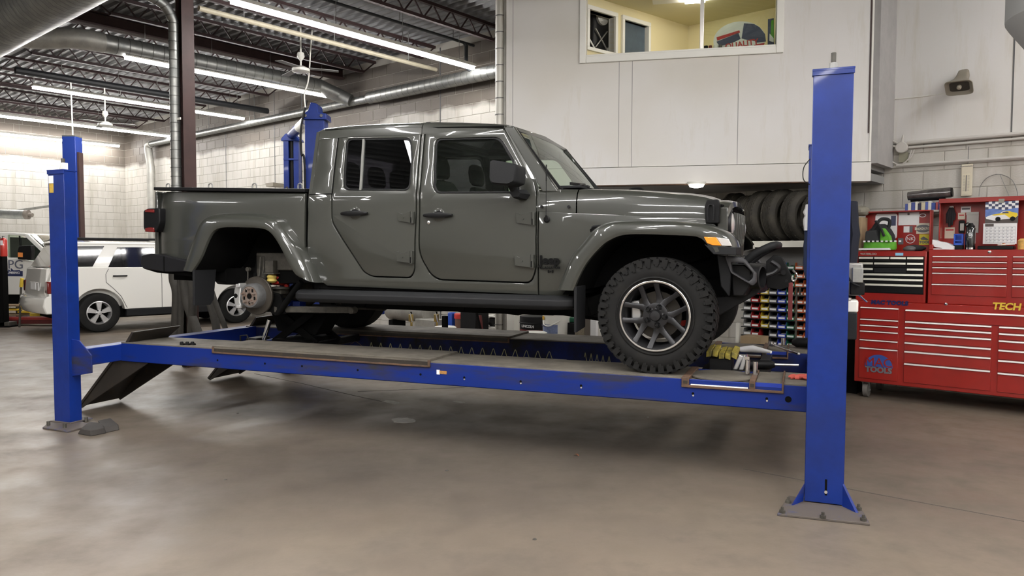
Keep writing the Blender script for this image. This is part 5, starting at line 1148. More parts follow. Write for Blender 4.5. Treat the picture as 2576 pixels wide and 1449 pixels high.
part(bb, 'bumper_hoop', MB().tube(crv([(.50, -.33, 1.40), (.60, -.33, 1.49), (.70, -.32, 1.545), (.74, -.24, 1.56), (.745, 0, 1.56), (.74, .24, 1.56), (.70, .32, 1.545), (.60, .33, 1.49), (.5, .33, 1.4)], 5), .028, 12), M_trim)
P = Pn([(1917, 662), (1942, 655), (1958, 690), (1966, 725), (1950, 740), (1922, 736)], -.2)
part(bb, 'winch_plate', MB().prism([(.69, 1.25), (.68, 1.44), (.73, 1.485), (.785, 1.475), (.855, 1.33), (.845, 1.26), (.78, 1.235)], -.30, -.285), M_black, bevel=.003)
part(bb, 'winch_plate', MB().prism([(.69, 1.25), (.68, 1.44), (.73, 1.485), (.785, 1.475), (.855, 1.33), (.845, 1.26), (.78, 1.235)], -.14, -.125), M_black, bevel=.003)
part(bb, 'winch_drum', MB().cyl((.76, -.28, 1.36), (.76, .28, 1.36), .05, n=16), M_black)
part(bb, 'tow_hook', MB().tube(crv([(.66, -.38, 1.33), (.74, -.38, 1.36), (.77, -.38, 1.40), (.72, -.38, 1.44)], 5), .016, 8), M_rimgrey)
part(bb, 'hook_bolt', MB().cyl((.80, -.305, 1.36), (.80, -.32, 1.36), .018, n=10).cyl((.82, -.305, 1.30), (.82, -.315, 1.30), .010, n=8), M_steelblk)
part(bb, 'winch_hook', MB().tube(crv([(.86, -.29, 1.38), (.89, -.29, 1.34), (.87, -.29, 1.30), (.85, -.29, 1.33)], 5), .008, 6), M_chrome)
part(bb, 'red_strap', MB().box(.835, .865, -.30, -.29, 1.02, 1.29), M_redD, bevel=.002)
# cabin
def seat(u, v, zf):
    st = part(truck, 'seat', MB().rings([[(u-.25, v-.24, zf+.30), (u+.27, v-.24, zf+.33), (u+.29, v-.22, zf+.40), (u+.25, v-.22, zf+.46), (u-.25, v-.22, zf+.42)], [(u-.25, v+.24, zf+.30), (u+.27, v+.24, zf+.33), (u+.29, v+.22, zf+.40), (u+.25, v+.22, zf+.46), (u-.25, v+.22, zf+.42)]]), M_seat, bevel=.03)
    R = []
    for t, w_, th in ((0, .24, .16), (.25, .25, .16), (.6, .235, .13), (.88, .20, .11), (1, .15, .07)):
        c = Vector((u-.22-.14*t, 0, zf+.40+.58*t)); R.append([(c.x-th/2, v-w_*.8, c.z), (c.x-th/2, v+w_*.8, c.z), (c.x+th*.3, v+w_, c.z), (c.x+th/2, v+w_*.6, c.z), (c.x+th/2, v-w_*.6, c.z), (c.x+th*.3, v-w_, c.z)])
    part(st, 'seat_back', MB().rings(R), M_seat, bevel=.02)
    R = []
    for t, w_, th in ((0, .09, .07), (.15, .13, .10), (.6, .135, .11), (.9, .11, .09), (1, .07, .05)):
        c = Vector((u-.375-.02*t, 0, zf+1.0+.19*t)); R.append([(c.x+th/2*cos(2*pi*k/12), v+w_*sin(2*pi*k/12), c.z) for k in range(12)])
    part(st, 'head_rest', MB().rings(R), M_seat, smooth=60)
for (u, v) in ((-1.55, -.36), (-1.55, .36)): seat(u, v, 1.12)
for (u, v) in ((-2.42, -.40), (-2.42, .02), (-2.42, .40)): seat(u, v, 1.10)
part(truck, 'dashboard', MB().prism([(-.93, 1.5), (-1.12, 1.52), (-1.18, 1.75), (-1.10, 1.92), (-.92, 1.96)], -.70, .70), M_black, bevel=.02)
part(truck, 'steering_wheel', MB().tube([(-1.30+.06*sin(a)*1.0-.02, .36+.18*cos(a), 1.86+.17*sin(a)) for a in [2*pi*k/24 for k in range(25)]], .014, 8).bar((-1.30, .2, 1.86), (-1.30, .52, 1.86), .03, .04).cyl((-1.30, .36, 1.86), (-1.1, .36, 1.8), .04, n=10), M_black)
part(truck, 'roll_bar', MB().tube([(-1.93, -.68, 1.3), (-1.93, -.64, 2.2), (-1.93, -.56, 2.44), (-1.93, .56, 2.44), (-1.93, .64, 2.2), (-1.93, .68, 1.3)], .035, 10).tube([(-1.93, -.58, 2.42), (-1.25, -.58, 2.40)], .03, 8).tube([(-1.93, .58, 2.42), (-1.25, .58, 2.40)], .03, 8).tube([(-1.93, -.58, 2.42), (-2.85, -.58, 2.45)], .03, 8), M_black)
part(truck, 'head_liner', MB().box(-2.85, -1.25, -.6, .6, 2.44, 2.455), mat('dark_head_liner', (.05, .05, .05), .9), smooth=0)
part(truck, 'grab_handle', MB().tube(crv([(-.98, -.66, 2.0), (-1.02, -.64, 2.12), (-1.08, -.63, 2.2)], 4), .012, 6), M_black)
part(truck, 'rear_view_mirror', MB().box(-1.20, -1.17, -.11, .11, 2.30, 2.36), M_black, bevel=.01)

# ================================================================== RED TOOL STORAGE
BV = 8.2
def bx(x, y, v=BV): return FB.V(x, y, v)
def drawer(par, u0, u1, z0, z1, v, face, pull, ph=.016, name='drawer'):
    d = part(par, name, MB().box(u0, u1, v-.012, v+.02, z0+.003, z1-.003), face, bevel=.003)
    part(d, 'drawer_pull', MB().rings([[(u, v-.012, z1-.004), (u, v-.026, z1-.006), (u, v-.028, z1-ph+.002), (u, v-.020, z1-ph), (u, v-.012, z1-ph+.004)] for u in (u0+.004, u1-.004)]), pull)
    return d
TL = bx(2148, 958)[0]; TR = 1.35; TB0 = bx(2148, 958)[1]; TB1 = bx(2180, 757)[1]
cab = thing('roller_tool_cabinet', 'long red roller tool cabinet with chrome drawer pulls on casters by the wall', 'tool cabinet', FB, TL+.5, BV+.35, 0)
part(cab, 'cabinet_body', MB().box(TL, TR, BV, BV+.75, TB0, TB1), M_red, bevel=.008)
za = lambda x, ys: [bx(x, y)[1] for y in ys]
cA = (bx(2163, 860)[0], bx(2260, 860)[0]); cB = (bx(2276, 860)[0], bx(2495, 860)[0]); cC = (bx(2512, 860)[0], TR-.05)
zz = za(2200, (772, 802, 817, 832, 854, 875)) + [TB0+.04]
for a, b in zip(zz, zz[1:]): drawer(cab, *cA, b, a, BV, M_red, M_pull)
zz = za(2300, (778, 807.5, 822.5, 838, 861, 883, 914)) + [TB0+.04]
drawer(cab, cB[0], TR-.05, zz[1], zz[0], BV, M_red, M_pull, .02)
for a, b in zip(zz[1:], zz[2:]): drawer(cab, *cB, b, a, BV, M_red, M_pull, .02)
zz = za(2540, (821, 838, 856, 880, 906, 938)) + [TB0+.04]
for a, b in zip(zz, zz[1:]): drawer(cab, *cC, b, a, BV, M_red, M_pull, .02)
for u in (TL+.10, TR-.1):
    for v in (BV+.10, BV+.62):
        c = part(cab, 'caster', MB().cyl((u-.022, v, .075), (u+.022, v, .075), .073, n=24), mat('grey_caster_tyre', (.13, .12, .11), .6))
        part(c, 'caster_fork', MB().box(u-.035, u-.026, v-.03, v+.03, .06, TB0).box(u+.026, u+.035, v-.03, v+.03, .06, TB0).box(u-.04, u+.04, v-.05, v+.05, TB0-.012, TB0).cyl((u-.04, v, .075), (u+.04, v, .075), .012, n=8), M_galv)
q = bx(2237, 762); text(cab, 'brand_strip', 'MAC TOOLS', .056, q[0], BV-.003, q[1], mat('navy_badge', (.015, .02, .10), .35, metal=.3), bold=.004, shear=.1, space=1.12)
q = bx(2538, 772); text(cab, 'series_badge', 'TECH', .088, q[0]-.02, BV-.003, q[1], M_yellow, bold=.003, shear=.15)
q2 = bx(2590, 776); text(cab, 'series_badge', '1000', .088, q[0]+.235, BV-.003, q[1]-.0, mat('dark_gold_letters', (.25, .17, .03), .4), bold=.003, shear=.15)
q = bx(2211, 922); z0_, z1_ = bx(2211, 923)[1], bx(2211, 892)[1]; hw_ = (bx(2246, 920)[0]-bx(2176, 920)[0])/2
lg = [(q[0] + hw_*cos(t), z0_ + (z1_-z0_)*sin(t)) for t in [pi*k/20 for k in range(21)]]
lo = part(cab, 'logo_plate', MB().prism(lg, BV-.018, BV-.013), mat('blue_enamel_logo', (.03, .07, .28), .35, coat=.5), smooth=0)
text(cab, 'logo_letters', 'MAC', .125, q[0], BV-.019, z0_+.045, M_red, bold=.0, space=.95)
text(cab, 'logo_letters', 'TOOLS', .078, q[0], BV-.016, z0_-.032, mat('pewter_letters', (.30, .31, .34), .3, metal=.7), bold=.004)
for x in (2380,): q = bx(x, 765); part(cab, 'lock', MB().lathe((q[0], BV, q[1]), (0, -1, 0), [(.013, 0), (.013, .004), (.006, .006)], 14), M_chrome)
# right hand top chest
RL = bx(2334, 700)[0]; RZ0, RZ1 = TB1+.0, bx(2343, 628)[1]
tc = thing('top_tool_chest', 'red top chest with thin chrome drawer pulls, its lid open behind a calendar', 'tool chest', FB, RL+.6, BV+.3, RZ0)
part(tc, 'chest_body', MB().box(RL, TR-.05, BV+.01, BV+.62, RZ0, RZ1), M_red, bevel=.006)
ca = (bx(2344, 700)[0], bx(2533, 700)[0]); cb_ = (bx(2546, 700)[0], TR-.1)
zz = za(2345, (643, 657, 671, 685, 713, 742)); 
for a, b in zip(zz, zz[1:]): drawer(tc, *ca, b, a, BV+.01, M_red, M_pull, .014); drawer(tc, *cb_, b, a, BV+.01, M_red, M_pull, .014)
q = bx(2489, 634); part(tc, 'lock', MB().lathe((q[0], BV+.01, q[1]), (0, -1, 0), [(.014, 0), (.014, .005), (.007, .007)], 14), M_chrome)
part(tc, 'side_lip', MB().box(RL, RL+.035, BV+.01, BV+.6, RZ1, RZ1+.05), M_red, bevel=.005)
LV = BV + .50
lz = bx(2370, 500, LV-.12)[1]; lu0 = bx(2366, 560, LV)[0]
ld = part(tc, 'lid', MB().box(lu0, TR-.05, LV+.08, LV+.10, RZ1, lz).box(lu0, TR-.05, LV-.10, LV+.10, lz-.012, lz).box(lu0, lu0+.012, LV-.08, LV+.10, RZ1+.03, lz).box(lu0, TR-.05, LV-.11, LV-.095, lz-.045, lz), M_red, bevel=.003)
# left hand chest with black drawers
LL0 = bx(2153, 690)[0]; LL1 = bx(2329, 690)[0]; LZ1 = bx(2200, 632)[1]
lc = thing('black_drawer_chest', 'red chest with black drawers and wide satin pulls, left of the larger chest', 'tool chest', FB, (LL0+LL1)/2, BV+.25, RZ0)
part(lc, 'chest_body', MB().box(LL0, LL1, BV+.01, BV+.5, RZ0, LZ1), M_red, bevel=.005)
part(lc, 'black_front', MB().box(bx(2158, 690)[0], bx(2324, 690)[0], BV+.006, BV+.012, bx(2320, 741)[1], bx(2320, 645)[1]), M_black, smooth=0)
xs = [2159, 2197.5, 2238, 2280, 2324]; U_ = [bx(x, 690)[0] for x in xs]
zz = za(2300, (646, 660, 674.5, 688.5, 701, 715, 740))
rows = [[(0,1), (1,2), (2,3), (3,4)], [(0,1), (1,3), (3,4)], [(0,1), (1,3), (3,4)], [(0,4)], [(0,4)], [(0,4)]]
for k, row in enumerate(rows):
    for (i, j) in row:
        if k == 2 and (i, j) == (1, 3): part(lc, 'blank_drawer_face', MB().box(U_[i]+.003, U_[j]-.003, BV-.004, BV+.006, zz[k+1]+.004, zz[k]-.003), M_trim, bevel=.003); continue
        drawer(lc, U_[i]+.003, U_[j]-.003, zz[k+1], zz[k], BV+.01, M_black, M_creamtrim, .026)
q = bx(2184, 639); text(lc, 'brand_badge', 'WATERLOO', .028, q[0], BV+.008, q[1], M_alu, bold=.001)
a, b = bx(2252, 643), bx(2272, 636); part(lc, 'blue_tag', MB().box(a[0], b[0], BV+.003, BV+.009, a[1], b[1]), mat('light_blue_tag', (.25, .55, .75), .5), smooth=0)
LV2 = BV + .40; l2z = bx(2200, 532, LV2-.1)[1]; a0, a1 = bx(2177, 560, LV2)[0], bx(2347, 560, LV2)[0]
ld2 = part(lc, 'lid', MB().box(a0, a1, LV2+.0, LV2+.02, LZ1, l2z).box(a0, a1, LV2-.10, LV2+.02, l2z-.012, l2z).box(a1-.012, a1, LV2-.10, LV2+.02, LZ1+.03, l2z), M_red, bevel=.003)
# stickers and papers on the two lids
def sheet(par, nm, x0, x1, y0, y1, v, m_, d=.002, rnd=0):
    a, b = FB.V(x0, y1, v), FB.V(x1, y0, v); p = roundpoly([(a[0], a[1], rnd), (b[0], a[1], rnd), (b[0], b[1], rnd), (a[0], b[1], rnd)], 4) if rnd else [(a[0], a[1]), (b[0], a[1]), (b[0], b[1]), (a[0], b[1])]
    return part(par, nm, MB().prism(p, v-d, v), m_, smooth=0)
v_ = LV2 - .001
M_ink = mat('grey_ink', (.12, .12, .13), .7); M_stk = mat('cream_sticker', (.62, .56, .44), .6); M_ystk = mat('yellow_sticker', (.60, .50, .03), .6)
pp = thing('pinned_sheet', 'white sheet with rounded corner and blue picture pinned to the left lid', 'paper', FB, bx(2230, 570, v_)[0], v_, bx(2230, 600, v_)[1])
sheet(pp, 'sheet', 2201, 2258, 537, 601, v_, M_paper, .003, .03); sheet(pp, 'blue_picture', 2241, 2254, 543, 568, v_-.003, M_sgblue)
pp = thing('pinned_sheet', 'wide white sheet held by a round magnet on the left lid', 'paper', FB, bx(2286, 560, v_)[0], v_, bx(2286, 567, v_)[1])
sheet(pp, 'sheet', 2260, 2313, 534, 567, v_, M_paper, .004)
q = bx(2286, 538.5, v_); part(pp, 'magnet', MB().cyl((q[0], v_-.012, q[1]), (q[0], v_-.004, q[1]), .011, n=12), M_darkgrey)
a = sheet(ld2, 'sticker', 2273, 2288, 569, 585, v_, M_paper); sheet(ld2, 'sticker', 2288, 2296, 569, 585, v_, M_ink)
s1 = sheet(ld2, 'cream_sticker', 2305, 2341, 561, 588, v_, M_stk); q = bx(2322, 575, v_)
s2 = sheet(ld2, 'yellow_sticker', 2312, 2341, 589, 616, v_, M_ystk)
ro = [(q[0] + .068*cos(t), q[1] + .040*sin(t)) for t in [2*pi*k/24 for k in range(24)]]
part(ld2, 'sticker_oval', MB().prism(ro, v_-.0035, v_-.0005), M_ink, smooth=0)
part(ld2, 'sticker_band', MB().box(q[0]-.075, q[0]+.075, v_-.0045, v_-.003, q[1]-.014, q[1]+.014), M_stk, smooth=0)
text(ld2, 'sticker_text', 'TOOLS', .035, q[0], v_-.0055, q[1], M_ink, bold=.001, extrude=.0005)
q = bx(2326, 607, v_); text(ld2, 'sticker_text', 'TOOL', .035, q[0], v_-.004, q[1]-.01, M_ink, bold=.002, extrude=.0005)
part(ld2, 'sticker_print', MB().prism([(q[0]-.04, q[1]+.03), (q[0]-.01, q[1]+.05), (q[0]+.02, q[1]+.03), (q[0]+.04, q[1]+.012), (q[0]-.03, q[1]+.015)], v_-.0035, v_-.002), M_ink, smooth=0)
q = bx(2290, 601, v_); part(ld2, 'round_sticker', MB().lathe((q[0], v_, q[1]), (0, -1, 0), [(.046, 0), (.046, .002), (.041, .002), (.041, .0)], 28, ring=True), M_paper, smooth=0)
text(ld2, 'sticker_text', 'NK', .05, q[0], v_-.002, q[1], M_paper, extrude=.0006)
q = bx(2321, 542, v_); part(ld2, 'oval_sticker', MB().prism([(q[0]+.032*cos(t), q[1]+.019*sin(t)) for t in [2*pi*k/20 for k in range(20)]], v_-.002, v_), M_paper, smooth=0)
part(ld2, 'oval_sticker_centre', MB().prism([(q[0]+.026*cos(t), q[1]+.013*sin(t)) for t in [2*pi*k/20 for k in range(20)]], v_-.003, v_), M_redD, smooth=0)
sheet(ld2, 'dark_sticker', 2259, 2273, 599, 615, v_, M_ink)
# bag, cloth and tray on the left chest
def lump(mb, c, rx, ry, rz, n=14, seed=1, amp=.12, flat=0):
    rnd = random.Random(seed); ph = [rnd.uniform(0, 6) for _ in range(6)]; R = []
    for i in range(n//2+1):
        t = pi*i/(n//2); row = []
        for k in range(n):
            a = 2*pi*k/n; f = 1 + amp*(sin(3*a+ph[0]+2*t)+.6*sin(5*a+ph[1])*sin(3*t+ph[2]))
            z = -cos(t); z = max(z, -1+flat)
            row.append((c[0]+rx*f*sin(max(t, .02))*cos(a), c[1]+ry*f*sin(max(t, .02))*sin(a), c[2]+rz*z*(1+amp*.5*sin(2*a+ph[3]))))
        R.append(row)
    return mb.rings(R, cap=False)
bv = BV + .17; b0 = FB.V(2172, 625, bv); b1 = FB.V(2256, 625, bv); bt = FB.V(2216, 553, bv); zb_ = LZ1 + .012
bag = thing('tool_bag', 'black and lime green duffel bag standing on the left chest', 'bag', FB, (b0[0]+b1[0])/2, bv, LZ1)
um_ = (b0[0]+b1[0])/2; hw_ = (b1[0]-b0[0])/2; hh = bt[1]-zb_
def bagring(z, k, dy, sh=0): return [(um_+sh+hw_*k*cos(2*pi*j/20), bv+dy*sin(2*pi*j/20), z) for j in range(20)]
part(bag, 'green_base', MB().rings([bagring(zb_, .95, .10), bagring(zb_+.02, 1.0, .115), bagring(zb_+hh*.25, .97, .115), bagring(zb_+hh*.27, .93, .11)]), M_green, bevel=.01)
part(bag, 'black_body', MB().rings([bagring(zb_+hh*.26, .94, .11), bagring(zb_+hh*.5, .86, .10), bagring(zb_+hh*.68, .66, .08), bagring(zb_+hh*.82, .35, .06, .01), bagring(zb_+hh*.86, .15, .03, .02)]), M_fabric, smooth=60)
part(bag, 'green_side', MB().prism([(um_+hw_*.15, zb_+hh*.27), (um_+hw_*.18, zb_+hh*.7), (um_+hw_*.38, zb_+hh*.72), (um_+hw_*.75, zb_+hh*.45), (um_+hw_*.84, zb_+hh*.27)], bv-.118, bv-.05), M_green, bevel=.012)
part(bag, 'mesh_pocket', MB().prism([(um_-hw_*.75, zb_+hh*.28), (um_-hw_*.7, zb_+hh*.62), (um_-hw_*.05, zb_+hh*.66), (um_+hw_*.1, zb_+hh*.28)], bv-.125, bv-.06), mat('dark_grey_mesh', (.03, .032, .033), .9), bevel=.012)
part(bag, 'handle', MB().tube(crv([(um_-.06, bv-.10, zb_+hh*.6), (um_-.02, bv-.08, zb_+hh*.85), (um_+.02, bv-.03, zb_+hh*1.02), (um_+.09, bv-.02, zb_+hh*.96), (um_+.08, bv-.02, zb_+hh*.7)], 5), .018, 8).tube(crv([(um_-.02, bv-.11, zb_+hh*.95), (um_+.03, bv-.13, zb_+hh*.75), (um_+.07, bv-.13, zb_+hh*.45)], 4), .014, 6), M_fabric)
st_ = MB()
for k in range(9): st_.box(um_-hw_*.8+k*.042, um_-hw_*.8+k*.042+.02, bv-.13, bv-.12, zb_+hh*.26, zb_+hh*.31)
part(bag, 'white_stitching', st_, M_paper, kind='stuff', smooth=0)
single('magazine', MB().prism([FB.V(2165, 629, BV+.1), FB.V(2240, 629, BV+.1), FB.V(2240, 624, BV+.1), FB.V(2165, 625, BV+.1)], BV+.03, BV+.25), M_paper, 'white magazine lying under the green and black bag', 'magazine', FB)
q = FB.V(2300, 622, BV+.2); single('work_gloves', lump(MB(), (q[0], BV+.2, LZ1+.03), .10, .07, .035, 16, 5, .12, .3), M_fabric, 'crumpled black work gloves on the right end of the black drawer chest', 'gloves', FB)
q = FB.V(2280, 624, BV+.12); single('cap', lump(MB(), (q[0]+.03, BV+.12, LZ1+.025), .06, .05, .03, 14, 9, .06, .3), M_darkgrey, 'grey knitted cap in front of the black gloves', 'cap', FB)
# books and roll above
q0 = FB.V(2278, 528, BV+.62); q1 = FB.V(2352, 528, BV+.62); shz = FB.V(2300, 530, BV+.62)[1]
shf = thing('book_shelf', 'short white wall shelf behind the lids holding manuals', 'shelf', FB, (q0[0]+q1[0])/2, BV+.75, shz)
part(shf, 'board', MB().box(q0[0]-.05, q1[0]+.05, BV+.56, BW-.02, shz-.02, shz), M_whitep, bevel=.002)
part(shf, 'bracket', MB().prism([(BW-.015, shz-.02), (BW-.25, shz-.02), (BW-.015, shz-.2)], q0[0]+.02, q0[0]+.04, 'u'), M_galv, smooth=0)
bc = [(.05, .08, .3), (.6, .58, .5), (.05, .07, .25), (.7, .68, .6), (.02, .02, .05), (.55, .5, .35), (.08, .12, .4), (.65, .64, .6), (.04, .08, .33), (.45, .1, .1), (.05, .1, .4)]
uu = q0[0]; bn = ['navy', 'white', 'dark blue', 'cream white', 'black', 'tan', 'royal blue', 'pale grey', 'deep blue', 'dark red', 'bright blue']
for k, c in enumerate(bc):
    w_ = .026 + .012*((k*7) % 3)/2; hh_ = .075 + .02*((k*5) % 4)/3
    single('manual', MB().box(uu, uu+w_-.002, BV+.60, BV+.78, shz, shz+hh_), mat('manual_cover_' + bn[k].replace(' ', '_'), c, .6), '%s spine manual in the row on the wall shelf behind the lids' % bn[k], 'book', FB, group='manuals on the wall shelf', bevel=.002); uu += w_
qa, qb = FB.V(2283, 500, BV+.64), FB.V(2392, 493, BV+.64)
rl_ = thing('rolled_mat', 'dark rolled mat wrapped in clear plastic lying on the manuals', 'roll', FB, qa[0], BV+.64, qa[1]-.05)
rz_ = shz + .16
part(rl_, 'wrapped_roll', MB().tube([(qa[0], BV+.66, rz_), (lerp(qa[0], qb[0], .5), BV+.66, rz_+.012), (qb[0], BV+.66, rz_+.02)], [.045, .052, .055], 16), mat('crinkled_plastic_wrap', (.10, .09, .085), .25, coat=1, noise=.6, nscale=14, bump=1.0, bscale=18))
part(rl_, 'black_core', MB().cyl((qb[0], BV+.66, rz_+.02), (qb[0]+.012, BV+.66, rz_+.021), .048, n=18), M_black)
part(rl_, 'underside_band', MB().tube([(qa[0]+.03, BV+.65, rz_-.035), (qb[0]-.05, BV+.65, rz_-.025)], .03, 10), M_black)
# things in front of the right lid
v_ = LV + .079
gl_ = thing('hanging_gloves', 'dark gloves hanging from a white clip inside the open lid', 'gloves', FB, bx(2394, 550, v_)[0], v_, bx(2394, 580, v_)[1])
g0 = bx(2394, 522, v_-.03)
part(gl_, 'clip', MB().box(g0[0]-.018, g0[0]+.018, v_-.04, v_-.02, g0[1]-.015, g0[1]+.015), M_whitep, bevel=.003)
for k, (dx, l_) in enumerate(((-.03, .16), (-.012, .2), (.006, .18), (.022, .13))):
    part(gl_, 'glove_finger', MB().tube([(g0[0]+dx*.3, v_-.03, g0[1]), (g0[0]+dx, v_-.035, g0[1]-.07), (g0[0]+dx*1.2, v_-.035, g0[1]-l_)], [.012, .02, .010], 8), M_fabric)
for (x0, x1, y0, y1, nm) in ((2417, 2443, 519, 535, 'small white printed card inside the open lid'), (2376, 2402, 572, 600, 'worn cream card with red print low inside the open lid'), (2410, 2428, 535, 552, 'cream card with red print above the handset')):
    p = thing('card', nm, 'card', FB, bx(x0, y1, v_)[0], v_, bx(x0, y1, v_)[1]); sheet(p, 'card_face', x0, x1, y0, y1, v_, M_stk if 'cream' in nm else M_paper, .002)
    a, b = bx(x0+3, y0+5, v_), bx(x1-3, y0+8, v_); part(p, 'print', MB().box(a[0], b[0], v_-.003, v_-.001, b[1], a[1]), M_sgred if 'red' in nm else M_ink, smooth=0)
p = thing('handset', 'black handset with keypad standing inside the open lid', 'phone', FB, bx(2420, 570, v_-.02)[0], v_-.02, bx(2420, 586, v_-.02)[1])
a, b = bx(2412, 587, v_-.02), bx(2428, 554, v_-.02); part(p, 'handset_body', MB().prism(roundpoly([(a[0], a[1], .015), (b[0], a[1], .015), (b[0], b[1], .015), (a[0], b[1], .015)]), v_-.045, v_-.02), M_black, bevel=.004)
a, b = bx(2415, 580, v_-.046), bx(2425, 562, v_-.046); part(p, 'keypad', MB().box(a[0], b[0], v_-.048, v_-.045, a[1], b[1]), M_galvdull, smooth=0)
p = thing('paper_pad', 'thick grey paper pad hanging beside the handset', 'paper', FB, bx(2445, 560, v_)[0], v_, bx(2445, 585, v_)[1])
sheet(p, 'pad', 2431, 2463, 536, 586, v_-.01, mat('grey_newsprint', (.50, .49, .46), .8, noise=.15), .01); sheet(p, 'binding', 2431, 2463, 533, 541, v_-.018, M_galvdull, .008)
vc_ = BV + .16
cb2 = thing('blue_socket_rack', 'bright blue plastic rack on the right chest beside the flask', 'rack', FB, bx(2411, 610, vc_)[0], vc_, RZ1)
a, b = bx(2400, 618, vc_), bx(2424, 588, vc_); zb_ = RZ1 + .004
M_bplast = mat('bright_blue_plastic', (.02, .08, .45), .4)
part(cb2, 'rack_frame', MB().box(a[0], a[0]+.012, vc_-.03, vc_+.05, zb_+.04, b[1]).box(b[0]-.012, b[0], vc_-.03, vc_+.05, zb_+.04, b[1]).box(a[0], b[0], vc_+.04, vc_+.05, zb_+.04, b[1]).box(a[0], b[0], vc_-.03, vc_-.018, zb_+.04, zb_+.06).box(a[0], b[0], vc_-.03, vc_-.018, zb_+.08, zb_+.09).box(a[0], b[0], vc_-.03, vc_-.018, b[1]-.01, b[1]), M_bplast, bevel=.002)
part(cb2, 'black_foot', MB().box(a[0], b[0], vc_-.04, vc_+.05, RZ1+.002, zb_+.04), M_black, bevel=.003)
fl = bx(2441, 600, vc_); hf = bx(2441, 560, vc_)[1]-RZ1
ft_ = thing('thermos_flask', 'tall black insulated flask with loop lid on the right chest', 'flask', FB, fl[0], vc_, RZ1)
part(ft_, 'flask_body', MB().lathe((fl[0], vc_, RZ1+.001), (0, 0, 1), [(.040, 0), (.043, .01), (.043, hf*.78), (.036, hf*.82)], 20), mat('glossy_black_flask', (.01, .012, .012), .2, coat=1))
part(ft_, 'steel_base', MB().lathe((fl[0], vc_, RZ1+.001), (0, 0, 1), [(.0435, .001), (.044, .02)], 20, cap=False), M_chrome)
part(ft_, 'lid', MB().lathe((fl[0], vc_, RZ1+hf*.8), (0, 0, 1), [(.036, 0), (.036, .02), (.025, .03), (.018, hf*.18)], 16), M_black)
part(ft_, 'lid_loop', MB().tube(crv([(fl[0]-.03, vc_, RZ1+hf*.85), (fl[0]-.045, vc_-.01, RZ1+hf*.93), (fl[0]-.02, vc_, RZ1+hf)], 4), .006, 6), M_black)
sh_ = thing('paper_stack', 'curled white papers on the left end of the right chest', 'paper', FB, bx(2372, 610, BV+.1)[0], BV+.1, RZ1)
a, b = bx(2349, 603, BV+.1), bx(2400, 624, BV+.1)
part(sh_, 'top_sheet', MB().rings([[(lerp(a[0], b[0], t), v, lerp(a[1]-.0, RZ1+.03, t**.6)+.02*sin(3*t)+k) for v, k in ((BV+.04, -.0), (BV+.04, -.06), (BV+.06, -.06), (BV+.25, .0))] for t in (0, .2, .4, .6, .8, 1)]), M_paper)
part(sh_, 'lower_sheet', MB().box(a[0]+.01, b[0]-.03, BV+.03, BV+.25, RZ1+.002, RZ1+.012), M_paper, smooth=0)
# calendar
vq = LV - .098
calr = thing('wall_calendar', 'racing car calendar clipped to the raised red lid', 'calendar', FB, bx(2518, 560, vq)[0], vq, bx(2518, 614, vq)[1])
c0, c1 = bx(2476, 614, vq), bx(2563, 506, vq); zm = bx(2500, 562, vq)[1]; zh1 = bx(2500, 527, vq)[1]; zh2 = bx(2500, 537, vq)[1]; W_ = c1[0]-c0[0]
M_sky = mat('print_sky_blue', (.15, .25, .6), .6, noise=.4, nscale=14); M_asph = mat('print_asphalt', (.09, .075, .07), .7); M_yc = mat('print_yellow', (.75, .55, .02), .5)
part(calr, 'month_page', MB().box(c0[0]-.012, c1[0]-.006, vq-.006, vq-.003, c0[1], zm), M_paper, smooth=0)
part(calr, 'picture_sky', MB().box(c0[0], c1[0], vq-.006, vq-.003, zh2-.03, c1[1]), M_sky, smooth=0)
part(calr, 'picture_track', MB().box(c0[0], c1[0], vq-.0065, vq-.003, zm, zh2-.03), M_asph, smooth=0)
ck = MB(); ckb = MB(); n = 10
for i in range(n):
    for j in range(3):
        x0 = c0[0] + W_*i/n; z1_ = c1[1] - j*.024 + .008*sin(i*.9); (ck if (i+j) % 2 else ckb).box(x0, x0+W_/n, vq-.008, vq-.006, z1_-.024, z1_)
part(calr, 'white_checks', ck, M_paper, kind='stuff', smooth=0); part(calr, 'dark_checks', ckb, M_sgblue, kind='stuff', smooth=0)
def cp(*pts): return [(c0[0] + W_*x, zm + (c1[1]-zm)*y) for x, y in pts]
part(calr, 'car_body', MB().prism(cp((.02, .30), (.04, .22), (.3, .12), (.55, .18), (.9, .22), (.99, .34), (.97, .46), (.82, .50), (.74, .56), (.55, .56), (.45, .46), (.2, .40)), vq-.010, vq-.008), M_paper, smooth=0)
part(calr, 'car_stripe', MB().prism(cp((.20, .40), (.28, .36), (.6, .40), (.75, .24), (.9, .23), (.99, .34), (.97, .46), (.82, .50), (.74, .56), (.62, .56), (.60, .50), (.45, .46)), vq-.011, vq-.010), M_yc, smooth=0)
part(calr, 'car_glass', MB().prism(cp((.50, .46), (.56, .53), (.70, .53), (.72, .46)), vq-.012, vq-.011), M_sgblue, smooth=0)
for x in (.40, .84):
    c = cp((x, .20))[0]; part(calr, 'car_wheel', MB().cyl((c[0], vq-.013, c[1]), (c[0], vq-.011, c[1]), .022, n=14), M_black, smooth=0)
grid = MB()
for i in range(6):
    z = lerp(zm-.035, c0[1]+.012, i/5); grid.box(c0[0]+.01, c1[0]-.02, vq-.0068, vq-.006, z-.0008, z+.0008)
for i in range(8):
    x = lerp(c0[0]+.01, c1[0]-.02, i/7); grid.box(x-.0006, x+.0006, vq-.0068, vq-.006, c0[1]+.012, zm-.035)
part(calr, 'date_grid', grid, M_ink, smooth=0, kind='stuff'); 
d_ = MB(); tmpm = []
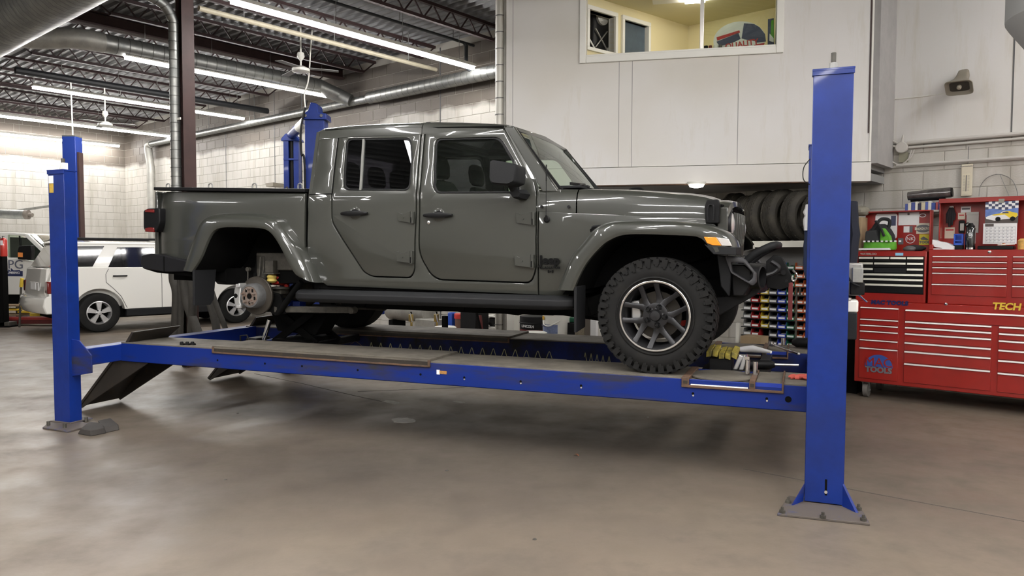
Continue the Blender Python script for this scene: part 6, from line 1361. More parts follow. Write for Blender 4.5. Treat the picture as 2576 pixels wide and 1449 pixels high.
for r in range(5):
    for c in range(7):
        x = lerp(c0[0]+.01, c1[0]-.02, (c+.3)/7); z = lerp(zm-.035, c0[1]+.012, (r+.35)/5); d_.box(x-.006, x+.004, vq-.0068, vq-.006, z-.004, z+.004)
part(calr, 'date_marks', d_, mat('pale_ink', (.35, .36, .4), .7), smooth=0, kind='stuff')
sheet(calr, 'header_strip', 2478, 2500, 563, 570, vq-.007, M_asph)
sheet(calr, 'tape', 2512, 2527, 500, 511, vq-.012, mat('brown_tape', (.25, .24, .2), .4))
tr_ = thing('parts_tray', 'dark tray of small tools on the right chest under the calendar', 'tray', FB, bx(2510, 622, BV+.2)[0], BV+.2, RZ1)
a, b = bx(2462, 622, BV+.2), bx(2552, 622, BV+.2)
part(tr_, 'tray', MB().box(a[0], b[0], BV+.12, BV+.3, RZ1+.002, RZ1+.035), M_black, bevel=.006)
part(tr_, 'copper_part', MB().ball((lerp(a[0], b[0], .7), BV+.2, RZ1+.045), .02, 10), mat('copper', (.5, .22, .12), .4, metal=.6))
part(tr_, 'file', MB().bar((lerp(a[0], b[0], .55), BV+.15, RZ1+.045), (b[0], BV+.2, RZ1+.05), .02, .006), M_alu)
q = bx(2570, 612, BV+.12); single('snack_tub', MB().lathe((q[0]+.02, BV+.12, RZ1+.002), (0, 0, 1), [(.05, 0), (.052, .08), (.045, .09), (.03, .1)], 18), mat('orange_yellow_tub', (.75, .45, .12), .5, noise=.4, nscale=25), 'round orange and yellow tub at the right edge of the chest top', 'tub', FB)
# fittings on the wall above
hs_ = thing('horn_speaker', 'beige horn loudspeaker on the wall high at the right', 'loudspeaker', FB, bx(2420, 210, BW)[0], BW-.2, 3.2)
Q = FB.V(2412, 222, BW-.30); top = FB.V(2427, 182, BW-.08)
hc = Vector((Q[0], BW-.30, Q[1])); tp_ = Vector((top[0], BW-.09, top[1]))
ax_ = (tp_ - hc).normalized(); sx = Vector((1, 0, 0)); sx = (sx - ax_*sx.dot(ax_)).normalized(); sy = ax_.cross(sx)
def hring(t, a, b): c = hc.lerp(tp_, t); return [tuple(c + sx*a*cx2*(abs(cos(q))**.35)*(1 if cos(q) >= 0 else -1) + sy*b*(abs(sin(q))**.35)*(1 if sin(q) >= 0 else -1)) for q in [2*pi*(k+.5)/20 for k in range(20)] for cx2 in (1,)]
HR = [hring(0, .125, .085), hring(.02, .128, .088), hring(.2, .095, .065), hring(.38, .066, .052), hring(.55, .055, .05), hring(.9, .05, .048), hring(1, .035, .035)]
part(hs_, 'horn', MB().rings([hring(.12, .085, .05), hring(.01, .118, .078)] + HR, cap=True), M_speaker, smooth=50)
part(hs_, 'horn_throat', MB().rings([hring(.10, .098, .062), hring(.13, .09, .055)]), mat('dark_horn_throat', (.05, .045, .035), .7))
c_ = hc.lerp(tp_, .02); part(hs_, 'horn_centre', MB().lathe(tuple(c_), tuple(-ax_), [(.022, -.08), (.022, .0), (.012, .01)], 14), mat('pale_horn_plug', (.42, .38, .3), .6))
part(hs_, 'wall_bracket', MB().bar(tuple(hc.lerp(tp_, .5)), (tp_.x, BW-.03, tp_.z-.05), .04, .02).box(tp_.x-.03, tp_.x+.03, BW-.04, BW-.03, tp_.z-.12, tp_.z+.02), M_galvdull)
a = FB.V(2238, 250, BW-.04); b = FB.V(2392, 232, BW-.04)
part(hs_, 'speaker_wire', MB().tube(crv([(a[0], BW-.036, a[1]), (lerp(a[0], b[0], .5), BW-.036, lerp(a[1], b[1], .5)-.01), (b[0], BW-.04, b[1]), (Q[0], BW-.2, Q[1]+.02)], 5), .006, 5), M_whitep)
def conduit(label, p0, p1, r, m_, v=None, name='conduit', reach=None):
    v = v or BW-.04; a, b = FB.V(*p0, v), FB.V(*p1, v); z = (a[1]+b[1])/2
    u1 = AR-.4 if reach is None else reach
    return single(name, MB().cyl((a[0], v, z), (u1, v, z), r, n=10), m_, label, 'conduit', FB)
M_cond = mat('painted_conduit', (.55, .53, .49), .45)
conduit('thick painted conduit, upper of the pair beside the round junction box', (2282, 361), (2560, 335), .022, M_cond)
conduit('thinner painted conduit just below the thick upper one', (2282, 371), (2560, 350), .014, M_cond, BW-.035)
conduit('lower painted conduit running above the thermometer', (2255, 417), (2560, 395), .018, M_cond)
conduit('slim cable clipped under the lower painted conduit', (2170, 426), (2560, 400), .010, M_cond, BW-.03)
jb = thing('junction_box', 'round painted junction box with curling cables on the corner wall', 'junction box', FB, bx(2268, 370, BW-.06)[0], BW-.06, bx(2268, 390, BW-.06)[1])
q = FB.V(2268, 371, BW-.07); part(jb, 'round_box', MB().lathe((q[0], BW-.03, q[1]), (0, -1, 0), [(.062, 0), (.062, .05), (.055, .058)], 24), M_cond)
part(jb, 'back_plate', MB().box(q[0]-.035, q[0]+.06, BW-.035, BW-.02, q[1]-.16, q[1]-.05), mat('olive_plate', (.28, .27, .2), .7), smooth=0)
e = [FB.V(x, y, BW-.05) for x, y in ((2232, 350), (2250, 356), (2258, 362))]; part(jb, 'cable', MB().tube(crv([(u, BW-.05, z) for u, z in e], 4), .010, 6), M_cond)
e = [FB.V(x, y, BW-.05) for x, y in ((2230, 368), (2245, 368), (2256, 368))]; part(jb, 'cable', MB().tube([(u, BW-.05, z) for u, z in e], .012, 6), M_cond)
e = [FB.V(x, y, BW-.05) for x, y in ((2292, 378), (2288, 395), (2275, 410), (2262, 415), (2235, 402))]; part(jb, 'cable', MB().tube(crv([(u, BW-.05, z) for u, z in e], 4), .007, 6), M_cond)
e = [FB.V(x, y, BW-.05) for x, y in ((2300, 376), (2292, 395), (2280, 405), (2270, 412))]; part(jb, 'cable', MB().tube(crv([(u, BW-.05, z) for u, z in e], 4), .006, 6), M_cond)
e = [FB.V(x, y, BW-.05) for x, y in ((2250, 373), (2225, 380), (2208, 385), (2190, 374), (2172, 373))]; 
part(jb, 'hose_stub', MB().tube([(q[0], BW-.06, q[1]+.05), (q[0]+.01, BW-.06, q[1]+.14)], [.02, .006], 8), M_cond)
th = thing('wall_thermometer', 'tall cream wall thermometer hanging above the tool lids', 'thermometer', FB, bx(2432, 450, BW-.03)[0], BW-.03, bx(2432, 495, BW-.03)[1])
vt = BW-.03; a, b = FB.V(2417, 494, vt), FB.V(2448, 412, vt)
part(th, 'case', MB().box(a[0], b[0], vt-.02, vt, a[1], b[1]), mat('cream_plastic', (.62, .57, .44), .5), bevel=.006)
part(th, 'face', MB().box(a[0]+.012, b[0]-.018, vt-.023, vt-.019, a[1]+.02, lerp(a[1], b[1], .70)), mat('pale_scale', (.68, .63, .48), .6), smooth=0)
um = (a[0]+b[0])/2 - .002; part(th, 'tube', MB().cyl((um, vt-.026, a[1]+.05), (um, vt-.026, lerp(a[1], b[1], .65)), .004, n=6), M_ink)
tk = MB()
for k in range(14): z = lerp(a[1]+.06, lerp(a[1], b[1], .64), k/13); tk.box(um+.012, um+.03, vt-.0245, vt-.023, z-.001, z+.001).box(um-.03, um-.012, vt-.0245, vt-.023, z-.001, z+.001)
part(th, 'scale_marks', tk, M_ink, kind='stuff', smooth=0)
text(th, 'maker_name', 'Thermometer', .022, um, vt-.021, lerp(a[1], b[1], .93), M_ink, extrude=.0006)
part(th, 'hanger_wire', MB().cyl((um+.01, vt-.02, b[1]), (um+.01, vt-.02, b[1]+.18), .003, n=5), M_ink)
wl_ = [FB.V(x, y, BW-.03) for x, y in ((2463, 494), (2466, 470), (2480, 450), (2500, 440), (2522, 440), (2545, 452), (2557, 475), (2560, 494))]
wh = thing('wire_hoop', 'thin bent wire hoop against the wall above the calendar', 'wire', FB, wl_[0][0], BW-.03, wl_[0][1])
part(wh, 'hoop', MB().tube(crv([(u, BW-.03, z) for u, z in wl_], 5), .0035, 5), M_wire)
a, b = FB.V(2510, 437, BW-.03), FB.V(2538, 492, BW-.03); part(wh, 'stay', MB().tube([(a[0]-.02, BW-.03, a[1]), (a[0]+.02, BW-.03, a[1]-.01), (b[0], BW-.03, b[1])], .0025, 5), M_wire)
# duct hood top right
hv = 6.6; P = [FB.V(x, y, hv) for x, y in ((2524, -20), (2523, 62), (2535, 78))]
hd_ = thing('duct_hood', 'grey sheet metal duct hood at the top right corner', 'duct', FB, P[0][0]+.6, hv+.3, 3.2)
rr = .55; cu0 = P[1][0] + rr; zt_, zl = P[0][1], P[1][1]
part(hd_, 'hood_barrel', MB().lathe((cu0, hv+.1, zl), (0, 0, 1), [(rr, 0), (rr, HC-zl-.02)], 32), M_soffit)
part(hd_, 'hood_cone', MB().lathe((cu0, hv+.1, zl), (0, 0, -1), [(rr, 0), (rr-.03, .05), (.12, .62)], 32), M_soffit)

# ================================================================== UNDER THE OFFICE
SV = 8.15
s0, s1 = FB.V(1845, 606, SV)[0], FB.V(2110, 606, SV)[0]; sz1, sz0 = FB.V(1950, 606, SV)[1], FB.V(1950, 622, SV)[1]
ts = thing('tyre_shelf', 'white edged wall shelf carrying a row of loose tyres under the office', 'shelf', FB, (s0+s1)/2, SV+.3, sz0)
part(ts, 'front_edge', MB().box(s0, s1, SV, SV+.03, sz0, sz1), mat('cream_painted_board', (.72, .70, .62), .6), bevel=.004)
part(ts, 'shelf_board', MB().box(s0, s1, SV+.03, SV+.75, sz1-.03, sz1-.005), M_darkgrey, smooth=0)
part(ts, 'upright', MB().box(s0+.02, s0+.06, SV+.68, SV+.73, 0, sz1-.03), M_darkgrey)
part(ts, 'upright', MB().box(s1-.06, s1-.02, SV+.68, SV+.73, 0, sz1-.03), M_darkgrey)
part(ts, 'back_panel', MB().box(s0-.2, s1, BW-.06, BW-.03, .2, sz1+.0), mat('dark_back_board', (.045, .045, .045), .8), smooth=0)
part(ts, 'grey_fascia', MB().box(s0, s1, SV+.30, SV+.32, sz0-.22, sz0), mat('grey_fascia_board', (.16, .155, .15), .7), smooth=0)
def loose_tyre(label, x0, x1, ytop, v, rot=0, seed=0):
    rot -= .33
    # x0..x1: left and right limits of the tread in the photo
    a = FB.V(x0, 545, v)[0]; w_ = .17; top = FB.V((x0+x1)/2, ytop, v)[1]; r = (top - sz1) / 2 + .0; c = Vector((a + w_/2 + .01, v + .0, sz1 + r + .001))
    t_ = thing('loose_tyre', label, 'tyre', FB, c.x, c.y, sz1, group='loose tyres on the shelf')
    ax = Vector((cos(rot), sin(rot), 0))
    prof = [(r*.60, -w_/2+.01), (r*.82, -w_/2-.008), (r*.92, -w_/2+.002), (r*.975, -w_/2+.02), (r, -w_/2+.045)]
    for k in range(4):
        h = -w_/2+.045 + (w_-.09)*(k+.5)/4.0
        prof += [(r, h-.006), (r-.008, h-.004), (r-.008, h+.004), (r, h+.006)]
    prof += [(r, w_/2-.045), (r*.975, w_/2-.02), (r*.92, w_/2-.002), (r*.82, w_/2+.008), (r*.60, w_/2-.01), (r*.58, 0)]
    part(t_, 'carcass', MB().lathe(tuple(c), tuple(ax), prof, 40, ring=True), M_rubberdust)
    tr = MB(); x = ax.orthogonal().normalized(); y = ax.cross(x)
    for k in range(44):
        for (h0, h1) in ((-w_/2+.03, -w_/2+.05), (w_/2-.05, w_/2-.03)):
            q0, q1 = 2*pi*k/44, 2*pi*(k+.62)/44
            P = [c + ax*h + (x*cos(q)+y*sin(q))*rr for h in (h0, h1) for q in (q0, q1) for rr in (r-.006, r+.003)]
            tr.add(P, [(0,1,3,2), (4,6,7,5), (0,4,5,1), (2,3,7,6), (1,5,7,3)])
    part(t_, 'shoulder_blocks', tr, M_rubberdust, kind='stuff', smooth=0)
loose_tyre('leftmost loose tyre, sitting farther back and lower than the row', 1832, 1885, 486, SV+.42, .25)
loose_tyre('zigzag tread tyre, second from the left behind the grille', 1866, 1912, 492, SV+.24, .05)
loose_tyre('dusty loose tyre in the middle of the row, third from the left', 1904, 1955, 480, SV+.22, .0)
loose_tyre('fourth loose tyre, tallest and beside the last one', 1947, 2000, 477, SV+.22, .0)
loose_tyre('rightmost loose tyre, half hidden by the blue column', 1996, 2045, 479, SV+.22, -.03)
loose_tyre('loose tyre fully beside the hanging coverall behind the blue column', 2046, 2090, 480, SV+.25, -.03)
# hopper bins
BV2 = 8.38
def bm2(n, c): return mat(n, c, .4)
BC = {'clear': bm2('clear_bin_plastic', (.30, .30, .29)), 'red': bm2('red_bin_plastic', (.42, .02, .025)), 'yellow': bm2('yellow_bin_plastic', (.62, .45, .03)), 'grey': bm2('smoke_bin_plastic', (.12, .12, .13)), 'blue': bm2('blue_bin_plastic', (.02, .05, .45)), 'green': bm2('green_bin_plastic', (.01, .14, .07)), 'orange': bm2('orange_bin_plastic', (.55, .10, .02)), 'rust': bm2('rust_bin_plastic', (.40, .12, .05))}
cols = [(1879, 'clear'), (1899, 'red'), (1923, 'yellow'), (1944, 'grey'), (1966, 'blue'), (1988, 'green'), (2010, 'orange'), (2031, 'rust'), (2052, 'yellow')]
rack = thing('bin_rack', 'dark rack of rails carrying rows of coloured hopper bins', 'rack', FB, FB.V(1960, 800, BV2)[0], BV2+.12, .3)
ru0, ru1 = FB.V(1866, 800, BV2)[0], FB.V(2075, 800, BV2)[0]
rz1, rz0 = FB.V(1960, 655, BV2)[1], FB.V(1960, 875, BV2)[1]
part(rack, 'back_board', MB().box(ru0, ru1, BV2+.14, BV2+.16, rz0-.1, rz1), M_dark, smooth=0)
rows_y = [677, 698, 720, 741, 762, 783, 804, 826, 848, 869]
ordn = ['top', 'second', 'third', 'fourth', 'fifth', 'sixth', 'seventh', 'eighth', 'ninth', 'bottom']
bproto = {}
for r, y in enumerate(rows_y):
    z = FB.V(1960, y, BV2)[1]
    part(rack, 'rail', MB().box(ru0, ru1, BV2-.02, BV2+.14, z-.012, z-.002), M_steelblk, smooth=0)
    for ci, (x, cname) in enumerate(cols):
        if r < 3 and ci < 4: continue
        if r >= 8 and ci == 2: continue
        u = FB.V(x, y, BV2)[0]; lab = '%s hopper bin in the %s row, %s column from the left' % (cname, ordn[r], ('first', 'second', 'third', 'fourth', 'fifth', 'sixth', 'seventh', 'eighth', 'last')[ci])
        if cname not in bproto:
            b = thing('hopper_bin', lab, 'bin', FB, u, BV2, z-.002, group='coloured hopper bins in the rack')
            w_ = .048
            mb = MB().box(u-w_, u+w_, BV2, BV2+.13, z-.002, z+.002).box(u-w_, u-w_+.004, BV2+.02, BV2+.13, z, z+.075).box(u+w_-.004, u+w_, BV2+.02, BV2+.13, z, z+.075).box(u-w_, u+w_, BV2, BV2+.004, z, z+.036)
            mb.prism([(BV2, z), (BV2, z+.036), (BV2+.02, z+.075), (BV2+.02, z)], u-w_, u-w_+.004, 'u').prism([(BV2, z), (BV2, z+.036), (BV2+.02, z+.075), (BV2+.02, z)], u+w_-.004, u+w_, 'u')
            part(b, 'bin_shell', mb, BC[cname], smooth=0)
            part(b, 'label_card', MB().box(u-w_*.75, u+w_*.75, BV2-.002, BV2+.001, z+.008, z+.028), M_paper, smooth=0)
            part(b, 'contents', lump(MB(), (u, BV2+.07, z+.02), .04, .05, .025, 10, ci+3, .2), M_cast if ci % 2 else M_galvdull)
            bproto[cname] = (b, u, z)
        else:
            p, u0_, z0_ = bproto[cname]; b = copy_tree(p); b['label'] = lab; b.location = FB.pt(u, BV2, z-.002)
box_ = single('cardboard_box', MB().box(*sorted((FB.V(1878, 860, BV2-.12)[0], FB.V(1930, 860, BV2-.12)[0])), BV2-.3, BV2-.08, 0.45, FB.V(1900, 845, BV2-.2)[1]), M_tan, 'plain brown cardboard box in front of the lowest bins', 'box', FB, bevel=.004)
wpt = thing('workbench', 'low wooden bench standing in front of the bin rack', 'bench', FB, FB.V(1930, 880, BV2-.2)[0], BV2-.2, 0)
a, b = FB.V(1850, 880, BV2-.4)[0], FB.V(2080, 880, BV2-.4)[0]
part(wpt, 'bench_top', MB().box(a, b, BV2-.42, BV2+.1, .415, .45), mat('grey_bench_top', (.2, .18, .15), .7))
for u in (a+.05, b-.05):
    for v in (BV2-.38, BV2+.05): part(wpt, 'leg', MB().box(u-.03, u+.03, v-.03, v+.03, 0, .415), M_tan)
a = FB.V(1858, 812, BV2-.05); b = FB.V(1858, 880, BV2-.05)
single('white_post', MB().box(a[0]-.02, a[0]+.02, BV2-.08, BV2-.04, 0.451, a[1]), M_whitep, 'narrow white upright at the left end of the bins', 'post', FB)
sp_ = thing('tool_stand', 'thin dark tool stand with small plates in front of the orange bins', 'stand', FB, FB.V(2004, 800, BV2-.1)[0], BV2-.1, .45)
a = FB.V(2004, 735, BV2-.1); part(sp_, 'stem', MB().cyl((a[0], BV2-.1, .452), (a[0], BV2-.1, a[1]+.05), .012, n=8), M_cast)
part(sp_, 'arm', MB().box(a[0]-.06, a[0]+.07, BV2-.12, BV2-.09, a[1]-.04, a[1]-.03).box(a[0]+.03, a[0]+.045, BV2-.12, BV2-.09, a[1]-.03, a[1]+.06), M_cast)
# clothes and boxes behind the blue column
def hang(name, label, cat, xs, yt, yb, v, m_, th=.06, seed=1):
    a, b = FB.V(xs[0], (yt+yb)/2, v)[0], FB.V(xs[1], (yt+yb)/2, v)[0]; z1_, z0_ = FB.V(xs[0], yt, v)[1], FB.V(xs[0], yb, v)[1]
    rnd = random.Random(seed); R = []
    for i in range(8):
        t = i/7; k = .75 + .35*t*(1-t)*2 + .1*rnd.random(); c = (a+b)/2 + .01*rnd.uniform(-1, 1); w_ = (b-a)/2*k
        R.append([(c + w_*cos(2*pi*j/14)*(1+.08*sin(3*j)), v + th*sin(2*pi*j/14)*(1+.25*sin(4*j+seed)), lerp(z1_, z0_, t)) for j in range(14)])
    return single(name, MB().rings(R), m_, label, cat, FB, smooth=60)
hang('coverall', 'blue grey coverall hanging left of the front blue column', 'clothes', (2022, 2062), 560, 700, 7.9, M_navy, .07, 2)
hang('white_cloth', 'white cloth hanging above the blue grey coverall', 'cloth', (2022, 2062), 515, 580, 7.86, M_paper, .05, 3)
hang('jacket', 'dark jacket hanging right of the front blue column', 'clothes', (2118, 2160), 508, 700, 7.9, mat('dark_navy_jacket', (.012, .015, .028), .9), .10, 4)
q = FB.V(2166, 532, BV+.3); single('cap', lump(MB(), (q[0], BV+.3, q[1]), .085, .08, .06, 14, 12, .1, .2), mat('beige_cap_cloth', (.26, .24, .19), .9, noise=.4), 'beige and green cap on top of the boxes left of the black drawer chest', 'cap', FB)
q0, q1 = FB.V(2150, 585, BV+.3), FB.V(2176, 547, BV+.3)
single('cardboard_box', MB().box(q0[0], q1[0], BV+.2, BV+.42, LZ1-.0, q1[1]), M_tan, 'tall cardboard carton under the beige cap', 'box', FB, bevel=.004)
single('side_stand', MB().box(q0[0]-.02, q1[0]-.01, BV+.18, BV+.45, 0, LZ1-.001), M_dark, 'dark stand under the carton at the left end of the tool chests', 'stand', FB)
q = FB.Z(2140, 1015, 0); single('white_rag', lump(MB(), (FB.Z(2138, 960, 0)[0], FB.Z(2138, 1000, 0)[1], .09), .05, .08, .10, 12, 6, .2, .1), M_paper, 'white rag bundle on the floor between column and tool cabinet', 'rag', FB)

# ================================================================== BEHIND THE TRUCK, ALONG THE WALL
def ptop(x, y, v): return FB.V(x, y, v)
def crate(name, label, cat, x0, x1, yt, v, m_, d=.3, z0=0, bevel=.006):
    a, b = ptop(x0, yt, v), ptop(x1, yt, v); return single(name, MB().box(a[0], b[0], v, v+d, z0, (a[1]+b[1])/2), m_, label, cat, FB, bevel=bevel)
wv = 8.3
crate('grey_metal_box', 'grey galvanised box seen below the truck behind the runway', 'box', 1044, 1092, 804, wv, M_galvdull)
dr = thing('white_drum', 'pale ribbed drum lying behind the brass valves below the truck', 'drum', FB, ptop(1035, 790, wv)[0], wv+.3, 0)
a, b = ptop(985, 790, wv+.3), ptop(1084, 790, wv+.3)
part(dr, 'drum_body', MB().lathe((a[0], wv+.3, .50), (1, 0, 0), [(.10, 0), (.19, .02), (.19, (b[0]-a[0])*.45), (.2, (b[0]-a[0])*.5), (.19, (b[0]-a[0])*.55), (.19, b[0]-a[0]-.02), (.1, b[0]-a[0])], 22), M_galvdull)
part(dr, 'cradle', MB().box(a[0]+.1, a[0]+.2, wv+.15, wv+.45, 0, .32).box(b[0]-.2, b[0]-.1, wv+.15, wv+.45, 0, .32), M_dark)
for k, x in enumerate((1034, 1098)):
    q = ptop(x, 800, wv-.1); vv_ = thing('brass_valve', ('left', 'right')[k] + ' brass tap of the pair hanging in front of the pale drum', 'tap', FB, q[0], wv-.1, .3)
    part(vv_, 'tap_body', MB().box(q[0]-.03, q[0]+.03, wv-.13, wv-.07, q[1]-.06, q[1]+.06).cyl((q[0]+.01, wv-.1, q[1]-.15), (q[0]+.01, wv-.1, q[1]-.06), .02, n=8), mat('brass', (.5, .36, .12), .35, metal=.8), bevel=.006)
    part(vv_, 'tap_lever', MB().bar((q[0]+.02, wv-.14, q[1]+.09), (q[0]+.07, wv-.14, q[1]-.06), .012, .012), M_alu)
    part(vv_, 'stand_pipe', MB().cyl((q[0]-.01, wv-.09, .0), (q[0]-.01, wv-.09, q[1]+.1), .014, n=8), M_dark)
single('round_stool', MB().lathe((ptop(1120, 822, 7.6)[0], 7.6, 0), (0, 0, 1), [(.03, 0), (.03, ptop(1120, 834, 7.6)[1]), (.16, ptop(1120, 833, 7.6)[1]), (.165, ptop(1120, 822, 7.6)[1]-.01), (.15, ptop(1120, 821, 7.6)[1])], 20), M_whitep, 'round white stool top showing over the far runway', 'stool', FB)
crate('dark_post', 'short dark post beside the white stool', 'post', 1111, 1120, 795, 7.3, M_dark, .06)
crate('blue_jug', 'bright blue narrow jug between the dark post and red lidded pail', 'jug', 1125, 1135, 786, wv, M_bplast, .12, bevel=.02)
q = ptop(1148, 800, wv); pl = thing('red_lid_pail', 'brown pail with a red lid behind the runway', 'pail', FB, q[0], wv+.1, 0)
zt = ptop(1148, 789, wv)[1]; zl = ptop(1148, 802, wv)[1]; rr = (ptop(1160, 800, wv)[0]-ptop(1136, 800, wv)[0])/2
part(pl, 'pail', MB().lathe((q[0], wv+.1, 0), (0, 0, 1), [(rr*.8, 0), (rr*.9, zl)], 18), mat('brown_pail', (.2, .11, .08), .5))
part(pl, 'lid', MB().lathe((q[0], wv+.1, zl), (0, 0, 1), [(rr, 0), (rr, zt-zl-.01), (rr*.9, zt-zl)], 18), mat('bright_red_plastic', (.6, .05, .04), .4))
crate('dark_bin', 'dark grey square bin right of the red lidded pail', 'bin', 1158, 1196, 783, wv-.1, M_trim, .3)
rs = thing('red_floor_jack', 'red and black jumble of a floor jack beside the dark bin', 'jack', FB, ptop(1205, 820, wv)[0], wv, 0)
a, b = ptop(1198, 840, wv-.2), ptop(1245, 840, wv-.2)
part(rs, 'jack_body', MB().box(a[0], b[0], wv-.2, wv+.1, .05, .25).bar((a[0]+.05, wv-.1, .1), (a[0]-.02, wv-.1, .55), .05, .04), M_redD, bevel=.01)
part(rs, 'jack_handle', MB().cyl((a[0]+.02, wv-.22, .62), (a[0]+.2, wv-.22, .1), .018, n=8), M_dark)
for x in (a[0]+.04, b[0]-.04): part(rs, 'jack_wheel', MB().cyl((x, wv-.24, .05), (x, wv-.2, .05), .05, n=14), M_cast)
sc2 = thing('white_shelf_cart', 'white wire shelf with black parts left of the white posts', 'cart', FB, ptop(1228, 820, wv+.2)[0], wv+.2, 0)
a, b = ptop(1207, 800, wv+.2), ptop(1248, 800, wv+.2)
for z in (.2, ptop(1228, 822, wv+.2)[1], ptop(1228, 795, wv+.2)[1]): part(sc2, 'tier', MB().box(a[0], b[0], wv+.2, wv+.5, z-.015, z), M_whitep)
for u in (a[0]+.01, b[0]-.01):
    for v in (wv+.21, wv+.49): part(sc2, 'post', MB().box(u-.01, u+.01, v-.01, v+.01, 0, a[1]), M_whitep)
part(sc2, 'stored_parts', lump(MB(), ((a[0]+b[0])/2, wv+.35, ptop(1228, 815, wv+.2)[1]+.03), .13, .1, .09, 12, 3, .3), M_steelblk)
crate('white_post', 'wider white post with scratched face behind the truck', 'post', 1247, 1270, 790, 7.5, M_whitep, .12)
crate('white_post', 'plain white post right of the scratched one', 'post', 1275, 1293, 790, 7.5, M_whitep, .10)
q0, q1 = ptop(1293, 800, 7.9), ptop(1352, 800, 7.9)
gd = thing('oil_drum', 'dark grey and red drum with white lettering behind the runway', 'drum', FB, (q0[0]+q1[0])/2, 8.1, 0)
um = (q0[0]+q1[0])/2; rr = (q1[0]-q0[0])/2; zr = ptop(1320, 829, 7.9)[1]; zt = ptop(1320, 797, 7.9)[1]
part(gd, 'lower_half', MB().lathe((um, 8.1, 0), (0, 0, 1), [(rr, 0), (rr, zr)], 28), M_redD)
part(gd, 'upper_half', MB().lathe((um, 8.1, zr), (0, 0, 1), [(rr, 0), (rr, (zt-zr)*.45), (rr+.008, (zt-zr)*.5), (rr, (zt-zr)*.55), (rr, zt-zr)], 28), M_trim)
part(gd, 'ring_gauge', MB().lathe((q0[0]+.03, 8.1-rr-.0, ptop(1296, 817, 7.9)[1]), (0, -1, 0), [(.05, 0), (.05, .02), (.022, .02), (.022, 0)], 20, ring=True), M_whitep)
text(gd, 'lettering', 'LINCOLN', .05, um+.05, 8.1-rr-.004, ptop(1337, 822, 7.9)[1], M_paper, bold=.001)
q0, q1 = ptop(1354, 800, 7.55), ptop(1411, 800, 7.55); um = (q0[0]+q1[0])/2; rr = (q1[0]-q0[0])/2; zt = ptop(1380, 788, 7.55)[1]
pb_ = thing('oil_pail', 'white and blue oil pail with bail handle behind the runway', 'pail', FB, um, 7.7, 0)
zf = .0
part(pb_, 'pail', MB().lathe((um, 7.7, zf), (0, 0, 1), [(rr*.9, 0), (rr, zt), (rr*.95, zt), (rr*.95, zt-.03), (0, zt-.03)], 28), M_whitep)
part(pb_, 'blue_print', MB().rings([[(um+rr*1.002*sin(a), 7.7-rr*1.002*cos(a), z) for z in (ptop(1380, 838, 7.55)[1], ptop(1380, 816, 7.55)[1])] for a in [-.55+.16*k for k in range(9)]], closed=False, cap=False), mat('faded_blue_print', (.20, .25, .42), .5, noise=.4, nscale=30))
part(pb_, 'yellow_mark', MB().lathe((um-rr*.45, 7.7-rr*.91, ptop(1366, 799, 7.55)[1]), (-.4, -.9, 0), [(.028, 0), (.028, .004), (0, .005)], 16), mat('mustard_emblem', (.6, .35, .03), .5))
text(pb_, 'lettering', 'OIL', .05, um-rr*.35, 7.7-rr*.97, ptop(1372, 818, 7.55)[1], M_sgblue, bold=.001)
part(pb_, 'bail_handle', MB().tube(crv([(um-rr, 7.7, zt-.03), (um-rr*.4, 7.7-rr*1.0, zt-.13), (um+rr*.1, 7.7-rr*1.08, zt-.16), (um+rr*.6, 7.7-rr*.9, zt-.12), (um+rr, 7.7, zt-.03)], 5), .007, 6), M_whitep)
q = ptop(1340, 840, 7.3); single('pail_lid', MB().lathe((q[0]+.02, 7.3, 0), (0, 0, 1), [(.12, 0), (.12, q[1]-.01), (.17, q[1]), (.17, q[1]+.02), (.15, q[1]+.028)], 24), M_whitep, 'white round lid on a low stand left of the oil pail', 'lid', FB)
tb = crate('black_case', 'black case with white marks right of the oil pail', 'case', 1412, 1446, 812, wv-.6, M_trim, .3)
crate('green_case', 'small green case on top of the black one', 'case', 1412, 1446, 799, wv-.55, mat('dark_green_case', (.01, .12, .06), .5), .25, z0=ptop(1429, 811.5, wv-.6)[1]+.002)
crate('tan_block', 'rough tan block between black case and brown post', 'block', 1446, 1470, 811, wv-.7, mat('rough_tan_stone', (.28, .24, .17), .9, noise=.4, nscale=25, bump=.5), .2)
crate('brown_post', 'brown wooden post left of the front wheel', 'post', 1470, 1485, 785, wv-.7, mat('weathered_wood', (.12, .10, .08), .8), .1)
crate('white_board', 'white board with a ragged edge just left of the front tyre', 'board', 1485, 1500, 787, wv-.7, M_paper, .05)
# pale boards below the office on the left (white lower wall is lit by the bay)
# ---------------- rolling jack under the rear axle
jk = thing('bridge_jack', 'black scissor bridge jack between the runways lifting the rear axle', 'jack', FL, -3.35, .05, RZ-.12)
ju = FL.V(765, 800, .0)[0]
part(jk, 'cross_frame', MB().box(ju-.22, ju-.14, NV1-.02, FV0+.02, RZ-.10, RZ-.03).box(ju+.14, ju+.22, NV1-.02, FV0+.02, RZ-.10, RZ-.03), M_steelblk, bevel=.004)
part(jk, 'body_plate', MB().prism([(ju-.25, RZ-.08), (ju+.26, RZ-.08), (ju+.18, RZ+.0), (ju-.16, RZ+.0)], -.25, .30), M_dark, bevel=.006)
for v in (-.16, .20):
    part(jk, 'scissor_arm', MB().bar((ju-.24, v, RZ-.05), (ju+.22, v, RZ+.26), .02, .07), M_dark, bevel=.004)
    part(jk, 'scissor_arm', MB().bar((ju+.24, v+.03, RZ-.05), (ju-.22, v+.03, RZ+.26), .02, .07), M_dark, bevel=.004)
